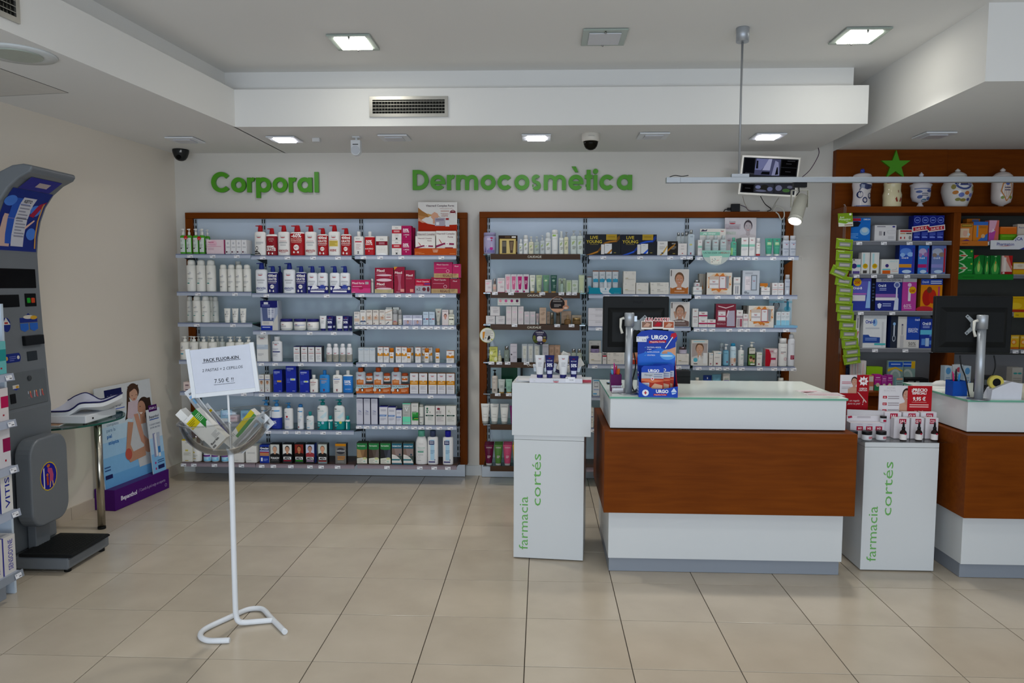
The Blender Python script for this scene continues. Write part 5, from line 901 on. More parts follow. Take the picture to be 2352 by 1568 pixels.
run('A4',g_box,[(223,343)],893,'yellow patterned carton',D=.055,col='#cdcd72',dec=[CDL(.86,.05,'#6a6a3a'),('e',.25,.6,.2,.12,'#dcdcb0'),('e',.8,.2,.2,.14,'#dcdcb0'),('e',.2,.12,.14,.08,'#b4bc50'),('e',.75,.7,.14,.1,'#b8bc58'),('p',[(.5,.6),(.8,.72),(.78,.74),(.48,.62)],'#5a5a3a'),('n',.3,.75,.4,2,.05,'#8a8a4a')])
run('A4',g_dropper,[(349,409)],937,'frosted dropper bottle',col='#b8b49a',neck='#dcd8d0',lab='#c8c4a4')
run('A4',g_bottle,[(444,526)],876,'glass toner bottle with silver cap',cap=(.72,.25,'#a8aaac'),sh=.04,neck=.75,col='#7a857c',capmat='chrome',mat='gloss',p=3.5,oval=.9,dec=[('e',.4,.55,.05,.1,'#c0d0c8'),('n',.3,.7,.2,2,.05,'#a0aca4')])
run('A4',g_box,[(534,637)],848,'tall lavender grey carton with dark dot',D=.055,col='#c4bfc8',dec=[CDL(.88,.045,'#8a848c'),('c',.2,.42,.12,'#4a464c'),('n',.4,.9,.55,2,.04,'#9a94a0'),('n',.4,.9,.3,3,.05,'#a8a2ac')])
run('A4',g_box,[(709,794),(798,886),(891,980)],850,'clear case holding white cream tube',D=.045,col='#aeb4ba',dec=[('p',[(.14,.9),(.86,.9),(.76,.2),(.24,.2)],'#cfcfc6'),('n',.3,.7,.7,5,.07,'#a8a89c'),('r',.3,.02,.7,.18,'#c4c6c8')],mat='gloss')
run('A4',g_box,[(1019,1109)],846,'grey carton with green top edge',D=.055,col='#bebcc2',top='#6a7a3a',dec=[CDL(.85,.045,'#8a848c'),('n',.2,.8,.5,3,.06,'#a09aa4')])
run('A4',g_box,[(1112,1199),(1201,1284)],866,'copper toned carton holding tube',dy=.06,D=.045,col='#a98a74',dec=[('p',[(.14,.9),(.86,.9),(.76,.1),(.24,.1)],'#bb9b84'),('n',.3,.7,.7,3,.07,'#8a6a54')])
run('A4',g_box,[(1290,1440)],980,'low beige carton behind the display tubes',dy=.05,D=.055,col='#b8aca4',dec=[CDL(.8,.12,'#8a7a70')])
run('A4',g_bottle,[(1448,1526),(1538,1608)],916,'clear bottle with chrome cap',cap=(.74,.3,'#b0b0ae'),sh=.05,neck=.8,col='#9aa498',capmat='chrome',mat='gloss',p=3.5,oval=.9)
t=put([('frame',(lambda m:(m.box(-.142,-.009,0,.142,.009,.016,'#15110f'),m.box(-.142,-.009,.226,.142,.009,.262,'#15110f'),m.box(-.142,-.009,.016,-.118,.009,.226,'#15110f'),m.box(.124,-.009,.016,.142,.009,.226,'#15110f'),m)[-1])(MB()),'plastic'),
         ('backing',(lambda m:(m.box(-.118,.0,.016,.124,.006,.226,'#a8bcc8'),m)[-1])(MB()),'gloss'),
         ('picture',(lambda m:(m.box(-.03,-.002,.03,.1,-.0001,.2,'#1f4d38'),m.box(-.085,-.0015,.02,.11,-.0001,.21,'#b4c8d0'),m.box(.085,-.0025,.185,.1,-.0001,.2,'#dfe'),m)[-1])(MB()),'gloss')],'picture_frame',(at_y(1160,900,5.93).x,5.93,SH['A5'][1]))
tag(t,'black framed green picture on fifth left shelf under Dermocosmètica','picture frame')
run('A5',g_pump,[(216,290)],100,'beige lotion bottle with black pump',style='T',pump='#1b191b',col='#c8bfb6',body=.75,p=2.4,oval=.9,dec=[CDL(.82,.04,'#5a5450'),('e',.4,.62,.2,.06,'#b8a8a0'),('r',.3,.2,.7,.24,'#5a5450'),('r',.3,.12,.7,.16,'#5a5450')])
run('A5',g_tube,[(294,382)],217,'silvery white tube on gold cap',col='#bcc2be',cap=(.1,'#b8904c'),dec=[CDL(.85,.05,'#7a807c'),('n',.2,.8,.5,4,.06,'#9aa09c')],mat='gloss')
run('A5',g_tube,[(386,470)],215,'mint green tube on gold cap',col='#8fb8a4',cap=(.1,'#b8904c'),dec=[CDL(.85,.05,'#4a6a5c'),('n',.2,.8,.4,4,.06,'#6a9480')],mat='gloss')
TB=[CDL(.84,.05,'#8a8a88',.95),('n',.2,.8,.4,1,.04,'#a0a09c'),('r',.1,.24,.9,.26,'#a8a8a4')]
run('A6',g_tube,[(79,190),(196,302),(314,430)],520,'tall white body lotion tube',col='#dcdcd8',cap=(.12,'#9a9c98'),narrow=.7,dec=TB)
run('A6',g_tube,[(436,540)],545,'purple shower gel tube',col='#7a2a68',cap=(.1,'#8a3a78'),narrow=.7)
for x0,x1,c,n_ in((121,240,'#5a1634','burgundy'),(243,350,'#4f7a3a','leaf green'),(353,466,'#b8486c','rose pink'),(470,580,'#c89a28','golden yellow')):
 run('A7',g_tube,[(x0,x1)],1032,f'{n_} shower gel tube',col=c,cap=(.1,'#b8b4b4'),narrow=.66,mat='gloss',dec=[('t','CAUDALIE',.5,.86,.06,'#e4d4d8',{'w':.95}),('n',.25,.8,.4,3,.05,'#d8c0c8')])
 for j,dy in enumerate((.09,.15)):
  run('A7',g_tube,[(x0+4+4*j,x1+2+4*j)],1012-22*j,f'rear {n_} shower gel tube, row {("two", "three")[j]}',dy=dy,col=c,cap=(.1,'#b8b4b4'),narrow=.66,mat='gloss')
# signs hung on the left bay
def disc(zm,x,y,r,Y,col,rim,dec,label,th=.004):
 p=at_y(*zp(zm,x,y),Y);R=r*ZOOM[zm][2]*Y/FPX;t=thing('hanging_sign',(p.x,Y,p.z),0,label,'sign')
 m=MB();m.prism(ell(0,0,R,R,32),-th,0,rim,'y');m.prism(ell(0,0,R*.95,R*.95,32),-th-.0004,-th+.0002,col,'y');m.build('disc','print',t)
 m=MB();q=MB();decals(q,dec,2*R,2*R,lambda x,z:-th-.0006);m.v=[(v[0],v[1],v[2]-R)for v in q.v];m.f=q.f;m.c=q.c;m.sm=q.sm;m.build('print','print',t);return t
disc('U4',1245,258,118,5.735,'#2a2526','#c8987c',[('t','CAUDALIE',.44,.86,.07,'#e8e4e0',{'b':.02,'w':.6}),('n',.2,.8,.74,2,.06,'#a8a09c'),('n',.28,.72,.5,3,.07,'#a8a09c'),('p',[(.08,.25),(.92,.25),(.78,.1),(.5,.03),(.22,.1)],'#c8987c'),('e',1.02,.34,.2,.14,'#b8846a'),('e',1.02,.3,.12,.07,'#d8b8a4'),('r',.95,.46,1.1,.8,'#c89a80')],'round black promotional disc with pink rim above gold bottles')
disc('U4',978,748,112,5.73,'#33304a','#2a2638',[('t','CAUDALIE',.5,.84,.08,'#e4e0e4',{'b':.02,'w':.62}),('n',.3,.7,.72,2,.05,'#a8a4b8'),('e',.14,.45,.1,.2,'#6a7038'),('e',.25,.25,.15,.12,'#4a5428'),('e',.8,.3,.14,.12,'#8a6a28'),('r',.32,.28,.68,.5,'#d0c8dc'),('e',.5,.5,.18,.09,'#e0dae4'),('e',.5,.28,.18,.05,'#b8b0c8'),('r',.74,.46,.9,.56,'#8a8a60'),('r',.56,.06,.62,.14,'#d8d8d8')],'round dark purple promotional disc in the left bay')
disc('U4',190,715,114,5.73,'#dad8d0','#a8b060',[('n',.36,.9,.82,7,.06,'#a8a49c'),('p',[(.2,.72),(.36,.74),(.3,.3),(.2,.3)],'#c8842c'),('r',.2,.2,.3,.3,'#8a8a84'),('p',[(.5,.2),(.56,.42),(.66,.48),(.72,.3),(.62,.2)],'#2a2826'),('r',.36,.26,.44,.4,'#9a9690'),('c',.8,.22,.05,'#b8b840'),('n',.5,.7,.14,1,.05,'#555')],'round white promotional disc hanging on the left wooden frame')
p=at_y(*zp('U4',515,214),5.76);m=MB();w2=(683-347)*.153086*5.76/FPX/2;h2=(268-160)*.153086*5.76/FPX/2
m.box(-w2,-.002,-h2,w2,0,h2,'#cfcfcb');m2=MB();decals(m2,[('e',.125,.62,.055,.2,'#d890a0'),('e',.37,.62,.06,.2,'#c85a90'),('e',.63,.62,.06,.2,'#a83070'),('e',.87,.62,.06,.2,'#5a2848'),('n',.04,.2,.2,1,.06,'#888'),('n',.28,.46,.2,1,.06,'#888'),('n',.54,.72,.2,1,.06,'#888'),('n',.78,.96,.2,1,.06,'#888')],2*w2,2*h2,lambda x,z:-.002)
m2.v=[(v[0],v[1],v[2]-h2)for v in m2.v];t=thing('hanging_sign',p,0,'white card with four coloured dots hanging under the second shelf','sign');m.build('card','print',t);m2.build('print','print',t)
# ------------------------------------------------------------ Dermocosmètica, middle bay
def live(g,b1,b2):return[('p',[(.06,0),(.2,.12),(.35,.2),(.45,.42),(.55,.62),(.7,.7),(.85,.72),(.97,.96),(.99,.8),(.9,.62),(.72,.6),(.6,.52),(.48,.3),(.36,.1),(.2,.02)],b2),('p',[(.04,.02),(.22,.1),(.38,.22),(.44,.4),(.4,.28),(.36,.14),(.2,.04)],b1),('p',[(.5,.56),(.68,.66),(.88,.7),(.9,.66),(.7,.62)],b1),('r',.6,.73,.9,1,'#a88a2c'),('r',.65,.87,.85,.89,'#6a5418'),('t','LiVE',.26,.85,.15,'#d0b83a',{'b':.012,'w':.28}),('t','YOUNG',.26,.65,.15,'#d0b83a',{'b':.012,'w':.44}),('r',.14,.51,.38,.53,'#8a7a3a'),('r',.46,.05,.55,.52,'#d8d4d0'),('r',.56,.08,.76,.55,'#d6d6d6'),('t','ISDIN',.64,.47,.03,'#555',{'w':.1}),('p',[(.62,.08),(.76,.3),(.76,.2),(.7,.08)],b1),('r',.78,.05,.94,.5,'#26282c'),('r',.82,.1,.88,.14,'#8a7a3a')]
run('B1',g_box,[(92,650)],463,'black gift carton reading LIVE YOUNG with gold swirl',D=.09,col='#26282c',side='#1a1b1e',dec=live(0,'#b87a28','#6a4a20'),mat='gloss')
run('B1',g_box,[(657,1219)],466,'black gift carton reading LIVE YOUNG with blue swirl',D=.09,col='#23252e',side='#1a1b1e',dec=live(0,'#2a5ad0','#1c3480'),mat='gloss')
run('B1',g_box,[(1227,1389)],573,'white ampoule carton with gold flow',D=.06,col='#d8d6d2',dec=[('t','ISDIN',.45,.84,.08,'#4a4a48',{'w':.4}),('n',.2,.75,.6,3,.08,'#a8a49c'),('p',[(.2,.0),(.5,.2),(.95,.7),(1,.6),(.7,.2),(.4,0)],'#c8a050'),('p',[(.35,.1),(.45,.15),(.35,.2),(.65,.2),(.55,.15),(.65,.1)],'#3a3a3a')])
run('B1',g_box,[(1391,1547)],573,'black ampoule carton with gold flow',D=.06,col='#26221f',dec=[('t','ISDIN',.6,.84,.08,'#d8d4cc',{'w':.4}),('n',.35,.85,.6,3,.08,'#98948c'),('p',[(0,.4),(.3,.6),(.8,.85),(.7,.7),(.3,.45),(0,.25)],'#a8742c'),('r',.5,.1,.75,.16,'#8a7a3a')])
run('B1',g_box,[(1552,1690)],606,'low white carton before clear bottles',D=.06,col='#dad4d0',dec=[('t','ISDIN',.5,.78,.07,'#6a6a68',{'w':.3}),('n',.3,.7,.55,2,.06,'#b0aca8'),('r',.42,.14,.58,.2,'#b8483c')])
run('B1',g_bottle,[(1516,1590),(1580,1652),(1646,1712)],440,'rear clear micellar bottle with silver cap',dy=.11,oval=.6,cap=(.62,.14,'#b4b6b6'),sh=.1,neck=.5,col='#b2babc',capmat='metal',mat='gloss')
run('B1',g_bottle,[(1694,1804)],396,'clear micellar bottle with silver cap',oval=.6,p=2.6,cap=(.44,.16,'#b4b6b6'),sh=.08,neck=.45,col='#b6c2ca',capmat='metal',mat='gloss',dec=[('t','ISDIN',.55,.87,.05,'#6a7a84',{'w':.4}),('e',.45,.5,.22,.04,'#c8c078'),('p',[(.3,.05),(.42,.09),(.3,.13),(.62,.13),(.5,.09),(.62,.05)],'#8a2a40')])
run('B2',g_tube,[(121,203)],1126,'rear sunscreen tube with copper top',dy=.08,col='#b8c4cc',cap=(.1,'#2f8aa8'),bands=((.95,'#7a4a38'),),dec=[('e',.5,.3,.4,.12,'#58b0d0')])
run('B2',g_tube,[(211,309),(313,),(416,),(518,)],1031,'sunscreen tube in teal display tray',dy=.05,zbase=SH['B2'][1]+.006,col='#c8ccd0',cap=(.08,'#d0d4d8'),narrow=.86,bands=((.93,'#8a5a44'),),dec=[('n',.2,.8,.8,2,.04,'#98a0a8'),('r',.0,.44,1,.6,'#3c98b8'),('c',.5,.6,.12,'#3c98b8'),('n',.2,.8,.38,1,.05,'#a8b0b8')])
t=thing('display_tray',(at_y(*zp('B2',0,1300),5.755).x,5.755,SH['B2'][1]+.0005)if 0 else(at_y(*zp('U2',408,1340),5.76).x,5.76,SH['B2'][1]+.0005),0,'teal and white cardboard tray holding sunscreen tubes','tray')
w2=(655-160)*.146659*5.76/FPX/2
m=MB();m.box(-w2,0,0,w2,.003,.048,'#17859c');m.box(-w2,.0032,0,-w2+.003,.09,.048,'#17859c');m.box(w2-.003,.0032,0,w2,.09,.048,'#17859c');m.box(-w2+.0032,.0032,0,w2-.0032,.09,.003,'#17859c');m.build('tray','print',t)
m=MB();decals(m,[('p',[(.33,1),(.68,1),(.62,.6),(.62,.3),(.7,0),(.44,0),(.36,.3)],'#cfd6da'),('p',[(.47,1),(.55,1),(.55,1.9),(.53,2.2),(.49,2.2),(.47,1.9)],'#cfd6da'),('t','MINERALS',.5,.38,.14,'#5a9ab0',{'w':.22}),('r',.505,.6,.52,.85,'#2f8aa8'),('p',[(.48,.75),(.545,.75),(.512,.95)],'#2f8aa8'),('r',.78,.12,.95,.15,'#9ad0dc')],2*w2,.048,lambda x,z:0);m.build('print','print',t)
HD=[('t','HD',.2,.86,.07,'#9a9690',{'w':.2}),('c',.78,.8,.08,'#b0aca6'),('c',.78,.8,.068,'#d6d2ca'),('p',[(.74,.8),(.77,.77),(.83,.84),(.77,.79)],'#8a8680'),('r',.15,.36,.38,.4,'#a89a58'),('n',.15,.9,.3,2,.05,'#b8b4ac')]
run('B2',g_box,[(692,887)],1219,'cream carton at bottom of stack',D=.07,col='#d6d2ca',dec=HD);run('B2',g_box,[(698,893)],1041,'cream carton on top of stack',base=1218,D=.07,col='#d6d2ca',dec=HD);run('B2',g_box,[(895,1090)],1221,'cream carton right of the stack',D=.07,col='#d6d2ca',dec=HD)
HF=[('t','HD',.12,.62,.2,'#9a9690',{'w':.12}),('r',.36,.68,.52,.76,'#8a8680'),('n',.36,.7,.5,2,.12,'#b8b4ac'),('c',.85,.5,.06,'#b0aca6'),('c',.85,.5,.05,'#d6d2ca')]
run('B2',g_box,[(1120,1410)],1306,'lower flat cream carton beside poster',D=.07,col='#d6d2ca',dec=HF);run('B2',g_box,[(1117,1408)],1215,'upper flat cream carton beside poster',base=1305,D=.07,col='#d6d2ca',dec=HF)
def poster(key,x0,x1,yt,bg,skin,hair,cloth,extra,desc,dy=.03,lean=0,name='display_poster',D=.006,base=None):
 return run(key,g_box,[(x0,x1)],yt,desc,dy=dy,D=D,name=name,cat='poster',base=base,col='#dcdad8',dec=[('f',.03,.02,.97,.98,bg,skin,hair,cloth)]+extra)
poster('B2',1424,1725,1010,'#cdc8c4','#b9856a','#6a4a34','#a05a28',[('p',[(.03,.02),(.97,.02),(.97,.3),(.8,.22),(.5,.18),(.2,.2),(.03,.28)],'#a8622c'),('t','NOX',.5,.22,.06,'#ece8e4',BB),('n',.25,.78,.12,2,.03,'#d8b89c'),('r',.05,.72,.09,.96,'#4a4644')],'poster of smiling woman reading NOX, orange foot')
for j,(yb,yt)in enumerate(((537,456),(454,371),(369,286))):
 run('B3',g_box,[(129,385)],yt,f'{("bottom", "middle", "top")[j]} flat white carton left of the monitor',base=yb,D=.07,col='#d6d2d6',dec=[('t','redox',.14,.8,.16,'#a8a4a8',{'w':.14}),('n',.38,.75,.78,2,.16,'#b4b0b4'),('r',.75,.15,.92,.2,'#b8b4b8')][1:])
poster('B3',1268,1536,200,'#d2ccc8','#b88e78','#5a4438','#5a4a4a',[('p',[(.03,.02),(.97,.02),(.97,.2),(.6,.3),(.4,.3),(.03,.2)],'#6a5450'),('p',[(.16,.6),(.24,.62),(.34,.42),(.3,.3),(.24,.36)],'#b88e78'),('p',[(.84,.6),(.76,.62),(.66,.42),(.7,.3),(.76,.36)],'#b88e78'),('t','REDEFINER',.5,.22,.055,'#e8e4e0',{'b':.02,'w':.7}),('n',.2,.8,.12,2,.03,'#a89a98'),('r',.05,.74,.09,.96,'#3a3634')],'poster of woman holding her face reading REDEFINER')
run('B4',g_box,[(138,305)],738,'rear pale carton behind lilac jar',dy=.09,D=.05,col='#cdc9c4',dec=[('t','HD',.16,.9,.05,'#9a9690',{'w':.2}),('c',.76,.86,.06,'#b4b0aa'),('r',.1,.5,.9,.52,'#555')])
run('B4',g_box,[(143,315)],905,'cream carton under lilac jar',D=.07,col='#d8d2ca',dec=HD)
run('B4',g_jar,[(162,283)],805,'lilac cream jar with black lid on carton',base=904,col='#8a7ca0',lid=(.4,'#181618',1.0),dec=[('t','HD',.6,.5,.3,'#3a3448',{'w':.3})],mat='gloss')
run('B4',g_box,[(327,383)],893,'narrow white carton with red band',D=.05,col='#d4cfcc',dec=[('r',0,.6,1,.72,'#a02838'),('r',.1,.76,.9,.9,'#555'),('n',.2,.8,.4,2,.08,'#a8a4a0')])
run('B4',g_box,[(389,630)],980,'lower flat cream carton beside monitor pole',D=.07,col='#d8d2ca',dec=HF);run('B4',g_box,[(389,630)],893,'upper flat cream carton beside monitor pole',base=979,D=.07,col='#d8d2ca',dec=HF)
run('B4',g_box,[(726,850)],875,'red and tan poster reading NOX behind display',D=.006,name='display_poster',cat='poster',col='#a8372a',dec=[('r',0,.5,1,1,'#b5765c'),('e',.5,.8,.3,.16,'#c08a70'),('t','NOX',.3,.4,.12,'#ece4e0',{'b':.03,'w':.5})])
run('B4',g_box,[(1228,1346)],921,'lower cream carton right of the first aid display',D=.07,col='#d4cec4',dec=HD[:3]);run('B4',g_box,[(1228,1346)],760,'upper cream carton right of the first aid display',base=919,D=.07,col='#d4cec4',dec=HD[:3])
run('B4',g_box,[(1352,1524)],921,'cream carton under silver lidded jar',D=.07,col='#d8d2ca',dec=HD)
run('B4',g_jar,[(1376,1495)],820,'lilac jar with silver lid on carton',base=919,col='#aca4b4',lid=(.4,'#8a7a80',.85),lidmat='chrome',dec=[('r',.1,.2,.9,.6,'#bcb4c4')])
run('B5',g_box,[(192,287),(291,)],1280,'white and blue skincare carton',D=.06,col='#d6dade',dec=[('r',.08,.92,.95,1,'#5aa0c8'),('r',.2,.55,.8,.85,'#8a9098'),('r',.24,.6,.76,.8,'#d6dade'),('n',.1,.9,.4,2,.05,'#7a9ad0'),('r',.05,.08,.6,.16,'#5aa8d8')])
run('B5',g_box,[(420,530),(560,)],1300,'white carton low behind counter items',D=.06,col='#d4d6d8',dec=[('n',.1,.9,.4,2,.05,'#7a9ad0')])
run('B6',g_box,[(1395,1480),(1300,)],577,'tall pale carton with navy line',D=.06,col='#d8d4cc',dec=[('r',.3,.53,.95,.57,'#4a5090'),('n',.2,.9,.8,3,.05,'#b0aca4'),('n',.2,.9,.4,4,.05,'#b0aca4')])
# ------------------------------------------------------------ Dermocosmètica, right bay
run('C1',g_box,[(206,224)],557,'rear slim white carton beside gift display',dy=.06,D=.05,col='#d4d2d0')
CE=lambda c:[('eu',.5,.88,.55),('r',0,.5,1,.63,c),('n',.15,.85,.4,3,.05,'#b8b8bc')]
run('C1',g_box,[(227,293)],551,'slim white carton with mint band',D=.05,col='#dedcda',dec=CE('#8cc4b0'))
run('C1',g_box,[(648,1144)],205,'upright skincare poster with woman, grey and green print',dy=.22,zbase=SH['C1'][1]+.001,D=.006,name='display_poster',cat='poster',col='#cfcacc',dec=[('f',.48,.02,1.0,1.0,'#cfcacc','#b4aaac','#4a4248','#c8c2c4'),('r',.0,.72,.5,.84,'#b8b0b6'),('eu',.24,.9,.24),('n',.12,.45,.78,2,.03,'#9a9094'),('t','RENUEVA TU PIEL',.26,.73,.035,'#98707a',{'w':.42}),('t','RESULTADOS',.2,.63,.03,'#8cb88c',{'w':.3}),('t','EN 2 SEMANAS',.2,.59,.03,'#8cb88c',{'w':.3}),('r',.12,.32,.35,.48,'#c0bac0'),('eu',.14,.44,.12)])
run('C1',g_box,[(258,662)],376,'white backing card of the gift set reading PIEL GRASA',dy=.07,zbase=SH['C1'][1]+.001,D=.004,name='display_card',cat='card',col='#d4d0c8',dec=[('r',0,.76,.78,.88,'#8cc0aa'),('t','¿PIEL GRASA?',.36,.82,.06,'#e8f0ea',{'b':.01,'w':.5,'s':.15}),('eu',.87,.94,.16),('p',[(.03,.9),(.1,.98),(.2,.94),(.28,.99),(.26,.91)],'#4a4258'),('r',0,0,.95,.7,'#c4c4c2')])
run('C1',g_bottle,[(322,424),(443,545),(567,665)],482,'frosted mint bottle in gift display',dy=.02,oval=.6,p=2.6,cap=(.55,.2,'#bcc4c4'),sh=.16,neck=.55,col='#b8c4c4',dec=[('eu',.5,.85,.55),('n',.15,.9,.6,1,.06,'#8a9494'),('r',.0,.12,1,.5,'#a8bcbc')],mat='gloss')
p=at_y(*zp('U3',512,715),5.737);k=.146674*5.737/FPX
t=thing('display_card',(p.x,5.737,p.z),0,'half round card reading un neceser de regalo hanging below shelf','card')
m=MB();m.prism([(221*k,0)]+[(221*k*math.cos(-math.pi*i/20),228*k*math.sin(-math.pi*i/20))for i in range(21)][1:],-.003,0,'#b8c0bc','y')
m.add([(-221*k,-.0036,-2*k),(221*k,-.0036,-2*k),(200*k,-.0036,-105*k),(-200*k,-.0036,-105*k)],[(0,1,2,3)],'#86bcac');m.build('card','print',t)
m=MB();put_text(m,'UN NECESER DE',-62*k,-38*k,26*k,'#2c4a44',lambda x,z:(x,-.0042,z),wmax=265*k);put_text(m,'REGALO',135*k,-36*k,27*k,'#9a3c34',lambda x,z:(x,-.0042,z),bold=.01,wmax=130*k)
m.add([(x*k,-.0044,z*k)for x,z in((-100,-88),(90,-85),(70,-205),(-75,-208))],[(0,1,2,3)],'#d8d8ce')
for i in range(14):
 a,b=random.uniform(-80,70),random.uniform(-195,-100);m.add([(x*k,-.005,z*k)for x,z in((a,b),(a+8,b+3),(a+12,b+16),(a+4,b+12))],[(0,1,2,3)],('#4a6a68','#5a9aa0','#b8404a')[i%3])
m.build('print','print',t)
run('C1',g_bottle,[(730,824)],517,'green cleanser bottle',oval=.6,p=2.4,cap=(.5,.2,'#6aae96'),sh=.2,neck=.5,col='#5aa48c',dec=[('eu',.55,.86,.5),('n',.1,.9,.5,4,.07,'#8ac4b0'),('r',.0,.08,.3,.55,'#98c880')],mat='gloss')
run('C1',g_box,[(906,1019)],516,'white carton with mint band, wider',D=.16,col='#dedcda',side='#8aa89c',dec=CE('#8cc4b0'));run('C1',g_box,[(1030,1120)],511,'white carton with mint band, taller',D=.07,col='#dedcda',dec=CE('#8cc4b0'))
run('C1',g_bottle,[(1127,1194)],526,'slim white bottle with red foot label',oval=.8,cap=(.85,.28,'#dedcda'),sh=.03,neck=.85,col='#dedcd8',dec=[('eu',.5,.85,.6),('r',.1,.6,.8,.62,'#888'),('r',-.05,.02,1.0,.16,'#a83034')])
run('C1',g_tube,[(1268,1394),(1397,1510)],528,'green face gel tube with white cap',col='#4a9a82',cap=(.12,'#d4d8d4'),narrow=.7,dec=[('eu',.5,.9,.5),('r',.1,.55,.9,.74,'#88b888'),('n',.2,.8,.7,2,.07,'#d8e4c8'),('n',.1,.9,.42,2,.06,'#6ab49c')],mat='gloss')
run('C1',g_bottle,[(1542,1648),(1652,1755)],488,'clear micellar water bottle with grey cap',oval=.6,p=2.6,cap=(.86,.22,'#bdbdc0'),sh=.04,neck=.86,col='#b9bec8',dec=[('t','Eucerin',.55,.82,.075,'#3a4a8a',{'w':.7}),('e',.55,.73,.15,.02,'#a83040'),('r',.1,.42,.9,.46,'#7a8494'),('n',.2,.8,.3,3,.06,'#98a2b0')],mat='gloss')
run('C2',g_box,[(152,289)],1287,'low white carton under small jar',D=.07,col='#dcdcda',dec=[('eu',.5,.83,.4),('r',0,.38,1,.52,'#b4bac0')])
run('C2',g_jar,[(155,257)],1178,'small white jar with silver lid on carton',base=1286,col='#c8c8ca',lid=(.42,'#b8b8bc',.85),lidmat='chrome',dec=[('e',.5,.5,.2,.12,'#a84050')])
EXP=lambda:[('e',.5,.55,.48,.44,'#d8bc9c'),('p',[(.05,.3),(.15,.55),(.05,.8),(.25,.78),(.4,.98),(.5,.85),(.65,.99),(.72,.82),(.95,.85),(.86,.6),(.98,.45),(.8,.4),(.82,.2),(.6,.24),(.5,.1),(.38,.22),(.2,.16),(.2,.32)],'#c8742c'),('r',.1,.28,.9,.84,'#c4b4a8'),('r',.12,.3,.46,.68,'#dcdada'),('eu',.28,.62,.16),('r',.12,.44,.46,.52,'#b8b0b4'),('r',.5,.26,.76,.84,'#a8505a'),('r',.52,.3,.74,.82,'#d8d6d8'),('eu',.63,.76,.14),('p',[(.78,.3),(.86,.3),(.88,.84),(.76,.84)],'#8a8c90'),('n',.25,.8,.1,2,.04,'#d8a890')]
run('C2',g_box,[(366,762)],1063,'gift carton with orange splash and window',D=.05,col='#d4cec4',side='#5a4a40',dec=EXP(),mat='gloss')
run('C2',g_box,[(244,320),(338,380)],1082,'rear gift carton edge with orange splash',dy=.1,D=.05,col='#b4aca0',dec=[('p',[(.3,.1),(.8,.5),(.5,.8),(.9,.3)],'#b8742c')])
run('C2',g_box,[(785,892)],1136,'tall white serum carton with grey band',D=.06,col='#dad8d6',dec=[('eu',.5,.9,.5),('r',0,.55,1,.68,'#b4b8bc'),('r',.25,.06,.45,.5,'#9a9ca4'),('r',.55,.06,.75,.5,'#8a8c94')])
run('C2',g_box,[(926,1194)],1031,'silver gift carton with bottle window',D=.06,col='#b9bfc8',side='#8a929c',dec=[('n',.15,.6,.9,2,.04,'#8a8e98'),('r',.15,.2,.5,.76,'#d0c8ce'),('p',[(.16,.76),(.34,.76),(.44,.2),(.16,.2)],'#dcd4d8'),('n',.2,.42,.6,4,.06,'#b0a4ac'),('r',.5,.18,.86,.82,'#7a8088'),('r',.56,.22,.8,.78,'#b0bac8'),('eu',.68,.6,.2),('e',.2,.1,.1,.05,'#7a808a'),('e',.34,.07,.08,.04,'#8a909a')],mat='gloss')
run('C2',g_box,[(1197,1320)],1229,'rear orange topped carton',dy=.09,D=.05,col='#dad6d0',dec=[('r',0,.74,1,1,'#c8782c'),('c',.72,.66,.16,'#d08a38')])
run('C2',g_box,[(1217,1356)],1294,'low white carton with grey band',D=.06,col='#dcdad8',dec=[('eu',.5,.84,.4),('r',0,.4,1,.52,'#b4b4b8')])
run('C2',g_box,[(1391,1479),(1481,1570)],1223,'white carton with thin red line',D=.06,col='#dad8d8',dec=[('eu',.55,.86,.55),('r',.05,.58,.95,.62,'#a8a8b0'),('r',.05,.43,.95,.47,'#c07870'),('n',.15,.8,.3,3,.06,'#b8b8bc')])
run('C2',g_bottle,[(1574,1658)],1096,'clear bottle with grey cap at shelf end',oval=.6,p=2.6,cap=(.8,.22,'#bdbdc0'),sh=.05,neck=.8,col='#b6bcc8',dec=[('t','Eucerin',.55,.84,.06,'#3a4a8a',{'w':.7}),('r',.1,.5,.9,.54,'#7a8494'),('r',.25,.08,.7,.3,'#d0d8e0')],mat='gloss')
CR=[('eu',.5,.88,.5),('r',0,.4,1,.58,'#a82452'),('n',.2,.8,.3,2,.08,'#b8b8bc')]
run('C3',g_box,[(186,267)],294,'tall white carton with thin maroon line',D=.055,col='#d8d6d4',dec=[('eu',.5,.9,.5),('r',.1,.55,.9,.58,'#8a3a50'),('n',.2,.8,.4,4,.05,'#b0b0b0')])
run('C3',g_box,[(271,391)],443,'lower white carton with magenta band',D=.06,col='#dcd8d6',dec=CR);run('C3',g_box,[(273,393)],336,'upper white carton with magenta band',base=442,D=.06,col='#dcd8d6',dec=CR);run('C3',g_box,[(393,505)],443,'white carton with magenta band right of pair',D=.06,col='#dcd8d6',dec=CR)
run('C3',g_box,[(510,789)],226,'wine red gift carton reading REGALO',D=.055,col='#7a1c30',side='#5a1020',dec=[('p',[(.1,.92),(.5,.84),(.9,.94),(.88,.9),(.5,.8),(.12,.88)],'#d8c0c4'),('r',.1,.26,.5,.72,'#a88088'),('r',.13,.3,.48,.66,'#d8d4d6'),('eu',.3,.58,.18),('r',.13,.44,.48,.5,'#b02c58'),('p',[(.56,.05),(.56,.4),(.64,.7),(.94,.72),(.96,.05)],'#a8a0b0'),('p',[(.56,.4),(.66,.72),(.6,.72),(.53,.46)],'#d8c8d0'),('t','REGALO',.28,.15,.075,'#c8a0a8',{'w':.42})],mat='gloss')
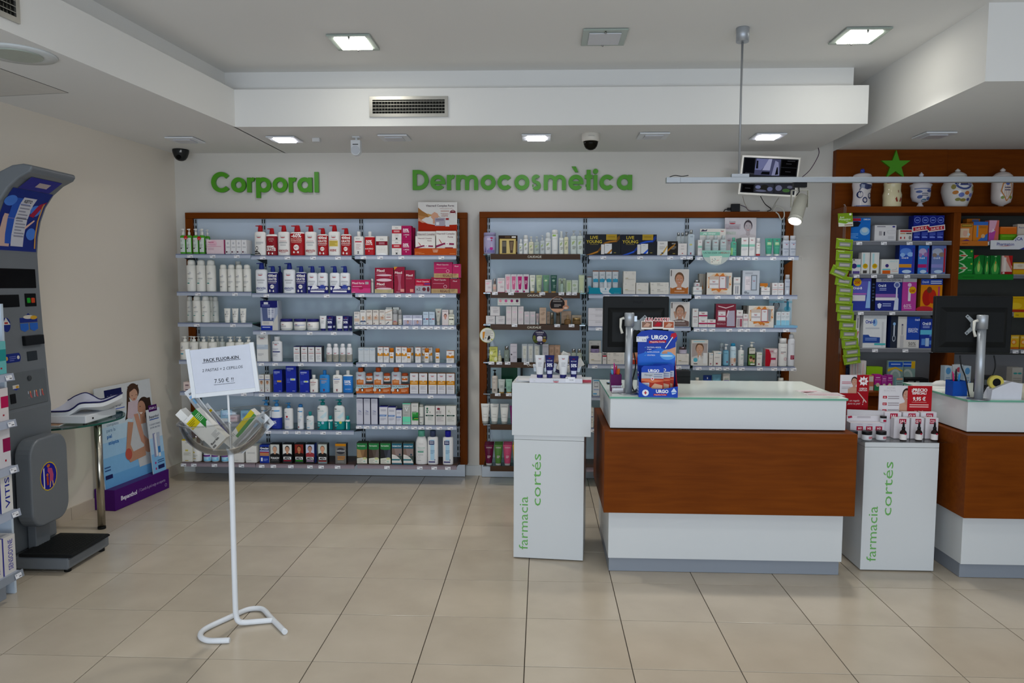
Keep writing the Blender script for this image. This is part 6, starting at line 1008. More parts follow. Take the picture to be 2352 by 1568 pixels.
run('C3',g_box,[(795,885)],313,'white carton with mauve band and vials',D=.055,col='#d8d4d2',dec=[('eu',.5,.87,.5),('r',0,.55,1,.67,'#a8949c'),('r',.1,.05,.5,.5,'#a8a0a4'),('r',.55,.05,.9,.5,'#9a5060')])
run('C3',g_box,[(889,958)],252,'rear dark brown carton with pale arcs',dy=.08,D=.05,col='#4a4440',dec=[('e',.25,.55,.15,.2,'#8a8078'),('e',.72,.55,.15,.2,'#8a8078'),('r',0,.8,1,1,'#6a645e')])
run('C3',g_box,[(888,957)],366,'short white carton with pink band',D=.05,col='#d8d4d2',dec=[('eu',.5,.88,.55),('r',0,.5,1,.66,'#c8a4a8'),('n',.2,.8,.3,3,.06,'#b8b8bc')])
run('C3',g_box,[(962,1317)],254,'gift carton with orange splash, sun drawing',D=.05,col='#d6d0c8',dec=EXP()+[('c',.6,.16,.05,'#b8702c')],mat='gloss')
run('C3',g_box,[(1242,1566)],160,'pale blue poster of man behind ampoule boxes',dy=.2,zbase=SH['C3'][1]+.001,D=.006,name='display_poster',cat='poster',col='#b4c8d4',dec=[('f',.05,.35,.6,1,'#b4c8d4','#9a9ca0','#3a3c40','#a8bcc8'),('r',.0,.86,1,.92,'#8abccc'),('r',.65,.88,.8,.91,'#7a3040'),('e',.8,.64,.14,.1,'#6ab0c8'),('p',[(.76,.6),(.86,.6),(.86,.88),(.8,.95),(.76,.88)],'#3a8aa8')])
run('C3',g_box,[(1347,1410),(1412,),(1477,1525)],337,'white and aqua ampoule carton',dy=.05,D=.05,zbase=SH['C3'][1]+.012,col='#d4d8da',dec=[('eu',.5,.88,.55),('r',.05,0,.95,.4,'#8cc0d4'),('n',.1,.9,.68,3,.06,'#b0b8bc')])
run('C3',g_box,[(1318,1640)],528,'pale blue display tray under ampoule cartons',dy=.003,name='display_tray',cat='tray',D=.12,zbase=SH['C3'][1]+.0004,col='#7aaac8')
poster('C4',170,402,728,'#a89c98','#c49a80','#6a4c38','#c8c4c0',[('r',0,.87,1,1,'#cfcac2'),('r',.12,.92,.8,.96,'#9cc4cc'),('r',0,0,1,.27,'#d4d0ca'),('c',.26,.22,.13,'#5ab0c4'),('r',.72,.08,.95,.5,'#dcdcda'),('r',.46,.2,.56,.4,'#dedede'),('r',.15,.05,.38,.08,'#3a3436')],'display carton with smiling woman and aqua badge',D=.07,name='carton')
ISB=lambda c:[('t','ISDIN',.42,.88,.05,'#4a6a80',{'w':.5}),('r',.6,.86,.95,.9,c),('n',.15,.8,.6,2,.05,'#b0acaa'),('p',[(.25,.1),(.37,.15),(.25,.2),(.62,.2),(.5,.15),(.62,.1)],'#8a2a38')]
run('C4',g_box,[(415,471)],909,'narrow white carton with aqua corner',D=.05,col='#dad6d0',dec=ISB('#58b0d0'));run('C4',g_box,[(479,585)],886,'white carton with aqua corner',D=.06,col='#dad6d0',dec=ISB('#58b0d0'));run('C4',g_box,[(1075,1150)],901,'white carton with green corner',D=.05,col='#dad6d0',dec=ISB('#8ac050'))
run('C4',g_bottle,[(552,618)],765,'rear clear foamer bottle',dy=.1,cap=(.8,.25,'#b4bcc0'),sh=.05,neck=.7,col='#a8b4bc',capsh='dome')
run('C4',g_pump,[(602,685)],782,'blue foaming cleanser bottle',style='T',d=1,pump='#dcdcdc',col='#3c7ea0',body=.72,oval=.9,p=2.2,dec=[('r',0,.06,1,.96,'#7aacc4'),('t','ISDIN',.4,.8,.06,'#24506a',{'w':.5}),('p',[(.5,.2),(.62,.25),(.5,.3),(.85,.3),(.73,.25),(.85,.2)],'#8a2a38')])
run('C4',g_can,[(699,789)],770,'white spray can with blue cap, child photo',col='#d4dade',cap=(.13,'#2c88b0',.7),sh=.14,bands=((.42,'#c8dce6'),),dec=[('t','ISDIN',.42,.78,.045,'#4a6a80',{'w':.5}),('c',.7,.6,.1,'#8ac0d8'),('r',.05,.12,.98,.4,'#d8c4b8'),('e',.72,.3,.2,.1,'#c09078'),('r',.1,.02,.7,.1,'#dad8d4'),('p',[(.15,.03),(.25,.06),(.15,.09),(.5,.09),(.4,.06),(.5,.03)],'#8a2a38')])
run('C4',g_pump,[(812,894)],797,'white foaming cleanser bottle',style='T',d=1,pump='#d8d8d6',col='#dcdcd8',body=.77,oval=.9,p=2.2,dec=[('n',.4,.9,.72,2,.05,'#7ab098'),('n',.4,.8,.5,3,.05,'#a0b4b0'),('r',.3,.08,.8,.1,'#999')])
run('C4',g_pump,[(946,1052)],753,'dark green pump bottle with family photo',style='T',d=1,pump='#dcdad2',col='#2c3c24',body=.78,oval=.7,p=3,dec=[('r',.1,.66,.95,.97,'#d0ccc0'),('n',.2,.8,.86,2,.05,'#8a8a7c'),('r',.05,.06,.98,.6,'#6a8a4a'),('e',.35,.36,.2,.14,'#c89a80'),('e',.35,.46,.2,.08,'#5a3c2c'),('e',.74,.3,.18,.12,'#c89a80'),('e',.74,.39,.18,.06,'#4a3428'),('r',.3,.06,.9,.14,'#dcdcd4')])
run('C4',g_box,[(1196,1365)],846,'red wrapped soap carton with curved edge',D=.06,col='#c8b4b4',dec=[('p',[(0,0),(.38,0),(.46,.3),(.46,.65),(.3,.95),(0,.98)],'#a81828'),('t','XXL',.52,.84,.1,'#a8285c',{'b':.02,'w':.3}),('c',.82,.86,.12,'#e0d4d4'),('r',.44,.36,.84,.48,'#a8285c'),('r',.5,.16,.84,.7,'#d4c4c4'),('r',.44,.36,.86,.48,'#a8284c')],mat='gloss')
run('C4',g_bottle,[(1372,1496)],701,'tall white lotion bottle with red swirl',oval=.7,cap=(.82,.185,'#dedcda'),sh=.03,neck=.85,col='#dbd9d6',dec=[('n',.2,.8,.82,1,.04,'#b8b0b0'),('t','bexident',.5,.62,.04,'#8a8484',{'w':.6}),('r',.2,.55,.5,.57,'#b06060'),('c',.75,.32,.2,'#c8909a'),('c',.75,.32,.165,'#dbd9d6'),('c',.75,.32,.13,'#c8909a'),('c',.75,.32,.09,'#dbd9d6')][0:1]+[('r',.2,.6,.8,.64,'#9a9494'),('r',.2,.55,.5,.57,'#b06060'),('c',.75,.32,.2,'#c8909a'),('c',.75,.32,.165,'#dbd9d6'),('c',.75,.32,.13,'#c8909a'),('c',.75,.32,.09,'#dbd9d6')])
run('C4',g_can,[(1504,1606)],643,'tallest white spray can with red square',col='#d6d6da',cap=(.14,'#dcdcdc',.68),sh=.1,dec=[('n',.3,.75,.8,1,.04,'#b8b0b4'),('r',.28,.25,.85,.4,'#8a2038'),('n',.32,.8,.36,3,.04,'#c88a98')])
run('C5',g_bottle,[(218,270)],1243,'dark bottle with white cap behind counter',cap=(.95,.2,'#d8d4cc'),col='#3a3c40',sh=.1,neck=.8)
run('C5',g_tube,[(326,450)],1212,'royal blue cream tube behind counter',col='#1d3a86',cap=(.12,'#1d3a86'),dec=[('r',.4,.8,.55,.9,'#d8dce8'),('n',.2,.8,.7,2,.05,'#a8b4dc')])
run('C5',g_tube,[(452,583)],1200,'sky blue cream tube behind counter',col='#6fa8c0',cap=(.12,'#6fa8c0'),dec=[('n',.3,.7,.6,2,.05,'#4a88a4')])
run('C5',g_box,[(609,704)],1193,'white carton with purple line behind counter',D=.06,col='#d4d0ca',dec=[('t','sebamed',.5,.78,.06,'#4a9a8a',{'w':.6}),('r',.12,.68,.9,.72,'#6a5aa8')])
run('C5',g_box,[(719,803),(1006,1085),(1092,1190)],1302,'low cream carton peeking over counter',D=.06,col='#d2ccc0',dec=[('n',.3,.8,.85,2,.06,'#a8a498')])
run('C5',g_bottle,[(1363,1442)],1248,'navy bottle with white cap behind counter',cap=(.95,.3,'#d8d6d0'),col='#26305c',sh=.05,neck=.9)
run('C5',g_box,[(1462,1543)],1301,'low white carton at shelf end behind counter',D=.06,col='#d6d2cc',dec=[('r',.1,.8,.9,.9,'#5a6a9a')])

# ================================================================== COUNTERS AND PEDESTALS
def simple(name,m,mat,label,cat,loc=None,rotz=0,group=None):
 return tag(m.build(name,mat,None,loc,rotz),label,cat,group)
ZC=.987           # counter top
def counter(x0,x1,label):
 t=thing('service_counter',((x0+x1)/2,4.4,0),0,label,'counter');h=(x1-x0)/2
 def bx(nm,mt,a,y0,y1,z0,z1,ch=.002):
  m=MB();m.box(-h+a,y0-4.4,z0,h-a,y1-4.4,z1,'#fff',ch=ch);m.build(nm,mt,t)
 bx('plinth','plinth',.04,4.055,4.70,.001,.0815);bx('lower_panel','lam',.034,4.035,4.72,.082,.3575);bx('wood_band','wood',0,3.97,4.76,.358,.8055,.003)
 bx('shadow_gap','wood_d',.05,4.06,4.70,.806,.8115,0);bx('upper_panel','lam',.036,4.045,4.755,.812,.974);bx('glass_top','frost',.03,4.038,4.76,.9745,ZC)
 m=MB();m.box(-h+.0295,4.0372-4.4,.975,h-.0295,4.0379-4.4,ZC-.0008,'#6fa690');m.box(-h+.0292,4.04-4.4,.975,-h+.0299,4.758-4.4,ZC-.0008,'#6fa690');m.box(h-.0299,4.04-4.4,.975,h-.0292,4.758-4.4,ZC-.0008,'#6fa690');m.build('glass_edge','gloss',t)
counter(.345,1.690,'white and cherry wood service counter in the centre');counter(2.262,3.62,'white and cherry wood service counter at the right edge')
def pedestal(x,y,w,d,rot,label,upper=False):
 t=thing('display_pedestal',(x,y,0),rot,label,'pedestal')
 m=MB();m.box(-w/2,0,.006,w/2,d,.703,'#fff',ch=.0015);m.build('body','lam',t)
 m=MB();m.box(-w/2,0,.7045,w/2,d,.732,'#fff',ch=.0015);m.build('lid','lam',t)
 for sx in(-1,1):
  for yy in(.03,d-.03):m=MB();m.lathe([(.012,0),(.012,.0058)],'#555',10,cx=sx*(w/2-.03),cy=yy);m.build('foot','matte',t)
 m=MB();pl=lambda ox:(lambda a,b:(ox+-b,-.0007,a))
 # words run bottom to top
 def vt(s,xb,z0,hgt,length):
  m=MB();vs,fs,x0,x1=text2d(s,0.0,0.0);kx=length/(x1-x0);kz=hgt/CAPH
  m.add([(xb-v[1]*kz,-.0007,z0+(v[0]-x0)*kx)for v in vs],fs,'#6cab5e');m.build('lettering','print',t)
 vt('farmacia',-w/2+.0835,.055,.052,.315);vt('cortés',-w/2+.158,.318,.0535,.305)
 return t
pedestal(.047,4.205,.405,.36,math.radians(-5.4),'white pedestal reading farmacia cortés carrying a white box')
pedestal(1.999,4.127,.403,.38,0,'white pedestal reading farmacia cortés between the counters')
m=MB();m.box(-.226,0,0,.226,.33,.303,'#fff',ch=.0015);m.box(-.2265,.01,.296,-.226,.32,.3025,'#fff')
simple('display_box',m,'lam','white laminate box standing on the left pedestal','box',(.060,4.188,.7325),math.radians(-4.0))
ZB2=1.036
# tray with hand creams on the box
t=thing('counter_display',(.085,4.205,ZB2),math.radians(-2),'white counter tray for hand cream tubes on the white box','tray')
m=MB();m.box(-.151,0,0,.151,.18,.026,'#d6d6de',ch=.001);m.build('tray','print',t)
m=MB();decals(m,[('eu',.5,.6,.13)],.302,.026,lambda x,z:0);m.build('print','print',t)
m=MB();m.prism([(-.13,.0265),(.13,.0265),(.15,.085),(.1,.1),(.03,.085),(-.02,.1),(-.14,.09)],.165,.169,'#e0e0e4','y');m.build('clear_back','acrylic',t)
m=MB();m.box(-.027,-.0016,-.015,.027,0,.015,'#e6e6ec');put_text(m,'12,50',.006,-.002,.008,'#444',lambda x,z:(x,-.002,z));m.box(-.024,-.002,.006,-.014,-.0015,.012,'#aaa');o=m.build('price_tag','print',t);o.location=(.082,-.0006,.0205)
def handtube(px0,px1,py0,py1,Y,white,rz=0,tilt=0,desc=''):
 a=at_y(px0,py0,Y);b=at_y(px1,py1,Y);W_=b.x-a.x;H_=a.z-(ZB2+.0268)
 P,D=g_tube(W_,H_,col='#d9dadd' if white else '#23265e',cap=(.15,'#2a2968'),narrow=.68,dec=TW if white else TN+[('r',.0,.2,1,.215,'#dde')],mat='gloss')
 o=put(P,'cream_tube',((a.x+b.x)/2,Y+D/2,ZB2+.0268),rz);tag(o,desc,'tube')
 if tilt:o.rotation_euler=(0,tilt,rz)
handtube(1229,1251,816,865,4.22,True,0,0,'left white hand cream tube on the counter tray');handtube(1252,1273,816,865,4.22,False,0,0,'left navy hand cream tube reading 50% on the counter tray')
handtube(1282,1306,816,865,4.22,True,0,0,'right white hand cream tube on the counter tray');handtube(1307,1329,818,865,4.22,False,0,0,'right navy hand cream tube reading 50% on the counter tray')
for i,(px,lab)in enumerate(((1276,'fallen white hand cream tube lying behind the upright tubes'),(1290,'fallen navy capped tube lying at the tray back'))):
 P,D=g_tube(.05,.13,col='#cfcdc6' if i==0 else '#c8c6be',cap=(.15,'#2a2948'),narrow=.7,mat='gloss');o=put(P,'cream_tube',(at_y(px,850,4.32).x+.012,4.315+.04*i,ZB2+.046),0);o.rotation_euler=(0,math.radians(24 if i==0 else 60),0);tag(o,lab,'tube')
for i in range(3):
 m=MB();m.box(-.055,-.04,0,.055,.04,.004,('#cfcfd8','#b9bcd8','#d4d0d6')[i],cols=('#ccc',('#d2d0d4','#a9aed0','#dcdade')[i],'#ccc','#ccc','#ccc','#ccc'));simple('leaflet',m,'print',('bottom','middle','top')[i]+' leaflet in the fan left of the hand cream tray','leaflet',(-.095+.01*i,4.28-.01*i,ZB2+.0045*i),math.radians(12-14*i))
m=MB();m.box(-.05,-.04,0,.05,.04,.016,'#d8d4d4',cols=('#a03040','#dcdadc','#b04a58','#c8c0c4','#ccc','#ccc'));simple('leaflet_pile',m,'print','small pile of red edged leaflets right of the hand cream tray','leaflet',(.238,4.275,ZB2),0)

# ---------------------------------------------------------------- first aid display on the counter
def on_counter(px,py):return at_z(px,py,ZC)
p=on_counter(1511,913);t=thing('counter_display',(p.x+.003,p.y+.01,ZC),math.radians(-3),'blue cardboard counter display for liquid plaster reading URGO','display')
UB='#1d46b4';w2=.104;dp=.13
m=MB();m.prism([(-w2,0),(w2,0),(w2,.062),(.03,.047),(-.03,.047),(-w2+.02,.075),(-w2,.085)],-.002,0,UB,'y');m.build('front_panel','gloss',t)
m=MB();m.prism([(.0005,0),(dp,0),(dp,.21),(.05,.10),(.0005,.085)],-w2-.001,-w2+.001,UB,'x');m.build('side_panel','gloss',t)
m=MB();m.prism([(.0005,0),(dp,0),(dp,.19),(.06,.09),(.0005,.062)],w2-.001,w2+.001,'#a8182c','x');m.build('side_panel','gloss',t)
m=MB();m.box(-w2+.0012,.0005,.0005,w2-.0012,dp-.001,.003,UB);m.build('floor_panel','gloss',t)
bp=[(-w2,.003),(w2,.003),(w2,.29),(.112,.305),(.112,.33),(.1,.345),(.088,.352),(-.03,.36),(-.085,.352),(-.108,.33),(-.108,.31),(-w2,.295)]
m=MB();m.prism(bp,dp,dp+.003,'#1c3da4','y');m.build('header_card','gloss',t)
m=MB();e=dp-.0006
def hp(pts,c,k=0):m.poly([(x,e-.0002*k,z)for x,z in pts],c)
def ht(s,x,z,h,c,k=3,**q):put_text(m,s,x,z,h,c,lambda a,b:(a,e-.0002*k,b),**q)
hp([(-w2,.16),(w2,.16),(w2,.22),(.02,.26),(-w2,.22)],'#2a6ad0');hp(ell(.062,.222,.042,.03),'#5fa4e4',1)
ht('URGO',.015,.318,.022,'#f2f4f8',bold=.04);
for i in range(5):
 a=math.pi*2*i/5;hp([(-.052+.003*math.cos(a+1.57),.318+.003*math.sin(a+1.57)),(-.052+.012*math.cos(a),.318+.012*math.sin(a)),(-.052-.003*math.cos(a+1.57),.318-.003*math.sin(a+1.57))],'#f2f4f8',2)
hp([(-.042,.284),(.052,.289),(.052,.303),(-.042,.298)],'#b8182c',2);ht('Pequeños Cortes',.005,.293,.008,'#f4e8e8',4,bold=.02,wmax=.085)
for i,s in enumerate(('PROTEGE y RESISTE','al agua','ALIVIA el DOLOR','CICATRIZA')):
 z=(.262,.252,.236,.218)[i];ht(s,-.052,z,.0062,'#e4ecf8',3,bold=.02,align='l',wmax=.085)
 if i!=1:hp([(-.066,z),(-.062,z-.004),(-.057,z+.005),(-.062,z-.001)],'#7ad0e8',3)
hp([(.105,.345),(.11,.325),(.092,.31),(.075,.322),(.08,.34)],'#b8182c',3);hp([(.086,.322),(.09,.319),(.05,.256),(.046,.259)],'#dce8f4',4)
hp([(.028,.23),(.04,.245),(.07,.252),(w2,.265),(w2,.215),(.08,.235),(.06,.238),(.04,.225)],'#d29a78',3);hp([(.03,.236),(.06,.236),(.06,.228),(.03,.226)],'#c08868',4);hp(ell(.055,.215,.036,.005),'#b8dcf4',4)
m.build('print','gloss',t)
m=MB()
for i,c in enumerate(('#8a6a5a','#7a3a3a','#a8583c')):
 x=-.056+.06*i;z=.362+(.004 if i==1 else 0);m.prism([(x-.031,z),(x+.031,z),(x+.031,z+.047),(x-.031,z+.047)],dp-.001-.001*i,dp+.003,'#e6e2dc','y');m.poly([(x-.027,dp-.0025-.001*i,z+.01),(x+.027,dp-.0025-.001*i,z+.01),(x+.027,dp-.0025-.001*i,z+.043),(x-.027,dp-.0025-.001*i,z+.043)],c);m.poly([(x+dx*1.0,dp-.0028-.001*i,z+dz)for dx,dz in((-.02,.015),(0,.038),(.02,.03),(.01,.014))],'#c8a08c' if i!=1 else '#b82030')
m.build('photo_strip','print',t)
m=MB();put_text(m,'¿UN CORTE?',.0,.418,.018,'#f2ece8',lambda a,b:(a,dp-.004,b),bold=.09,wmax=.14);put_text(m,'¿UN CORTE?',.0,.418,.018,'#b01830',lambda a,b:(a,dp-.0046,b),bold=.02,wmax=.132);m.box(-.072,dp-.0025,.405,.072,dp,.414,'#e4dcd8');m.build('headline','print',t)
m=MB();m.box(-.112,dp-.004,.292,-.056,dp-.002,.322,'#dfe2ea');put_text(m,'5,95',-.07,.303,.009,'#444',lambda a,b:(a,dp-.0044,b));m.box(-.108,dp-.0045,.312,-.1,dp-.004,.318,'#999');m.build('price_tag','print',t)
m=MB();q=MB();decals(q,[('c',.17,.44,.085,'#e8ecf2'),('r',.155,.28,.185,.6,'#b8182c'),('r',.13,.4,.21,.48,'#b8182c'),('t','URGO',.6,.6,.3,'#f0f2f6',{'b':.04,'w':.32}),('p',[(.38,.18),(.72,.2),(.72,.36),(.38,.34)],'#b8182c'),('t','Pequeños Cortes',.55,.27,.11,'#f4e8e8',{'w':.3}),('p',[(.86,.3),(.95,.4),(.97,.6),(.9,.95),(.83,.6)],'#c8d8f0'),('r',.84,.45,.96,.56,'#5a8ad0'),('r',.15,.04,.9,.06,'#6a90d8')],2*w2,.056,lambda x,z:-.002);q.build('front_print','gloss',t)
m=MB()
for z,c in((.13,'#e8ecf2'),(.115,'#b8182c'),(.09,'#7ac0e8'),(.05,'#dfe8f4'),(.035,'#dfe8f4'),(.02,'#dfe8f4')):
 m.box(-w2-.0016,.03,z-.004,-w2-.0011,.075,z+.004,c)
m.build('side_print','gloss',t)
base_m=t.matrix_basis
def blister(dx,dy,h,label):
 b=thing('blister_pack',(t.location.x+dx,t.location.y+dy,ZC+.0035),t.rotation_euler[2],label,'pack');w=.06
 m=MB();m.prism([(-w,0),(w,0),(w,h-.012),(w-.012,h),(-w+.012,h),(-w,h-.012)],0,.003,UB,'y');m.build('card','gloss',b)
 m=MB();decals(m,[('r',0,.58,1,.78,'#b8bcc6'),('t','URGO',.55,.84,.09,'#f0f2f6',{'b':.04,'w':.6}),('t','Filmogel',.32,.7,.06,'#333',{'w':.36,'s':.2}),('n',.56,.94,.7,2,.07,'#7a86a8'),('r',0,.05,1,.58,'#b5351f'),('p',[(0,.58),(1,.52),(1,.5),(.5,.44),(0,.5)],'#d8744c'),('p',[(.4,.25),(.6,.42),(.95,.36),(.95,.25),(.7,.16)],'#d8a888'),('c',.5,.57,.07,'#e6e8ee'),('r',.48,.545,.52,.6,'#b8182c'),('r',.455,.56,.545,.58,'#b8182c'),('r',.04,.06,.36,.44,'#c4c8d0'),('t','URGO',.2,.36,.05,'#2a4ab0',{'b':.03,'w':.3})],2*w,h,lambda x,z:0);m.build('print','gloss',b)
blister(-.028,.03,.165,'front blister pack in the blue first aid display');blister(.012,.055,.168,'middle blister pack in the blue first aid display');blister(.036,.08,.172,'rear right blister pack in the blue first aid display')

# ---------------------------------------------------------------- monitors on poles
def monitor(px,py,mon,label,pole_h,bw,bh,mz,mx,rz,hd,my,text):
 b=on_counter(px,py);t=thing('monitor',(b.x,b.y,ZC),0,label,'monitor')
 m=MB();m.lathe([(.055,0),(.055,.004),(.02,.006)],'#9aa0a6',24);m.build('foot','metal',t)
 m=MB();m.lathe([(.0215,.005),(.0215,pole_h-.075)],'#9ca2a8',18);m.build('pole','alu',t)
 m=MB();m.lathe([(.027,pole_h-.075),(.028,pole_h-.004),(.025,pole_h)],'#b0b4b8',18);m.build('collar','alu',t)
 m=MB();s=hd;m.tube([(s*.03,-.01,pole_h-.03),(s*.048,-.012,pole_h-.035),(s*.05,-.012,pole_h-.08),(s*.04,-.014,pole_h-.115)],[.008,.008,.006,.008],'#d8d6cc',8);m.build('clamp_handle','plastic',t)
 m=MB();m.box(min(0,mx),.02,pole_h-.05,max(.001,mx),.05,pole_h-.02,'#9aa0a6');m.build('arm','metal',t)
 s_=thing('screen',(mx,my,mz));s_.parent=t;s_.rotation_euler[2]=rz
 m=MB();m.box(-bw/2,0,-bh/2,bw/2,.03,bh/2,'#1b1d1f',ch=.006)
 m.add([(-bw*.43,0,-bh*.4),(bw*.43,0,-bh*.4),(bw*.43,0,bh*.3),(-bw*.43,0,bh*.3),(-bw*.37,-.022,-bh*.3),(bw*.37,-.022,-bh*.3),(bw*.37,-.022,bh*.22),(-bw*.37,-.022,bh*.22)],[(4,5,6,7),(0,1,5,4),(1,2,6,5),(2,3,7,6),(3,0,4,7)],'#17191b');m.build('housing','black',s_)
 m=MB();m.box(-bw*.46,.0302,-bh*.44,bw*.46,.031,bh*.46,'#0a0c10');m.build('display_panel','gloss',s_)
 m=MB()
 for a in(45,135,225,315):
  ca,sa=math.cos(math.radians(a)),math.sin(math.radians(a));L=.071;w=.012
  m.prism([(-sa*w,ca*w),(ca*L-sa*.008,sa*L+ca*.008),(ca*L+sa*.008,sa*L-ca*.008),(sa*w,-ca*w)],-.027,-.0235,'#9aa0a4','y')
  m.prism(ell(ca*L*.88,sa*L*.88,.004,.004,8),-.0282,-.0268,'#3a3c3e','y')
 m.prism(ell(0,0,.03,.03,20),-.034,-.0272,'#8a9094','y');m.build('mount_plate','plastic',s_)
 if text:
  m=MB();put_text(m,text,.01,bh*.4,.012,'#0d0e10',lambda x,z:(x,-.0006,z),bold=.03);m.build('lettering','gloss',s_)
 return t
monitor(1443,904,None,'black monitor seen from behind on grey pole, central counter',.455,.372,.318,.385,.045,math.radians(3),-1,.062,'PHILIPS')
monitor(2247,917,None,'black monitor seen from behind on grey pole, right counter',.455,.405,.31,.40,-.012,math.radians(-2),-1,.062,None)
# pen cups
def cup(px0,px1,pyb,h,col,label,pens,w,txt=None,Yo=0):
 b=on_counter((px0+px1)/2,pyb);y=b.y+Yo;t=thing('pen_cup',(b.x,y,ZC),0,label,'pen cup')
 m=MB();th=.003
 for q in((-w/2,-w/2,w/2,-w/2+th),(-w/2,w/2-th,w/2,w/2),(-w/2,-w/2+th,-w/2+th,w/2-th),(w/2-th,-w/2+th,w/2,w/2-th)):m.box(q[0],q[1],0,q[2],q[3],h,col)
 m.box(-w/2+th,-w/2+th,0,w/2-th,w/2-th,th,col);m.build('cup','gloss',t)
 if txt:m=MB();put_text(m,txt,0,h*.62,.007,'#c8d4ec',lambda x,z:(x,-w/2-.0006,z),bold=.02,wmax=w*.85);m.build('lettering','print',t)
 for i,(dx,dz,c,r,lab)in enumerate(pens):
  m=MB();m.tube([(dx*.55,.004*(i%3)-.004,.0045),(dx,.006*(i%2),h+dz*.7),(dx*1.3,.006*(i%2),h+dz)],[r,r,r*.35],c,8);simple('pen' if r<.008 else 'scissors',m,'plastic',lab,'pen' if r<.008 else 'scissors',(b.x,y,ZC),0)
cup(1400,1427,897,.098,'#5b1050','dark magenta pen cup on the central counter',[(-.008,.065,'#b8247a',.0045,'magenta pencil in the dark magenta cup'),(.004,.05,'#b82838',.005,'red pen in the dark magenta cup'),(-.02,.025,'#5aa0d0',.006,'light blue pen in the dark magenta cup'),(.016,.03,'#d0661c',.0095,'orange handled scissors in the dark magenta cup')],.062)
cup(2178,2213,907,.083,'#1b4aa0','blue pen cup on the right counter',[(-.02,.05,'#c8286a',.0045,'pink pen in the blue cup'),(-.002,.065,'#22242c',.0055,'black pen in the blue cup'),(.014,.04,'#2f88d0',.006,'bright blue pen in the blue cup')],.078,'Magnesium' if 0 else None)
# card holder, tablet, black terminal, cables, papers
b=on_counter(1422,903);t=thing('card_holder',(b.x,b.y,ZC),math.radians(4),'clear acrylic card holder before the monitor pole','card holder')
m=MB();m.box(-.034,0,.003,.034,.002,.03,'#fff');m.box(-.04,.02,.003,.028,.022,.042,'#fff');m.box(-.04,-.004,0,.036,.03,.003,'#fff');m.build('holder','acrylic',t)
m=MB();m.box(-.038,.0035,.0032,.032,.019,.028,'#cfc8ce');m.build('card_stack','print',t)
b=on_counter(1392,881);m=MB();m.box(-.045,-.03,0,.045,.03,.006,'#15171a',ch=.001);m2=MB();m2.poly([(-.038,-.025,.0064),(.038,-.025,.0064),(.038,.025,.0064),(-.038,.025,.0064)],'#3a8a3a');m2.poly([(-.038,.0,.0066),(.03,.0,.0066),(.038,.025,.0066),(-.038,.025,.0066)],'#4a6ad0')
t=thing('display_pad',(b.x+.05,b.y,ZC),0,'small screen with green and blue picture behind the pen cup','screen');m.build('body','plastic',t);m2.build('picture','gloss',t)
b=on_counter(1568,886);t=thing('receipt_printer',(b.x+.0,4.66,ZC),math.radians(-4),'black receipt printer behind the first aid display','printer')
m=MB();m.prism([(-.06,0),(.06,0),(.062,.055),(.045,.075),(-.06,.078)],-.07,.07,'#1a1d20','x');m.build('body','black',t)
m=MB();m.box(-.0705,-.062,.042,.0705,-.0605,.0435,'#0a0a0a');m.build('seam','matte',t)
m=MB();m.box(-.095,-.02,0,-.075,.02,.085,'#d8dad8',ch=.006);simple('paper_roll_holder',m,'plastic','white plastic bracket left of the receipt printer','bracket',(b.x-.0,4.66,ZC),0)
def cable(name,pts,r,col,label,cat='cable'):
 # smooth through points
 P=[Vector(q)for q in pts];out=[]
 for i in range(len(P)-1):
  p0,p1,p2,p3=P[max(i-1,0)],P[i],P[i+1],P[min(i+2,len(P)-1)]
  for k in range(8):
   s=k/8;out.append(.5*((2*p1)+(p2-p0)*s+(2*p0-5*p1+4*p2-p3)*s*s+(3*p1-p0-3*p2+p3)*s**3))
 out.append(P[-1]);m=MB();m.tube(out,r,col,6);return simple(name,m,'plastic',label,cat)
pb=on_counter(1443,904)
cable('monitor_cable',[(pb.x+.03,pb.y+.06,ZC+.25),(pb.x+.05,pb.y+.09,ZC+.15),(pb.x+.03,pb.y+.08,ZC+.05),(pb.x+.04,pb.y+.05,ZC+.006),(pb.x+.06,pb.y+.1,ZC+.006)],.004,'#1c1e20','black cable dropping behind the central monitor pole')
cable('monitor_cable',[(pb.x+.025,pb.y+.03,ZC+.005),(pb.x+.06,pb.y+.02,ZC+.03),(pb.x+.075,pb.y+.05,ZC+.05),(pb.x+.06,pb.y+.1,ZC+.01)],.005,'#565c5e','grey looped cable at the foot of the central pole')
pb=on_counter(2247,917)
for i,(px,lab)in enumerate(((2205,'left black cable hanging from the right monitor'),(2283,'right black cable hanging from the right monitor'))):
 q=at_y(px,816,pb.y+.06);cable('monitor_cable',[(q.x,q.y,q.z),(q.x+.01,q.y,q.z-.06),(q.x+(.04 if i==0 else .0),q.y+.01,q.z-.12),(pb.x+(-.02 if i==0 else .04),pb.y+.05,ZC+.006)],.0035,'#1c1e20',lab)
def paper(c,w,d,rz,label,col='#e2d8da',red=True,z=ZC,n=1):
 m=MB();m.box(-w/2,-d/2,0,w/2,d/2,.0015*n,col)
 if red:m.box(-w/2+.01,-d/2+.02,.0015*n,w/2-.02,-d/2+.03,.0015*n+.0003,'#b84a60');m.box(-w/2+.01,0,.0015*n,w/2-.04,.006,.0015*n+.0003,'#c89aa4')
 simple('leaflet',m,'print',label,'leaflet',(c.x,c.y,z),rz)
paper(at_z(1890,905,ZC),.2,.13,math.radians(-4),'pink lined leaflet on the right end of the central counter')
paper(at_z(1888,903,ZC)+Vector((-.05,.07,0)),.12,.09,math.radians(20),'second pale leaflet behind the pink lined leaflet')
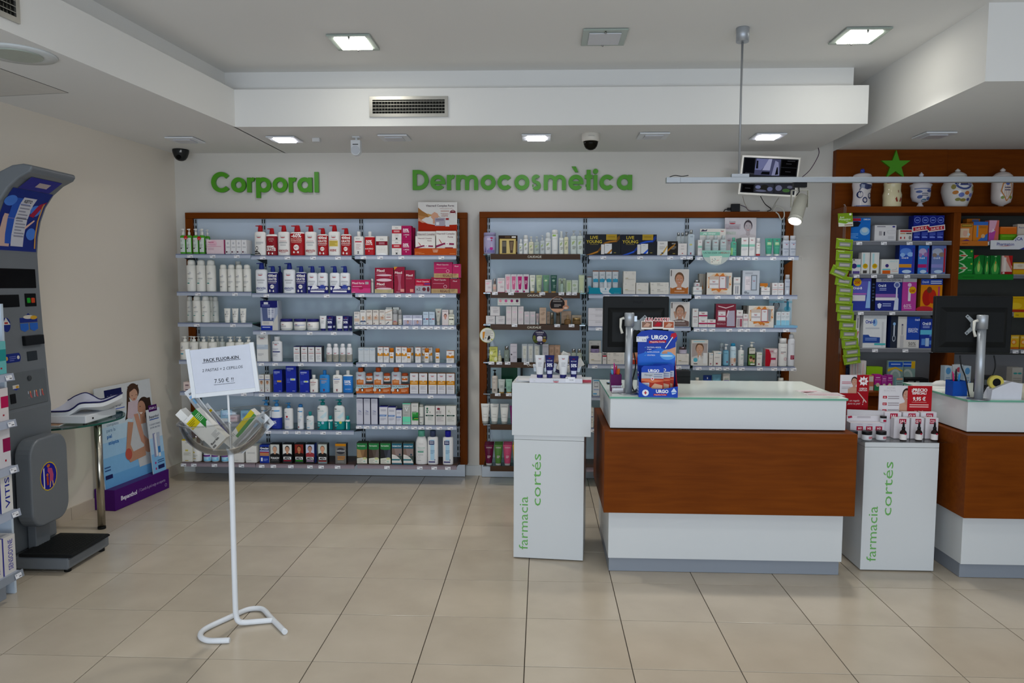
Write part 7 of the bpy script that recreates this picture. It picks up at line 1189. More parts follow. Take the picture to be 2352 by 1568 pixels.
# right counter: tape dispenser, mouse, papers, card reader
b=on_counter(2310,917);t=thing('tape_dispenser',(b.x,b.y+.04,ZC),0,'white tape dispenser on the right counter','tape dispenser')
m=MB();m.prism([(-.075,0),(.085,0),(.088,.085),(.03,.095),(-.03,.07),(-.07,.05)],-.035,.035,'#cfd0d8','y');m.build('body','plastic',t)
m=MB();m.lathe([(.038,-.012),(.038,.012)],'#c8b858',22);m.lathe([(.022,-.0125),(.022,.0125)],'#1a1a1a',18);o=m.build('tape_roll','gloss',t);o.location=(-.035,0,.088);o.rotation_euler=(math.radians(90),0,0)
b=at_z(2162,886,ZC);t=thing('computer_mouse',(b.x,b.y,ZC+.002),0,'white computer mouse on the right counter','mouse')
m=MB();m.lathe([(1,0),(1,.008),(.9,.018),(.6,.028),(.2,.032)],'#d6d4d2',20,.055,.032);m.build('shell','plastic',t)
m=MB();m.box(.01,-.003,.0305,.03,.003,.0335,'#6a6a6a');m.build('wheel','plastic',t)
paper(at_z(2140,890,ZC)+Vector((.05,.03,0)),.26,.12,0,'white paper sheet under the computer mouse','#dcdcda',False)
b=on_counter(2272,905);m=MB();m.prism([(-.04,0),(.045,0),(.045,.07),(-.02,.105),(-.04,.1)],-.03,.03,'#191b1e','x');t=thing('card_reader',(b.x,b.y+.06,ZC),0,'black card reader beside the right pole','card reader');m.build('body','plastic',t)
m=MB();m.box(-.02,-.043,.05,.02,-.041,.08,'#5a6064');m.build('screen','gloss',t)
# ---------------------------------------------------------------- serum display on the right pedestal
ZP=.7325
t=thing('counter_display',(1.985,4.13,ZP),0,'clear acrylic serum tray on the right pedestal','tray')
m=MB();m.box(-.27,-.01,0,.30,.17,.004,'#fff');m.box(-.27,.171,0,.30,.174,.05,'#fff');m.build('tray','acrylic',t)
def poster2(px0,px1,py0,py1,Y,dec,label,col='#d8d2d4',zb=None):
 a=at_y(px0,py1,Y);b=at_y(px1,py0,Y);w=b.x-a.x;h=b.z-a.z;t=thing('display_poster',((a.x+b.x)/2,Y,a.z),0,label,'poster')
 m=MB();m.box(-w/2,0,0,w/2,.004,h,col);m.build('card','gloss',t)
 if zb:m=MB();m.box(-w/2+.01,.0045,zb-a.z,w/2-.01,.007,h*.5,col);m.build('support','gloss',t)
 m=MB();decals(m,dec,w,h,lambda x,z:0);m.build('print','gloss',t);return t
FACE=('f',.28,.0,1.02,1.0,'#ddd','#c08c74','#33241f','#c08c74')
poster2(2017,2141,886,952,4.32,[('f',.36,.0,.7,1.0,'#d8d2d4','#bf8f78','#3a2822','#c49880'),('r',.54,0,1,1,'#b01e26'),('r',0,0,.39,1,'#d8d4d6'),('t','GOTAS',.22,.92,.06,'#b0a8ac',{'w':.2}),('t','BIOACTIVAS',.2,.83,.05,'#b8b0b4',{'w':.3}),('r',.07,.56,.15,.65,'#b01e34'),('r',.07,.33,.15,.42,'#b01e34'),('r',.07,.1,.15,.19,'#b01e34'),('t','JAL',.11,.605,.04,'#fff',{'w':.07}),('t','GLY',.11,.375,.04,'#fff',{'w':.07}),('t','COL',.11,.145,.04,'#fff',{'w':.07}),('n',.17,.38,.62,2,.07,'#9a9094'),('n',.17,.38,.39,2,.07,'#9a9094'),('n',.17,.38,.16,2,.07,'#9a9094'),('t','¡PRECIO',.76,.86,.1,'#f4e8e4',{'b':.04,'w':.36}),('t','ESPECIAL!',.76,.75,.075,'#f4e8e4',{'b':.04,'w':.36}),('t','9,95 €',.76,.56,.12,'#f4e8e4',{'b':.03,'w':.24}),('r',.62,.44,.9,.45,'#e8b8b0'),('n',.58,.94,.34,2,.07,'#f0c8c0'),('t','19,90 €',.76,.12,.07,'#f4e0dc',{'w':.18})],'red and white price poster reading precio especial behind the serums')
poster2(1927,1996,861,944,4.40,[('r',0,0,1,1,'#a41a24'),('r',0,.5,.6,1,'#dcd6d8'),('f',.28,.5,.72,1.0,'#dcd6d8','#bf8f78','#3a2822','#c49880'),('r',.58,.5,1,1,'#a41a24'),('n',.06,.38,.8,2,.04,'#c06070'),('n',.06,.36,.66,2,.04,'#b0a8ac'),('p',[(.64,.84),(.7,.88),(.7,.95),(.77,.91),(.82,.97),(.86,.91),(.95,.94),(.92,.87),(.98,.83),(.92,.79),(.94,.72),(.86,.75),(.82,.7),(.77,.75),(.69,.72),(.71,.79)],'#ece4e4'),('t','4€',.81,.835,.07,'#a41a24',{'b':.03,'w':.2}),('t','OFERTA',.81,.63,.04,'#f0e0dc',{'b':.03,'w':.3}),('t','LIMITADA',.81,.58,.035,'#f0e0dc',{'b':.03,'w':.3}),('p',[(.6,.54),(.66,.52),(.95,.26),(.92,.24)],'#d8b0a8'),('t','un regalo',.52,.3,.05,'#ecd8d4',{'s':.25,'w':.5}),('t','para tu piel',.5,.22,.05,'#ecd8d4',{'s':.25,'w':.6}),('t','!',.82,.26,.15,'#ecd8d4',{'s':.2})],'red poster reading oferta limitada behind the central counter','#a41a24',.7328)
for row,(px,py0,py1,Y,nm)in enumerate((((2049,2114,2153),947,1000,4.265,'rear'),((2069,2119,2155),960,1005,4.215,'front'))):
 for i,s in enumerate(('JAL','GLY','COL')):
  x0=(2030,2072,2113)[i]if row==0 else(2052,2091,2124)[i];x1=(2071,2112,2152)[i]if row==0 else(2090,2123,2156)[i]
  a=at_y(x0,py1,Y);b=at_y(x1,py0,Y);w=b.x-a.x-.002;h=b.z-(ZP+.0045)
  P,D=g_box(w,h,.04,'#d4ced2',[('r',.32,.72,.78,.96,'#a81e3c'),('t',s,.55,.84,.14,'#f0e0e0',{'b':.02,'w':.4})]);o=put(P,'carton',((a.x+b.x)/2,Y+.02,ZP+.0045));tag(o,f'{nm} white serum carton reading {s} on the right pedestal','box')
for i,(px,s)in enumerate(((2078,'left'),(2114,'middle'),(2150,'right'))):
 b=at_z(px,1013,ZP+.0042);P,D=g_dropper(.036,.105,'#241a18','#17171a','#dcd8d6');P.append(('red_label',(lambda m:(m.box(-.001,-.0192,.036,.008,-.0172,.044,'#a81e3c'),m)[-1])(MB()),'print'))
 o=put(P,'dropper_bottle',(b.x,b.y+.02,ZP+.0042));tag(o,f'{s} black dropper serum bottle before the cartons','bottle')
t=thing('display_stand',(at_y(1996,990,4.22).x,4.22,ZP+.0045),0,'white stepped card stand with H1 H2 H3 labels for cream jars','stand')
m=MB();m.box(-.105,0,0,.085,.05,.085,'#d0cbd0');m.box(-.105,.051,0,.085,.06,.118,'#d6d1d4');m.build('card','print',t)
m=MB();decals(m,[('r',.18,.5,.37,.78,'#a81e3c'),('r',.46,.5,.65,.78,'#a81e3c'),('r',.74,.5,.93,.78,'#a81e3c'),('t','H1',.275,.64,.14,'#f0e0e0',BB),('t','H2',.555,.64,.14,'#f0e0e0',BB),('t','H3',.835,.64,.14,'#f0e0e0',BB),('n',.2,.35,.9,1,.05,'#b8909a'),('n',.5,.64,.9,1,.05,'#b8909a')],.19,.085,lambda x,z:0);m.v=[(v[0]-.01,v[1],v[2])for v in m.v]
m2=MB();decals(m2,[('n',.3,.7,.94,2,.05,'#9a9094'),('p',[(.04,.86),(.16,.9),(.14,.99),(.02,.96)],'#a81e3c')],.19,.118,lambda x,z:.051);o0=len(m.v);m.v+=[(v[0]-.01,v[1],v[2])for v in m2.v];m.f+=[tuple(i+o0 for i in f)for f in m2.f];m.c+=m2.c;m.sm+=m2.sm;m.build('print','print',t)
m=MB();m.prism([(.1,0),(.12,.012),(.11,.06),(-.1,.066),(-.1,0)],.062,.066,'#cac6c8','y');m.v=[(v[0],v[1],v[2]+.085)for v in m.v];m.build('back_card','print',t)
for i,(px,s)in enumerate(((1963,'left'),(1996,'middle'),(2029,'right'))):
 b=at_z(px,1012,ZP+.0042);P,D=g_jar(.056,.05,'#cfcfd2',(.38,'#1a1a1c',1.0),[('r',.5,.3,.9,.7,'#a81e3c'),('t','H%d'%(i+1),.7,.5,.28,'#f0e0e0',{'w':.3})]);o=put(P,'cream_jar',(b.x,b.y+.03,ZP+.0045));tag(o,f'{s} white jar with black lid below the H labels','jar')
P,D=g_jar(.036,.036,'#cfcfd2',(.3,'#1a1a1c',1.0),[('r',.3,.2,.8,.7,'#a81e3c')]);o=put(P,'cream_jar',(at_y(2029,975,4.24).x,4.244,ZP+.0045+.0855));tag(o,'small white jar on top of the H label stand','jar')

# ================================================================== PHARMACY WALL UNIT ON THE RIGHT
XL=2.315;YF=5.82
t=thing('pharmacy_unit',(XL,YW,0),0,'tall cherry wood wall cabinet with open shelves at the right','cabinet')
def cb(nm,x0,y0,z0,x1,y1,z1,mat='wood',ch=.002):m=MB();m.box(x0-XL,y0-YW,z0,x1-XL,y1-YW,z1,'#fff',ch=ch);return m.build(nm,mat,t)
xr=4.39;zt=at_y(2000,474,YF).z;zw=.80
cb('back_board',XL,6.03,zt+.001,3.175,6.099,ZL-.002);cb('back_board',3.177,6.035,zt+.001,xr,6.099,ZL-.002)
cb('side_panel',XL,YF+.002,.001,XL+.022,6.099,zt-.047,'wood_v');cb('top_board',XL,YF,zt-.0465,xr,6.099,zt)
px_=at_y(2195,600,YF).x;cb('divider',px_-.026,YF+.001,zw+.001,px_+.026,6.099,zt-.047,'wood_v');cb('front_stile',XL+.0225,YF+.001,.001,XL+.05,6.09,zt-.047,'wood_v')
m=MB();m.box(XL+.051-XL,6.075-YW,zw+.001,px_-.027-XL,-.001,zt-.048,'#80848a');m.build('back_panel',painted('grey_back_panel','#8d9094',.6),t)
m=MB();m.box(px_+.027-XL,6.075-YW,zw+.25,xr-XL,-.001,zt-.048,'#2b2e2c');m.build('back_panel',painted('dark_back_panel','#2f3331',.3),t)
m=MB();m.box(px_+.027-XL,6.075-YW,zw+.001,xr-XL,-.001,zw+.249,'#80848a');m.build('back_panel',bpy.data.materials['grey_back_panel'],t)
cb('worktop',XL+.051,5.62,zw-.03,xr,6.09,zw);cb('base_front',XL+.051,5.66,.001,xr,5.68,zw-.031,'wood')
YR=5.84
def shx(px):return at_y(px,700,YR).x
for k,zm,y,tg,rn in(('S1','R1',1160,(463,745,1038,1258),'top'),('S2','R2',342,(432,632,818,1010,1313),'second'),('S3','R2',766,(480,840,1345),'third'),('S4','R2',1192,(643,990,1325),'fourth')):
 shelf(k,zm,y,XL+.052,px_-.028,f'on {rn} left cabinet shelf',tg,'metal',.22,YR,xmid=2080)
for k,zm,y,tg,rn in(('T1','R1',1162,(1758,1912),'top'),('T2','R2',347,(1685,1833,1928,2020),'second'),('T3','R2',778,(2260,),'third'),('T4','R2',1202,(2250,2345),'fourth')):
 shelf(k,zm,y,px_+.028,xr-.01,f'on {rn} right cabinet shelf',tg,'metal',.22,YR,xmid=2270)
SH['WT']=('R3',zw,5.63,'on the cabinet worktop')
# printed fascia strips
def fascia(zm,x0,x1,y0,y1,col,label,txt=None,tc='#fff',extra=None):
 a=at_y(*zp(zm,x0,y1),YR-.012);b=at_y(*zp(zm,x1,y0),YR-.012);w=b.x-a.x;h=b.z-a.z;t=thing('shelf_sign',((a.x+b.x)/2,YR-.009,a.z),0,label,'sign')
 m=MB();m.box(-w/2,-.003,0,w/2,0,h,col);m.build('strip','gloss',t)
 m=MB();decals(m,([('t',txt,.5,.5,.5,tc,{'w':.8})]if txt else[('n',.1,.3,.4,1,.3,tc)])if extra is None else extra,w,h,lambda x,z:-.003);m.build('print','gloss',t)
fascia('R1',1608,1940,1162,1218,'#b86a28','orange shelf strip below the orange cartons',None,'#8a4a18')
fascia('R2',1582,2232,348,408,'#1f7a2c','green shelf strip below the green cartons',None,'#145a1e')
fascia('R2',2236,2420,782,842,'#c8a81c','yellow shelf strip beside the right monitor',None,'#8a6a10')
a=at_y(*zp('R1',1965,1258),YR-.015);b=at_y(*zp('R1',2420,1090),YR-.015);w=b.x-a.x;h=b.z-a.z
t=thing('shelf_sign',((a.x+b.x)/2,YR-.014,a.z),0,'white shelf sign reading Pharmaton at the right edge','sign')
m=MB();m.prism([(-w/2,0),(w/2,0),(w/2,h),(w*.2,h*.95),(w*.08,h*.62),(-w/2,h*.62)],-.003,0,'#d8d8dc','y');m.build('card','gloss',t)
m=MB();decals(m,[('t','Pharmaton',.38,.36,.2,'#3a3a8a',{'b':.01,'w':.44}),('p',[(.2,.18),(.4,.26),(.55,.24),(.4,.22)],'#c85a2c'),('t','¿CA',.72,.72,.2,'#3a3a8a',{'b':.02,'w':.2}),('p',[(.74,0),(1,0),(1,.3)],'#3a3a8a'),('p',[(.9,0),(1,0),(1,.16)],'#b03038')],w,h,lambda x,z:-.003);m.build('print','gloss',t)
# goods, left bay
run('S1',g_box,[(348,600)],897,'bright blue monitor carton',D=.09,col='#1f6ac0',dec=[('r',.0,.86,.55,.98,'#b02838'),('t','OMRON',.82,.93,.06,'#dfe8f4',{'b':.02,'w':.3}),('p',[(.0,.58),(.45,.62),(.55,.8),(.4,.85),(.0,.82)],'#1a1f2c'),('e',.74,.42,.22,.18,'#8ab8dc'),('e',.74,.46,.14,.1,'#b8ccd8'),('n',.1,.45,.3,4,.06,'#6aa4e0')],mat='gloss')
run('S1',g_box,[(645,893)],981,'white device carton with line drawing',D=.09,col='#d2d0d2',side='#c0bec0',dec=[('t','Hartmann' if 0 else '',.2,.9,.06,'#444'),('r',.1,.88,.5,.93,'#7a7884'),('e',.88,.9,.07,.05,'#3a3a8a'),('r',.2,.34,.34,.62,'#a8a4a8'),('r',.42,.34,.48,.58,'#2a2a3a'),('r',.6,.48,.97,.66,'#bcbabe'),('r',.62,.5,.95,.64,'#d2d0d2'),('n',.62,.9,.24,2,.08,'#a8a6aa')])
run('S1',g_box,[(920,1075)],1031,'low white carton with red header',D=.07,col='#d4d0cc',dec=[('r',.1,.78,.95,.94,'#b0242c'),('r',.1,.6,.5,.7,'#b8906a'),('r',.55,.6,.95,.7,'#4a4440'),('r',.1,.18,.22,.36,'#b0383c'),('r',.4,.18,.48,.36,'#b0383c'),('e',.84,.28,.1,.16,'#8a8684')])
run('S1',g_box,[(1092,1178),(1182,),(1270,),(1358,)],870,'navy condom carton with round emblem',D=.08,col='#1e2a86',dec=[('e',.5,.82,.42,.12,'#8aa0d8'),('e',.5,.82,.37,.105,'#1e2a86'),('r',.28,.79,.72,.84,'#6a80c8'),('n',.1,.9,.3,3,.06,'#5a6cc0'),('r',.15,.12,.85,.17,'#7a8cd8')])
for i,x in enumerate((1172,1350)):
 p=at_y(*zp('R1',x,1018),YR+.012);m=MB();m.add([(-.062,0,-.03),(.066,0,-.012),(.062,0,.03),(-.066,0,.012),(-.062,.002,-.03),(.066,.002,-.012),(.062,.002,.03),(-.066,.002,.012)],[(0,1,2,3),(4,7,6,5),(0,4,5,1),(2,6,7,3),(1,5,6,2),(3,7,4,0)],'#dcd0d0');m.add([(-.056,-.0006,-.021),(.058,-.0006,-.006),(.055,-.0006,.021),(-.059,-.0006,.006)],[(0,1,2,3)],'#b02030');put_text(m,'2x8,95 €',0,0,.017,'#f0dcdc',lambda x,z:(x,-.0011,z+x*.13),bold=.01,wmax=.1)
 simple('price_sign',m,'print',('left','right')[i]+' slanted red price slip reading 2x8,95 on navy cartons','price sign',p)
run('S2',g_box,[(386,486)],172,'small white carton with purple roundel',D=.06,col='#d4d2d4',dec=[('c',.25,.52,.3,'#3a2c72'),('r',.55,.44,1,.62,'#3aa0ac'),('r',.1,0,.9,.18,'#5a4a8a'),('r',.1,.9,.3,.97,'#333'),('n',.1,.5,.8,1,.05,'#999')])
run('S2',g_box,[(496,590),(602,700)],98,'tall white whitening carton with yellow seal',D=.06,col='#d6d6d4',dec=[('p',[(.16,.35),(.4,.35),(.4,.95),(.16,.95)],'#a8d0d4'),('c',.48,.36,.32,'#d0a818'),('n',.28,.68,.4,2,.06,'#8a6a10'),('r',.2,.02,.7,.16,'#4a4644'),('r',.82,0,.84,1,'#b0b0b0')])
run('S2',g_box,[(722,924)],176,'white whitening carton with orange and aqua blocks',D=.06,col='#d6d6d2',dec=[('t','WHITE',.68,.86,.12,'#8ac4cc',{'w':.5}),('c',.32,.56,.1,'#3a2c72'),('r',.06,0,.52,.24,'#c85a1c'),('r',.06,.26,.52,.34,'#5ab4bc'),('p',[(.6,.28),(.84,.32),(.88,.44),(.9,.42),(.86,.28),(.6,.24)],'#b0b0ae'),('n',.6,.95,.16,1,.06,'#d88a80')])
def kids(x0,x1,yt,cols,n_):
 run('S2',g_box,[(x0,x1)],yt,f'children toothbrush carton, {n_}',D=.07,col=cols[0],side='#1c2a6a',dec=[('e',.4,.78,.36,.12,cols[1]),('e',.7,.68,.2,.08,cols[2]),('e',.2,.66,.16,.07,cols[2]),('t','Oral-B',.36,.56,.06,'#dce6f4',{'b':.02,'w':.5}),('r',0,.22,.8,.34,cols[3]),('r',.84,.06,.96,.9,cols[4]),('e',.5,.08,.3,.06,'#b8d0e8')],mat='gloss')
kids(930,1110,14,('#2850b4','#5a86d8','#8ab0e4','#cc8c2c','#3a3a9c'),'blue with orange strip');kids(1146,1272,18,('#3a78c8','#b8a8cc','#9a70a8','#b0246c','#8a2c7c'),'sky blue and magenta');kids(1300,1466,18,('#6a7cb4','#a8b0c4','#8a7a70','#8a8ac8','#b02838'),'lilac with red side')
run('S3',g_box,[(396,608)],394,'violet blue toothbrush carton with yellow seal',D=.08,col='#33409a',dec=[('p',[(0,.4),(.7,.4),(1,1),(.6,1),(0,.7)],'#5a5cb4'),('c',.24,.88,.22,'#d0a010'),('t','20€',.24,.87,.08,'#b02020',{'b':.03,'w':.3}),('t','Oral-B',.26,.7,.07,'#dfe6f4',{'b':.03,'w':.5}),('r',0,.5,.75,.54,'#b060b0'),('r',0,.3,.7,.48,'#d4d0d8'),('p',[(.72,.08),(.98,.08),(.94,.9),(.84,.92)],'#8ab0e0')],mat='gloss')
run('S3',g_box,[(612,655)],396,'black toothbrush carton edge',D=.08,col='#14161e',dec=[('n',.2,.8,.8,6,.1,'#3a4a6a')])
run('S3',g_box,[(660,962)],395,'navy special edition toothbrush carton',D=.08,col='#26307e',dec=[('r',0,.89,1,1,'#b8b8bc'),('t','EDICIÓN ESPECIAL',.58,.945,.055,'#3a3a48',{'b':.015,'w':.76}),('t','Oral-B',.24,.78,.075,'#dfe6f4',{'b':.03,'w':.3}),('n',.14,.4,.68,2,.05,'#a8b4e0'),('r',0,.42,.86,.52,'#8a5aa4'),('r',0,.32,.86,.41,'#d8d4da'),('c',.8,.8,.12,'#b4bcd8'),('c',.8,.8,.08,'#5a66a4'),('r',.77,.4,.83,.72,'#c8cee0'),('p',[(.7,.02),(.88,.02),(.88,.38),(.74,.38)],'#c4cce0'),('p',[(.08,.2),(.16,.24),(.24,.2),(.22,.1),(.16,.06),(.1,.1)],'#c8d0e4'),('n',.28,.6,.2,2,.06,'#a8b4e0')],mat='gloss')
run('S3',g_box,[(965,1128)],395,'pink special edition toothbrush carton reading 60%',D=.08,col='#b03e94',dec=[('r',0,.89,1,1,'#b8b8bc'),('c',.5,.8,.14,'#d8b8d4'),('r',.42,.3,.6,.72,'#d8d0dc'),('c',.72,.64,.26,'#d0a010'),('t','20€',.72,.62,.075,'#b02020',{'b':.03,'w':.36}),('t','60%',.4,.16,.1,'#e8d0e4',{'w':.6}),('n',.15,.7,.07,1,.05,'#d8b0d0')],mat='gloss')
run('S3',g_box,[(1176,1424)],402,'orange carton with red and blue blocks',D=.09,col='#d08014',side='#8a5a18',dec=[('r',0,.82,1,1,'#2c4aa8'),('t','Oral-B',.2,.91,.07,'#b8c8ec',{'b':.02,'w':.3}),('n',.45,.95,.92,2,.06,'#dfe6f4'),('e',.3,.42,.22,.26,'#a82018'),('e',.55,.45,.18,.22,'#b42818'),('e',.4,.66,.12,.1,'#6a3a24'),('r',.8,.2,.88,.76,'#b83a6c'),('e',.2,.05,.4,.1,'#b02838'),('r',.76,0,1,.14,'#6a8ad0')],mat='gloss')
run('S4',g_box,[(432,474)],812,'slim white toothbrush carton',D=.06,col='#d2d0ce',dec=[('r',.3,.6,.7,.9,'#8a8a90'),('p',[(.4,.3),(.9,.5),(.5,.5)],'#c06a50')])
run('S4',g_box,[(516,784)],816,'white electric toothbrush carton',D=.09,col='#d6d8da',dec=[('t','Oral-B',.3,.8,.1,'#26409a',{'b':.03,'w':.42}),('e',.5,.78,.1,.12,'#8ab0d8'),('t','Oral-B',.3,.8,.1,'#26409a',{'b':.03,'w':.42}),('r',.1,.58,.7,.62,'#b8bcc4'),('r',.8,.04,.88,.8,'#c4c6ca'),('p',[(0,.15),(.74,.15),(.74,.32),(.3,.34),(.24,.4),(0,.4)],'#2c4a94'),('n',.1,.6,.28,2,.05,'#8aa4d8'),('r',.5,.08,.98,.14,'#4ab0b4')],mat='gloss')
run('S4',g_box,[(832,912)],828,'dark toothbrush carton with pale brush',D=.09,col='#2a303e',side='#1c2a5a',dec=[('r',.4,.4,.6,.8,'#b8c0cc'),('e',.5,.76,.2,.05,'#8ab4e0'),('e',.5,.3,.24,.1,'#a8b0bc'),('e',.5,.3,.16,.07,'#2a303e')],mat='gloss')
run('S4',g_box,[(914,1164)],832,'white and blue special edition carton reading 50%',D=.09,col='#cfccc8',dec=[('r',.4,.26,1,1,'#2446a4'),('t','Oral-B',.88,.9,.06,'#dfe6f4',{'b':.02,'w':.22}),('t','EDICIÓN',.7,.6,.065,'#dfe6f4',{'b':.01,'w':.44}),('t','ESPECIAL',.7,.53,.065,'#dfe6f4',{'b':.01,'w':.44}),('r',.16,.42,.24,.72,'#a8a6a8'),('r',.12,.02,.28,.4,'#b8b6b8'),('c',.2,.74,.04,'#4a4a6a'),('t','50%',.68,.14,.1,'#4a4644',{'w':.36}),('n',.5,.86,.05,1,.05,'#8a8684')],mat='gloss')
run('S4',g_box,[(1170,1346)],857,'blue oral irrigator carton',D=.09,col='#1f3690',dec=[('p',[(.6,.4),(1,.4),(1,1),(.75,.7)],'#5a80cc'),('t','Oral-B',.4,.84,.09,'#dfe6f4',{'b':.03,'w':.56}),('n',.15,.6,.74,2,.05,'#a8b8e4'),('r',.0,.46,.9,.62,'#5ab0d0'),('r',.1,.1,.34,.32,'#5a8ad0'),('r',.36,.06,.6,.34,'#a8c0dc'),('r',.62,.12,.8,.26,'#4a78c0')],mat='gloss')
# worktop clutter
run('WT',g_box,[(365,425),(427,),(489,)],240,'tall white carton with faint red lettering',dy=.2,D=.06,col='#d0ccca',dec=[('r',.3,.2,.5,.9,'#d8b8b4'),('r',.3,.03,.6,.08,'#2a2a2a')])
run('WT',g_bottle,[(282,356)],255,'dark blue bottle beside tall cartons',dy=.2,cap=(.8,.18,'#2a3a5a'),col='#1c2440',dec=[('r',.4,.1,.95,.5,'#c8c4c8')])
run('WT',g_box,[(552,735)],312,'lime green box on the worktop',dy=.22,D=.08,col='#8ab81c',dec=[('e',.4,.4,.2,.2,'#b8d030'),('r',.1,.1,.9,.2,'#6a9010')])
for i,(x0,x1,yt,c,c2,n_)in enumerate(((642,722,398,'#b4288c','#2f8a58','tall magenta and green'),(726,784,415,'#a83a98','#b8a0c4','magenta and lilac'),(788,852,404,'#a42c8c','#d09a28','magenta and orange'))):
 run('WT',g_box,[(x0,x1)],yt,f'{n_} carton',dy=.08,D=.05,col=c,dec=[('r',0,0,1,.36,c2),('e',.5,.36,.28,.12,'#d8d4b8'),('r',.2,.78,.8,.84,'#e0b0d4'),('r',.1,.66,.9,.69,'#d8a0cc')])
for i,(x0,x1,yt,n_)in enumerate(((795,975,240,'left'),(930,1112,240,'right'))):
 run('WT',g_box,[(x0,x1)],yt,f'{n_} blue insole blister pack',dy=.2+.03*i,D=.02,col='#7a9490',dec=[('r',.05,.78,.95,.96,'#2450b0'),('n',.2,.8,.86,1,.08,'#a8c0e8'),('e',.5,.4,.36,.3,'#a8b4b0'),('r',.74,.72,.98,.98,'#c8a020')if i else('p',[(0,.6),(.5,.72),(.95,.6),(.95,.66),(.5,.78),(0,.7)],'#d0a828'),('e',.5,.4,.24,.22,'#8aa09c')],mat='gloss')
run('WT',g_box,[(872,975)],430,'teal backed tag pack before blister packs',dy=.06,D=.015,col='#6a98a0',dec=[('r',.15,.1,.9,.7,'#a8c0c4'),('n',.2,.85,.6,4,.12,'#4a6a70'),('r',.2,.8,.9,.96,'#c89a80')])
run('WT',g_box,[(540,635)],410,'salmon carton with white panel',dy=.06,D=.06,col='#c4785c',dec=[('r',.4,.6,.95,.95,'#d4ccc4'),('r',.5,.05,.95,.3,'#d4d0cc')])
run('WT',g_box,[(1000,1260)],445,'low black device on the worktop',dy=.1,D=.1,name='black_device',cat='device',col='#1a1b1e',dec=[('r',.1,.3,.35,.8,'#6a7074'),('r',.45,.3,.6,.8,'#7a8084')])
run('WT',g_box,[(1447,1530),(1660,1755)],300,'pale blue and white carton behind the blue cup',dy=.12,D=.06,col='#bcd0de',dec=[('e',.5,.8,.35,.14,'#5a9ad0'),('n',.2,.8,.5,4,.1,'#8aa8c4'),('p',[(0,.0),(1,.0),(1,.4)],'#4a90d0')])
run('WT',g_box,[(1536,1656)],285,'white carton with red motif behind blue cup',dy=.18,D=.06,col='#d0d4d8',dec=[('e',.6,.8,.2,.1,'#b84a58'),('n',.1,.9,.6,4,.12,'#9ab0c4')])
run('WT',g_box,[(2220,2340)],318,'pale carton with green dots at right edge',dy=.18,D=.07,col='#b4b4ae',dec=[('e',.3,.74,.2,.04,'#3a9a98'),('e',.72,.74,.2,.04,'#3a9a98'),('n',.1,.9,.5,3,.1,'#9a9a94')])
# goods, right bay
run('T1',g_box,[(1606,1770)],963,'orange carton with pale panel',D=.07,col='#cc7c34',dec=[('r',.1,.2,.75,.72,'#dcc0a0'),('r',.2,.8,.95,.97,'#8a6a28'),('n',.25,.9,.88,1,.06,'#e0c050'),('p',[(.3,.36),(.5,.24),(.66,.36),(.6,.6),(.34,.6)],'#d8a890'),('c',.72,.38,.1,'#c8d0cc'),('r',.06,.2,.12,.7,'#5a1c1c'),('p',[(.2,0),(.9,0),(.6,.1)],'#6a3a80')],mat='gloss')
run('T1',g_box,[(1776,1944)],942,'orange and blue carton',D=.07,col='#cf7a20',dec=[('r',0,.82,1,1,'#3a6ab8'),('p',[(.3,0),(1,.0),(1,.4),(.6,.2)],'#3a6ab8'),('r',.22,.2,.34,.8,'#5a8ac0'),('n',.4,.9,.74,2,.06,'#8a5a28'),('c',.68,.26,.14,'#d8a870')],mat='gloss')
run('T1',g_box,[(1700,1850)],908,'rear orange carton',dy=.1,D=.06,col='#b0641c',dec=[('r',.4,.85,.9,.97,'#5a6a98')])
run('T1',g_box,[(1956,2070)],926,'pink gradient carton',D=.06,col='#d0685c',dec=[('p',[(0,.3),(.6,.6),(.8,1),(0,1)],'#d8a4bc'),('p',[(0,0),(.5,.0),(.7,.5),(0,.4)],'#b4489c'),('p',[(.2,.4),(.6,.5),(.4,.62)],'#e0c8d8')],mat='gloss')
run('T1',g_box,[(2082,2272)],1085,'lower green flat carton',D=.07,col='#5c9a1c',dec=[('n',.1,.9,.7,1,.2,'#8ac040')]);run('T1',g_box,[(2082,2272)],1000,'upper orange flat carton',base=1083,D=.07,col='#d0661c',dec=[('n',.06,.94,.86,1,.2,'#e09050')])
run('T1',g_box,[(2280,2420)],968,'white and orange carton at the frame edge',dy=.06,D=.06,col='#d8cabc',dec=[('p',[(.0,.2),(1,.5),(1,.2),(0,0)],'#c8762c'),('t','Pharma',.35,.8,.1,'#3a4a9a',{'w':.5})])
GR=[('p',[(0,0),(.4,.2),(.6,.5),(.4,.8),(0,1),(0,.94),(.3,.74),(.44,.5),(.3,.26),(0,.06)],'#b0d0a8'),('e',.35,.5,.3,.1,'#b8d4b0'),('e',.36,.5,.2,.06,'#b83a2c'),('r',.65,.3,.9,.36,'#8ac08c'),('c',.88,.84,.06,'#b8c84a')]
run('T2',g_box,[(1598,1772)],206,'lower green flat carton with white arcs',D=.07,col='#1c8030',dec=GR,mat='gloss');run('T2',g_box,[(1598,1775)],62,'upper green flat carton with white arcs',base=205,D=.07,col='#1c8030',dec=GR,mat='gloss')
VG2=lambda r:[('p',[(.2,0),(.1,.3),(.4,.7),(.5,.95),(.6,.7),(.9,.3),(.8,0)],'#3a9a44'),('e',.5,.36,.14,.24,'#a8c868'),('p',[(.46,.5),(.6,.62),(.5,.72)],'#c87a30'),('p',[(0,.8),(.5,1),(0,1)],'#b02830')if r else('r',.4,.92,.6,.97,'#a8c8a0')]
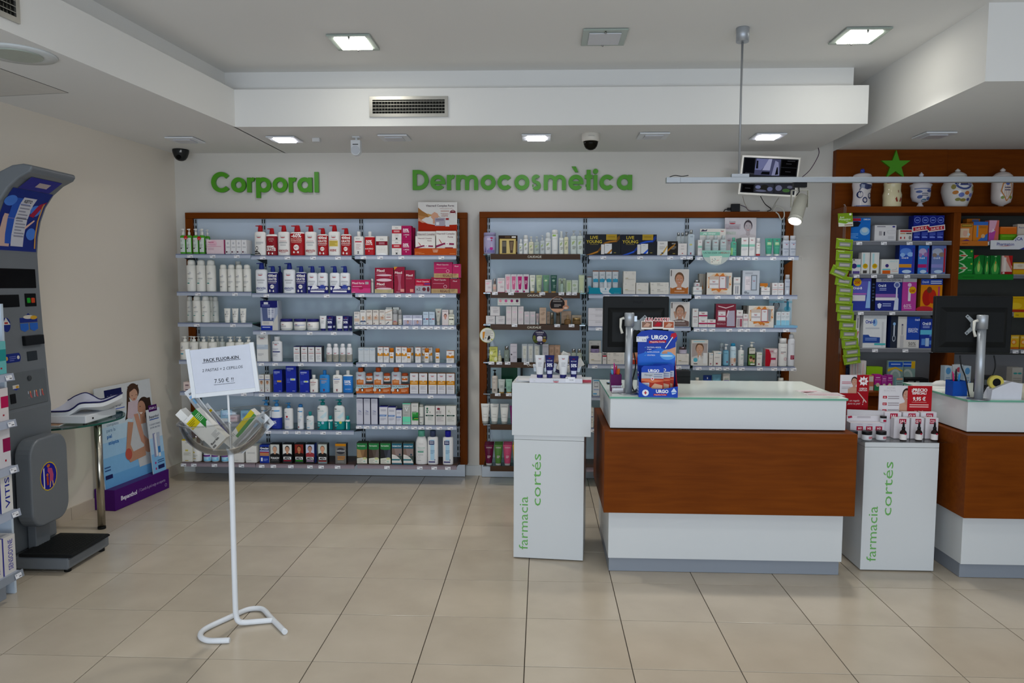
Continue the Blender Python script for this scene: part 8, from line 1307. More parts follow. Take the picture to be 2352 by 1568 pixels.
run('T2',g_box,[(1781,1898)],128,'green gel carton with red corner',D=.06,col='#186a2c',dec=VG2(1),mat='gloss');run('T2',g_box,[(1903,1964)],136,'slim green gel carton',D=.06,col='#186a2c',dec=VG2(0),mat='gloss');run('T2',g_box,[(1970,2088)],132,'wide green gel carton',D=.06,col='#186a2c',dec=VG2(0),mat='gloss')
run('T2',g_box,[(2102,2224)],134,'red and white gradient carton',D=.06,col='#d0b8ac',dec=[('p',[(.3,1),(1,1),(1,.4)],'#b02020'),('p',[(.15,1),(.6,1),(1,.3),(1,.15)],'#c87060'),('r',.15,.12,.4,.9,'#dcd0c8'),('r',0,0,1,.14,'#a01c1c'),('r',.1,.02,.3,.12,'#d8c8c4')],mat='gloss')
run('T2',g_box,[(2232,2420)],212,'yellow and white carton',D=.06,col='#c89a14',dec=[('r',0,.45,1,.92,'#d8cbb4'),('e',.4,.72,.16,.12,'#c8b8a4'),('r',.0,.38,1,.45,'#b85a20')])
run('T3',g_box,[(1880,2130),(2135,)],600,'yellow carton above the right monitor',D=.07,col='#d0a412',dec=[('e',.14,.8,.12,.1,'#e0c448'),('e',.5,.4,.3,.2,'#dcb828'),('n',.4,.9,.86,1,.06,'#a87c10'),('r',0,0,1,.16,'#a83418')],mat='gloss')
run('T3',g_box,[(1600,1700),(1760,1870)],602,'amber carton above the right monitor',dy=.05,D=.06,col='#b87818',dec=[('r',.3,.2,.9,.5,'#8a5a10')],mat='gloss')
run('T4',g_box,[(2206,2300),(2304,2420)],1045,'yellow vitamin carton with orange flower',D=.06,col='#d0a428',dec=[('c',.35,.5,.32,'#d87a1c'),('c',.35,.5,.2,'#e0b878'),('n',.1,.9,.86,2,.07,'#e8d8a0'),('r',0,0,1,.14,'#b8601c')],mat='gloss')
# dark shelf back strip above the yellow cartons is the cabinet's own dark panel

# ---------------------------------------------------------------- star and ceramic jars
c=at_y(2059,379,6.0);m=MB();R1_,R2_=.118,.046
m.prism([((R1_ if i%2==0 else R2_)*math.sin(math.pi*i/5),(R1_ if i%2==0 else R2_)*math.cos(math.pi*i/5))for i in range(10)],-.02,0,'#3f8f06','y')
simple('wall_star',m,'green','green five pointed star on the wooden back board','star',(c.x,6.029,c.z))
JY=5.905
def jar(px,prof_px,col,label,dec=None,extra=None,knob=None):
 """prof_px: (radius px, y px)"""
 p=at_y(px,474,JY);k=JY/FPX;z0=zt+.0008;yb=prof_px[0][1]
 t=thing('ceramic_jar',(p.x,JY,z0),0,label,'jar');m=MB();split=extra or len(prof_px)
 m.lathe([(max(.001,r*k),(yb-y)*k)for r,y in prof_px[:split]],col,26);m.build('body','ceramic',t)
 if split<len(prof_px):
  m=MB();m.lathe([(max(.001,r*k),(yb-y)*k)for r,y in prof_px[split-1:]],col,26);m.build('lid','ceramic',t)
 if knob:m=MB();m.lathe([(r*k,(yb-y)*k)for r,y in knob[0]],knob[1],16);m.build('knob','ceramic',t)
 if dec:
  R=lambda z:max([r*k for r,y in prof_px[:split]]);import bisect
  pr=sorted([((yb-y)*k,r*k)for r,y in prof_px])
  def rad(z):
   for(a,ra),(b,rb)in zip(pr,pr[1:]):
    if a<=z<=b:return ra+(rb-ra)*(z-a)/max(1e-6,b-a)
   return pr[-1][1]
  H=(yb-prof_px[split-1][1])*k;Wd=2*max(r for r,y in prof_px[:split])*k
  m=MB();decals(m,dec,Wd,H,lambda x,z:-math.sqrt(max(1e-6,rad(z)**2-min(abs(x),rad(z)*.97)**2)),.001,nz=12);m.build('painting','ceramic',t)
NVY='#26305c'
jar(1978,[(19.5,474),(19.5,470),(18,455),(18,440),(20.5,425),(20,420),(20,416),(20,407),(18,402),(10,399),(5,398)],'#cfc8c8','white apothecary jar painted with a blue hare',[('p',[(.2,.72),(.34,.8),(.75,.98),(.6,.82),(.5,.74),(.86,.72),(.95,.62),(.6,.56),(.32,.62),(.2,.5),(.24,.62)],NVY),('e',.5,.22,.13,.1,NVY),('e',.5,.22,.08,.06,'#cfc8c8'),('e',.78,.36,.12,.1,NVY),('e',.78,.37,.08,.065,'#cfc8c8'),('e',.26,.4,.14,.12,NVY),('e',.28,.4,.1,.09,'#cfc8c8'),('r',.05,.0,.95,.05,'#6a74a0'),('n',.1,.3,.9,2,.06,'#8a90b0')],8,([(4,398),(5,394),(4,390),(2,389)],'#2a3a9a'))
jar(2048,[(19,475),(19,472),(19,458),(20,448),(17.5,440),(17.5,428),(18.5,424),(18,420)],'#d6cca6','plain cream jar with small red butterfly',[('p',[(.46,.32),(.54,.4),(.6,.26),(.62,.2),(.52,.2)],'#8a2c1c'),('p',[(.88,.32),(.8,.4),(.72,.26),(.7,.2),(.8,.2)],'#8a2c1c'),('r',.62,.56,.66,.66,'#8a3c2c'),('r',.1,.93,.9,.97,'#8a4a34')])
jar(2113,[(8,476),(7,473),(4,468),(5,466),(16,462),(20,452),(20.5,432),(23,428),(22,426),(17,424),(13,418),(8,410),(3,408)],'#cac6cc','footed white jar with blue flowers and lid',[('e',.3,.45,.1,.08,'#4a5c92'),('e',.7,.38,.1,.08,'#4a5c92'),('e',.5,.3,.12,.06,'#3a6a8a'),('e',.26,.68,.12,.06,'#4a5c92'),('e',.72,.72,.13,.07,'#3a4a86'),('t','Albarelo' if 0 else '',.5,.5,.1,'#444'),('n',.36,.66,.58,2,.08,'#3a3f5c'),('r',.1,.8,.9,.84,'#5a6aa0')],8,([(3,408),(5.5,405),(3,402),(1,399)],'#cac6cc'))
jar(2196,[(21,476),(23,470),(28,456),(31.5,442),(31,430),(26,420),(20,412),(18,408),(18,406),(14,402),(6,398)],'#ccc8c4','bulbous white jar with floral painting and blue collar',[('e',.5,.72,.28,.2,'#3a4a86'),('e',.5,.73,.22,.15,'#d8d6d2'),('n',.38,.64,.78,2,.08,'#44405c'),('e',.24,.44,.08,.06,'#b8742c'),('e',.42,.36,.09,.07,'#5a6ab0'),('e',.6,.42,.08,.06,'#b86a2c'),('e',.76,.36,.07,.06,'#6a70b4'),('e',.5,.2,.1,.05,'#8a7a34'),('e',.68,.22,.06,.05,'#4a4a84'),('e',.34,.22,.08,.05,'#7a7a3a'),('e',.18,.62,.06,.08,'#8a8040'),('e',.84,.56,.06,.08,'#8a8040')],8,([(3,398),(6,396),(3,393),(1,391)],'#d4cfca'))
jar(2299,[(4,475),(6,471),(18,465),(20.5,455),(21,425),(20,418),(20,408),(19,406),(14,401),(6,397)],'#d2c8c4','tall white jar with orange shield painting',[('p',[(.28,.78),(.72,.78),(.8,.5),(.5,.14),(.2,.5)],'#b8783c'),('p',[(.32,.74),(.68,.74),(.74,.5),(.5,.22),(.26,.5)],'#d8d0ca'),('n',.36,.66,.6,2,.08,'#4a4260'),('e',.5,.74,.1,.05,'#4a5ca0'),('e',.3,.3,.08,.05,'#7a8a3c'),('e',.7,.3,.08,.05,'#7a8a3c')],7,([(3,397),(6,394),(3,391),(1,389)],'#d8cfca'))
# ---------------------------------------------------------------- strip of green repellent cards
sx=at_y(1941,480,5.79).x
t=thing('clip_strip',(sx,5.79,0),0,'clear hanging strip at the cabinet corner holding green cards','display strip')
m=MB();ztop=at_y(1941,473,5.79).z;zbot=at_y(1955,830,5.79).z;m.box(-.010,0,zbot,.010,.0015,ztop,'#b8c0b8');m.build('strip','acrylic',t)
m=MB();m.tube([(0,.001,ztop-.002),(0,.006,ztop+.012),(0,.028,ztop+.012)],.002,'#ddd',6);m.build('hook','metal',t)
def gcard(px,py,w,h,rot,label,head=False):
 p=at_y(px,py,5.78);o=thing('repellent_card',(p.x,5.783,p.z),0,label,'card');k=5.78/FPX*.20068;w *= k;h *= k
 m=MB();c='#7a9a24'
 m.prism([(-w/2,-h/2),(w/2,-h/2),(w/2,h/2),(-w/2,h/2)],-.0015,0,c,'y');m.build('card','gloss',o)
 m=MB()
 if head:decals(m,[('r',0,0,1,.32,'#d0d2c4'),('p',[(0,.3),(.5,.2),(1,.5),(1,.62),(0,.62)],'#7aa428'),('t','Anti',.26,.7,.14,'#eef2e0',{'w':.3,'s':.1}),('t','Mosquitos',.46,.54,.14,'#eef2e0',{'w':.76,'s':.1}),('c',.85,.9,.08,'#e8ece0'),('r',.4,.08,.95,.14,'#8a5a40'),('p',[(.5,.36),(.6,.42),(.72,.34),(.6,.38)],'#d8dcc4')],w,h,lambda x,z:-.0015)
 else:decals(m,[('p',[(.2,.24),(.86,.3),(.9,.7),(.2,.66)],'#7c8274'),('p',[(.25,.34),(.82,.4),(.82,.58),(.25,.54)],'#a8a4a4'),('n',.12,.8,.1,1,.08,'#c4d480'),('n',.12,.5,.86,1,.1,'#d8e4a8'),('p',[(.0,.92),(1,.96),(1,1),(0,1)],'#a8c444')],w,h,lambda x,z:-.0015)
 m.v=[(v[0],v[1],v[2]-h/2)for v in m.v];m.build('print','gloss',o);o.rotation_euler=(math.radians(-8),math.radians(-rot),0)
gcard(*zp('R1',310,920),160,150,2,'white and green Anti Mosquitos header card on the strip',True)
for i,(x,y,rt)in enumerate(((297,1198,-6),(295,1330,-5),(292,1432,-6))):gcard(*zp('R1',x,y),185,118,rt,f'{ORD[i]} green repellent card from the top of the strip')
for i,(x,y,rt)in enumerate(((238,325,-24),(288,425,-10),(300,528,-6),(292,630,-5),(298,730,-5),(310,830,-4),(333,928,-4),(345,1030,-3),(362,1135,4),(380,1235,5),(380,1318,9))):gcard(*zp('R2',x,y),185 if i else 190,112,rt,f'{ORD[i + 3]} green repellent card from the top of the strip')
# ---------------------------------------------------------------- track light
YT=4.414
a=at_y(1530,408,YT);zt_,zb_=a.z,at_y(1530,420,YT).z
t=thing('track_light_rail',(a.x,YT,zb_),0,'long grey lighting track hanging from the ceiling','light track');L=4.2-a.x;hh=zt_-zb_
m=MB();m.box(.08,-.02,0,L,.02,hh,'#a9adb2',ch=.001);m.build('rail','alu',t)
m=MB();m.box(0,-.0205,-.0005,.0795,.0205,hh+.0005,'#aeb4ba',ch=.001);m.build('end_cap','alu',t)
rx=at_y(1700,300,YT).x-a.x;m=MB();m.lathe([(.0065,hh+.02),(.0065,ZH-.075-zb_)],'#9a9c9e',10,cx=rx);m.build('rod','rod',t)
m=MB();m.lathe([(.036,ZH-.08-zb_),(.037,ZH-.004-zb_),(.034,ZH-.0005-zb_)],'#a2a4a6',22,cx=rx);m.build('ceiling_cup','alu',t)
m=MB();m.box(rx-.045,-.016,hh+.0005,rx+.055,.016,hh+.02,'#9aa0a6',ch=.001);m.build('bracket','alu',t)
cable('track_wire',[(a.x+.02,YT,zt_+.004),(a.x+.05,YT-.008,zt_+.012),(a.x+.09,YT,zt_+.008),(a.x+.13,YT+.006,zt_+.014)],.0025,'#2a2a2a','short dark wire lying on the track end')
sp=at_y(1836,424,YT);t=thing('spotlight',(sp.x,YT,zb_),0,'cylindrical grey track spotlight, lit, near the wall screen','spotlight')
m=MB();m.box(-.035,-.015,-.028,.04,.015,-.0005,'#1a1a1c',ch=.002);m.build('adapter','plastic',t)
m=MB();m.box(.0,-.004,-.042,.008,.004,-.0285,'#b4b2a6');m.box(-.045,-.012,-.046,.052,.012,-.0425,'#b4b2a6');m.box(-.045,-.012,-.14,-.042,.012,-.0465,'#b4b2a6');m.box(.049,-.012,-.14,.052,.012,-.0465,'#b4b2a6');m.build('yoke','plastic',t)
hd=thing('lamp_head',(.003,0,-.135));hd.parent=t;hd.rotation_euler=(math.radians(-24),math.radians(22),0)
m=MB();m.lathe([(.036,-.105),(.038,-.104),(.038,.06),(.030,.07)],'#a9a699',24);m.lathe([(.038,-.108),(.042,-.1),(.041,-.09)],'#b4b2a6',24,cap=False);m.build('can','plastic',hd)
m=MB();m.lathe([(.033,-.1072),(.033,-.1055)],'#fff',20);m.build('lens','spot',hd)
m=MB();m.tube([(-.006,-.01,-.03),(-.004,-.014,-.055),(-.02,-.01,-.075)],.003,'#181818',6);m.build('flex','plastic',t)
# ---------------------------------------------------------------- wall screen with cables
q=[at_y(1703,355,5.78),at_y(1841,362,5.72),at_y(1828,453,5.76),at_y(1696,447,5.82)]
cen=(q[0]+q[1]+q[2]+q[3])/4;ex=((q[1]-q[0])+(q[2]-q[3])).normalized();ez=((q[0]-q[3])+(q[1]-q[2]));ez=(ez-ex*ez.dot(ex)).normalized();ey=ez.cross(ex)
w=((q[1]-q[0]).length+(q[2]-q[3]).length)/2;h=((q[0]-q[3]).length+(q[1]-q[2]).length)/2
t=thing('wall_screen',(0,0,0),0,'white framed security screen hung below the soffit','screen');t.matrix_world=Matrix.Translation(cen)@ Matrix((ex,ey,ez)).transposed().to_4x4()
m=MB();m.box(-w/2,0,-h/2,w/2,.035,h/2,'#d6d3c8',ch=.006);m.build('casing','plastic',t)
m=MB();fr=.016;m.box(-w/2+fr,-.0012,-h/2+fr*1.1,w/2-fr,-.0003,h/2-fr,'#0c0d11');m.build('panel','gloss',t)
scr=glow('screen_picture','#ffffff',1.0);nt=scr.node_tree;at_=nt.nodes.new('ShaderNodeAttribute');at_.attribute_name='Col';em=[n for n in nt.nodes if n.type=='EMISSION'][0];nt.links.new(at_.outputs['Color'],em.inputs[0]);em.inputs[1].default_value=.55
m=MB();q2=MB();decals(q2,[('r',.22,.52,.68,.98,'#55587a'),('p',[(.02,.52),(.22,.52),(.2,.98),(.02,.98)],'#101116'),('p',[(.22,.66),(.34,.66),(.5,.98),(.24,.98)],'#8086b4'),('p',[(.36,.66),(.5,.66),(.52,.98),(.46,.98)],'#b4b8dc'),('p',[(.24,.7),(.28,.7),(.27,.92),(.24,.92)],'#1a1c24'),('p',[(.34,.54),(.5,.54),(.5,.62),(.36,.62)],'#101218'),('p',[(.54,.52),(.68,.54),(.64,.9),(.58,.94)],'#9a9ec4'),('p',[(.6,.54),(.66,.56),(.64,.76),(.62,.76)],'#16181f'),('p',[(.03,.52),(.22,.52),(.22,.56),(.06,.58)],'#3a3c44'),('r',.7,.77,.98,.97,'#08080a'),('r',.7,.54,.98,.75,'#08080a'),('r',.8,.94,.94,.95,'#60606a'),('r',.78,.64,.88,.65,'#585860'),('r',.78,.86,.88,.87,'#585860'),('r',.03,.03,.24,.24,'#08080a'),('r',.08,.13,.18,.14,'#585860'),('r',.26,.03,.6,.28,'#3a3c46'),('e',.44,.16,.08,.1,'#2a2a28'),('e',.32,.18,.05,.05,'#8088b0'),('e',.54,.14,.05,.06,'#7078a0'),('e',.38,.08,.1,.03,'#6a6e88'),('r',.63,.03,.97,.3,'#33343c'),('e',.7,.18,.06,.08,'#787c98'),('e',.84,.12,.07,.05,'#4a7040'),('e',.9,.22,.05,.04,'#6a6c80')],w-2*fr,h-2*fr,lambda x,z:-.0014)
q2.v=[(v[0],v[1],v[2]-(h-2*fr)/2)for v in q2.v];q2.build('picture',scr,t)
m=MB();m.tube([(0,.035,0),(0,.12,.03),(0,.2,.12)],.014,'#8a8a88',10);m.build('mount','metal',t)
zf=at_y(1700,487,6.06).z
def cy(px,py,Y=6.05):return tuple(at_y(px,py,Y))
cable('screen_cable',[cy(1747,451,5.84),cy(1757,468,5.98),cy(1771,480),cy(1762,485)],.0035,'#1b1b1d','black cable dropping from the wall screen')
cable('screen_cable',[cy(1790,452,5.84),cy(1780,468,5.98),cy(1776,484),cy(1784,474),cy(1799,482,6.02),cy(1801,497,6.01),cy(1794,504,6.01),cy(1787,491,6.02),cy(1776,484)],.005,'#d2cfc4','white looped cable below the wall screen')
cable('screen_cable',[cy(1706,450,5.85),cy(1710,466,6.0),cy(1720,482),cy(1738,485)],.0022,'#b8a898','thin beige cable left below the wall screen')
cable('screen_cable',[cy(1701,471),cy(1713,476),cy(1722,484),cy(1745,484)],.0028,'#4a3a58','purple cable leaving the black power adapter')
cable('screen_cable',[(at_z(1886,336,ZL).x,5.95,ZL-.001),cy(1880,356,5.93),cy(1862,388,5.9),cy(1843,406,5.86),cy(1832,412,5.84)],.003,'#4a3048','dark cable curving from the soffit to the wall screen')
p=at_y(1689,473,6.05);t=thing('power_adapter',(p.x,6.05,zf+.0008),math.radians(-8),'black power adapter resting on the shelf frame','adapter')
m=MB();m.box(-.035,-.018,0,.035,.018,.062,'#17181a',ch=.003);m.build('body','plastic',t);m=MB();m.box(-.062,-.01,.012,-.0352,.01,.034,'#1d1e20',ch=.003);m.tube([(-.062,0,.022),(-.08,0,.018),(-.09,0,.001)],.004,'#1b1b1d',6);m.build('plug','plastic',t)

# ================================================================== BASKET STAND WITH PRICE SIGN
Y0=3.29
bx_=at_y(530,1000,Y0).x
t=thing('basket_stand',(bx_,Y0,0),0,'white tubular floor stand with clear bowl and price sign','stand')
def fl(px,py):q=at_z(px,py,.0128);return(q.x-bx_,q.y-Y0,.0128)
def smooth(P,n=7):
 P=[Vector(q)for q in P];out=[]
 for i in range(len(P)-1):
  p0,p1,p2,p3=P[max(i-1,0)],P[i],P[i+1],P[min(i+2,len(P)-1)]
  for k in range(n):
   s=k/n;out.append(.5*((2*p1)+(p2-p0)*s+(2*p0-5*p1+4*p2-p3)*s*s+(3*p1-p0-3*p2+p3)*s**3))
 out.append(P[-1]);return out
m=MB();m.tube(smooth([fl(528,1470),fl(500,1471),fl(475,1470),fl(461,1462),fl(464,1450),fl(484,1437),fl(530,1416),fl(556,1404),fl(575,1398),fl(596,1397),fl(608,1402),fl(622,1418),fl(655,1451)]),.0125,'#dde0e6',12);m.build('foot_loop','white',t)
w=fl(627,1424);m=MB();e=fl(548,1440)
m.tube(smooth([(0,0,at_y(530,1040,Y0).z),(0,0,.5),(0.001,0,.12),(.004,0,.055),(.014,.0,.028),(.035,.008,.0175),(w[0]*.6,w[1]*.6,.0145),(w[0],w[1],.0135)]),.0127,'#dde0e6',14);m.build('pole','white',t)
zb=at_y(530,1040,Y0).z;sg=at_y(514,852,Y0)
m=MB();m.lathe([(.0125,zb-.002),(.006,zb+.02)],'#dde0e6',12);m.tube([(0,-.001,zb+.015),(-.004,-.001,zb+.15),(-.008,-.001,at_y(519,905,Y0).z)],.0048,'#dde0e6',8);m.build('sign_rod','white',t)
bo=thing('bowl',(at_y(517,956,Y0).x-bx_,0,at_y(517,956,Y0).z));bo.parent=t;bo.rotation_euler=(math.radians(3),math.radians(-6.5),0)
R=.196;m=MB();pr=[(R*math.sin(math.radians(a)),-R*.9*math.cos(math.radians(a)))for a in range(4,91,6)]+[(R*1.03,.002),(R*1.05,.001)]
inn=[(max(.002,r-.0025),z+.0025)for r,z in reversed(pr[:-2])]
m.lathe(pr+[(R*1.05,.004),(R*.985,.0045)]+inn,'#fff',40,cap=True);m.build('shell','acrylic',bo)
# sign
c=(at_y(429,800,Y0)+at_y(591,785,Y0)+at_y(597,896,Y0)+at_y(436,918,Y0))/4
sgn=thing('sign_holder',(c.x-bx_,-.006,c.z));sgn.parent=t;sgn.rotation_euler=(0,math.radians(-6.4),0)
sw,sh_=.158,.1125
m=MB();m.box(-sw,-.005,-sh_,-sw+.019,.005,sh_,'#dfe4ea',ch=.001);m.box(sw-.019,-.005,-sh_,sw,.005,sh_,'#dfe4ea',ch=.001);m.box(-sw+.0192,-.005,-sh_,sw-.0192,.005,-sh_+.019,'#dfe4ea',ch=.001);m.build('frame','white',sgn)
m=MB();m.box(-sw+.0195,-.001,-sh_+.0195,sw-.0195,.001,sh_-.006,'#d2d6e2');m.build('paper','print',sgn)
m=MB();pl=lambda x,z:(x,-.0017,z)
put_text(m,'PACK FLUOR-KIN',0,.053,.0145,'#26272c',pl,bold=.018,wmax=.178);m.box(-.089,-.0018,.0415,.089,-.0016,.0432,'#26272c')
put_text(m,'2 PASTAS + 2 CEPILLOS',0,.008,.0128,'#33343a',pl,shear=.2,wmax=.222);put_text(m,'7.50 € !!',-.0,-.045,.0185,'#26272c',pl,wmax=.098);m.box(-.049,-.0018,-.0625,.049,-.0016,-.061,'#26272c');m.build('lettering','print',sgn)
# packs in the bowl
def pack(px,py,dy,ang,w,l,d,dec,label,name='toothpaste_pack',cat='pack',extra=None,col='#dcdad6',twist=0):
 q=at_y(px,py,Y0+dy);o=thing(name,q,0,label,cat);o.rotation_euler=(0,math.radians(ang),math.radians(twist))
 m=MB();m.box(-w/2,-d/2,-l/2,w/2,d/2,l/2,col);m.build('carton','gloss',o)
 m=MB();decals(m,dec,w,l,lambda x,z:-d/2);m.v=[(v[0],v[1],v[2]-l/2)for v in m.v];m.build('print','gloss',o)
 return o
pack(476,984,-.06,-46,.080,.185,.045,[('r',0,.70,.62,.92,'#c8b41c'),('r',.62,.62,1,1,'#2c7a34'),('p',[(.62,.62),(.62,.5),(.9,.62)],'#2c7a34'),('n',.66,.96,.88,5,.04,'#a8c8a0'),('n',.06,.5,.86,3,.04,'#8a7a10'),('t','fluor·kin',.42,.14,.055,'#33343a',{'b':.03,'w':.6}),('n',.55,.95,.3,5,.03,'#a8a8a8'),('r',.08,.03,.3,.08,'#6a6a70')],'white toothpaste pack leaning left in the bowl')
pack(446,974,-.035,-46,.035,.17,.05,[('n',.2,.8,.7,3,.05,'#b8b8bc')],'plain white toothpaste carton at the far left of the bowl','toothpaste_pack')
def brush(px,py,dy,ang,label,c1,c2,txt):
 q=at_y(px,py,Y0+dy);o=thing('toothbrush_pack',q,0,label,'pack');o.rotation_euler=(0,math.radians(ang),0);l=.21;w=.042
 m=MB();m.box(-w/2,.004,-l/2,w/2,.006,l/2,'#cfd2d6');m.build('backing_card','gloss',o)
 m=MB();m.box(-w/2+.003,-.012,-l/2+.004,w/2-.003,.0038,l/2-.045,'#fff',ch=.004);m.build('blister','acrylic',o)
 m=MB();m.tube([(0,-.003,-l/2+.012),(.003,-.004,-.02),(0,-.003,.03),(0,-.004,.055)],[.0045,.006,.003,.0045],c1,8);m.box(-.005,-.0105,.03,.005,-.0055,.054,c2);m.build('toothbrush','plastic',o)
 m=MB();pl=lambda x,z:(x,.0033,z);put_text(m,'kin',0,l/2-.02,.009,'#2c2e34',pl,bold=.03);m.box(-.016,.0034,l/2-.042,.016,.0039,l/2-.03,txt);m.build('print','gloss',o)
brush(462,938,-.0,-36,'toothbrush blister with white brush, upper left in the bowl','#d8d8dc','#7ab0d8','#8ab0d8')
brush(502,972,.03,-40,'toothbrush blister with purple brush in the bowl','#4a4a9c','#c8b8b0','#c8a818')
pack(560,985,.03,40,.055,.20,.045,[('p',[(0,.45),(.4,.4),(.4,1),(0,1)],'#c4b428'),('r',.4,.3,.7,.98,'#4a8a4c'),('n',.1,.35,.3,4,.04,'#a8a8a8')],'white toothpaste pack with yellow and green stripe leaning right')
brush(575,990,-.03,44,'toothbrush blister leaning right at the front of the bowl','#d0d0d8','#a8c0d8','#b8c8d8')
brush(586,1000,.02,47,'second toothbrush blister leaning right in the bowl','#6a5a9c','#c8c8c8','#b8c8d8')

# ================================================================== PUBLIC SCALE
XC,YA,YB=-2.93,3.875,4.25
t=thing('public_weighing_scale',(-2.9,4.06,0),0,'tall grey coin operated weighing scale with curved blue canopy','weighing scale')
def L(p):return(p[0]+2.9,p[1]-4.06,p[2])
def prismY(poly,y0,y1,nm,mat,col='#6d7378',bev=.012,par=None):
 m=MB();m.prism([(x+2.9,z)for x,z in poly],y0-4.06,y1-4.06,col,'y');o=m.build(nm,mat,par or t)
 if bev:
  b=o.modifiers.new('edge','BEVEL');b.width=bev;b.segments=3;b.limit_method='ANGLE';b.angle_limit=math.radians(50)
 return o
front=[(-2.905,.09),(-2.915,.5),(-2.912,.72),(-2.905,.88),(-2.912,.95),(-2.935,1.35),(-2.945,1.6),(-2.948,1.76),(-2.938,1.86),(-2.918,1.95),(-2.885,2.03),(-2.835,2.1),(-2.775,2.15),(-2.715,2.18)]
back=[(-2.700,2.20),(-2.705,2.218),(-2.75,2.226),(-2.81,2.218),(-2.88,2.185),(-2.95,2.12),(-3.01,2.02),(-3.05,1.9),(-3.075,1.7),(-3.085,1.2),(-3.085,.09)]
prismY(front+back,YA,YB,'column','grey')
prismY([(-3.10,.018),(-2.60,.018),(-2.59,.03),(-2.59,.075),(-2.60,.086),(-3.10,.089)],YA-.005,YB+.005,'base','grey',bev=.01)
prismY([(-2.868,.0895),(-2.575,.0895),(-2.562,.095),(-2.562,.104),(-2.575,.108),(-2.868,.108)],YA-.012,YB-.03,'platform','black',bev=.006)
m=MB()
for i in range(12):
 for j in range(14):
  x=-2.855+.275*(i+.5)/12;y=YA+.3*(j+.5)/14+.012;m.box(x+2.9-.007,y-4.06-.006,.1075,x+2.9+.007,y-4.06+.006,.1092,'#101213')
o=m.build('tread_pattern','black',t);o['kind']='stuff'
for x,y in((-2.62,YA+.03),(-2.62,YB-.03),(-3.06,YA+.03),(-3.06,YB-.03)):
 m=MB();m.lathe([(.018,.0005),(.018,.02)],'#111',12,cx=x+2.9,cy=y-4.06);m.build('foot','black',t)
def facex(spec,y0,y1,z0,z1,X,nm,mat='gloss',slope=None,e=.0008):
 m=MB();q=MB();decals(q,spec,y1-y0,z1-z0,None,e,nz=60 if slope else 0)
 for v in q.v:
  z=v[2]+z0;xx=(slope(z)if slope else X)-v[1];m.v.append((xx+2.9,v[0]+(y0+y1)/2-4.06,z))
 m.f=q.f;m.c=q.c;m.sm=q.sm;return m.build(nm,mat,t)
def fx(z):
 for(a,za),(b,zb_)in zip(front,front[1:]):
  if za<=z<=zb_:return a+(b-a)*(z-za)/max(1e-6,zb_-za)
 return front[-1][0]
def relief(y0,y1,z0,z1,nm,col,th=.006,mat='plastic',r=.0):
 m=MB();xa,xb=fx(z0),fx(z1);V=[]
 for dx in(-.004,th):
  V+=[(xa+dx+2.9,y0-4.06,z0),(xa+dx+2.9,y1-4.06,z0),(xb+dx+2.9,y1-4.06,z1),(xb+dx+2.9,y0-4.06,z1)]
 m.add(V,[(0,1,2,3),(4,7,6,5),(0,4,5,1),(1,5,6,2),(2,6,7,3),(3,7,4,0)],col);o=m.build(nm,mat,t)
 b=o.modifiers.new('edge','BEVEL');b.width=.004;b.segments=2;return o
# canopy poster follows the curve
def curve_sheet(zs,y0,y1,nm,bands):
 m=MB();n=len(zs)-1
 for i in range(n):
  for c0,c1,col in bands:
   ya,yb=y0+(y1-y0)*c0,y0+(y1-y0)*c1
   m.add([(fx(z)+.0015+2.9,y-4.06,z-.0012)for z,y in((zs[i],ya),(zs[i],yb),(zs[i+1],yb),(zs[i+1],ya))],[(0,1,2,3)],col)
 return m.build(nm,'gloss',t)
zs=[1.775+(2.105-1.775)*i/14 for i in range(15)]
curve_sheet(zs,YA+.03,YB-.02,'canopy_poster',[(0,1,'#22307a')])
facex([('p',[(.02,.05),(.3,.05),(.36,.6),(.1,.62)],'#c8a89c'),('r',.2,.1,.62,.9,'#2e55b0'),('p',[(.34,.06),(.64,.06),(.7,.92),(.38,.92)],'#c4c4cc'),('t','KEITO',.53,.86,.05,'#22242c',{'b':.04,'w':.3}),('n',.4,.64,.78,11,.055,'#8a8a98'),('r',.38,.55,.68,.56,'#333'),('e',.82,.3,.12,.11,'#4a7ad0'),('e',.8,.72,.13,.1,'#4a7ad0'),('e',.12,.84,.14,.09,'#4a7ad0'),('p',[(.68,.62),(.84,.84),(.98,.9),(.92,.78),(.8,.6)],'#9a2440'),('p',[(.64,.42),(.84,.56),(.86,.54),(.66,.38)],'#d8b0a0'),('r',.92,.04,.96,.86,'#b88a50')],YA+.03,YB-.02,1.78,2.09,0,'poster_print',slope=fx,e=.0034)
m=MB();m.add([L((x,y,z-.0022))for x,z,y in((-2.825,2.107,YA+.06),(-2.825,2.107,YB-.06),(-2.745,2.165,YB-.06),(-2.745,2.165,YA+.06))],[(0,1,2,3)],'#33348a');m.add([L((x,y,z-.0032))for x,z,y in((-2.80,2.125,YA+.16),(-2.80,2.125,YB-.12),(-2.77,2.147,YB-.12),(-2.77,2.147,YA+.16))],[(0,1,2,3)],'#b8a8a8');m.build('canopy_badge','gloss',t)
relief(YA+.02,YB-.035,1.565,1.675,'display_window','#0c0c0d',.003,'gloss');relief(YA+.02,YA+.19,1.46,1.53,'small_window','#101112',.003,'gloss');relief(YA+.235,YB-.045,1.46,1.535,'button_panel','#101112',.003,'gloss')
relief(YA+.25,YA+.275,1.48,1.51,'green_button','#1f9a2c',.008);relief(YA+.285,YA+.312,1.48,1.51,'red_button','#c2401c',.008)
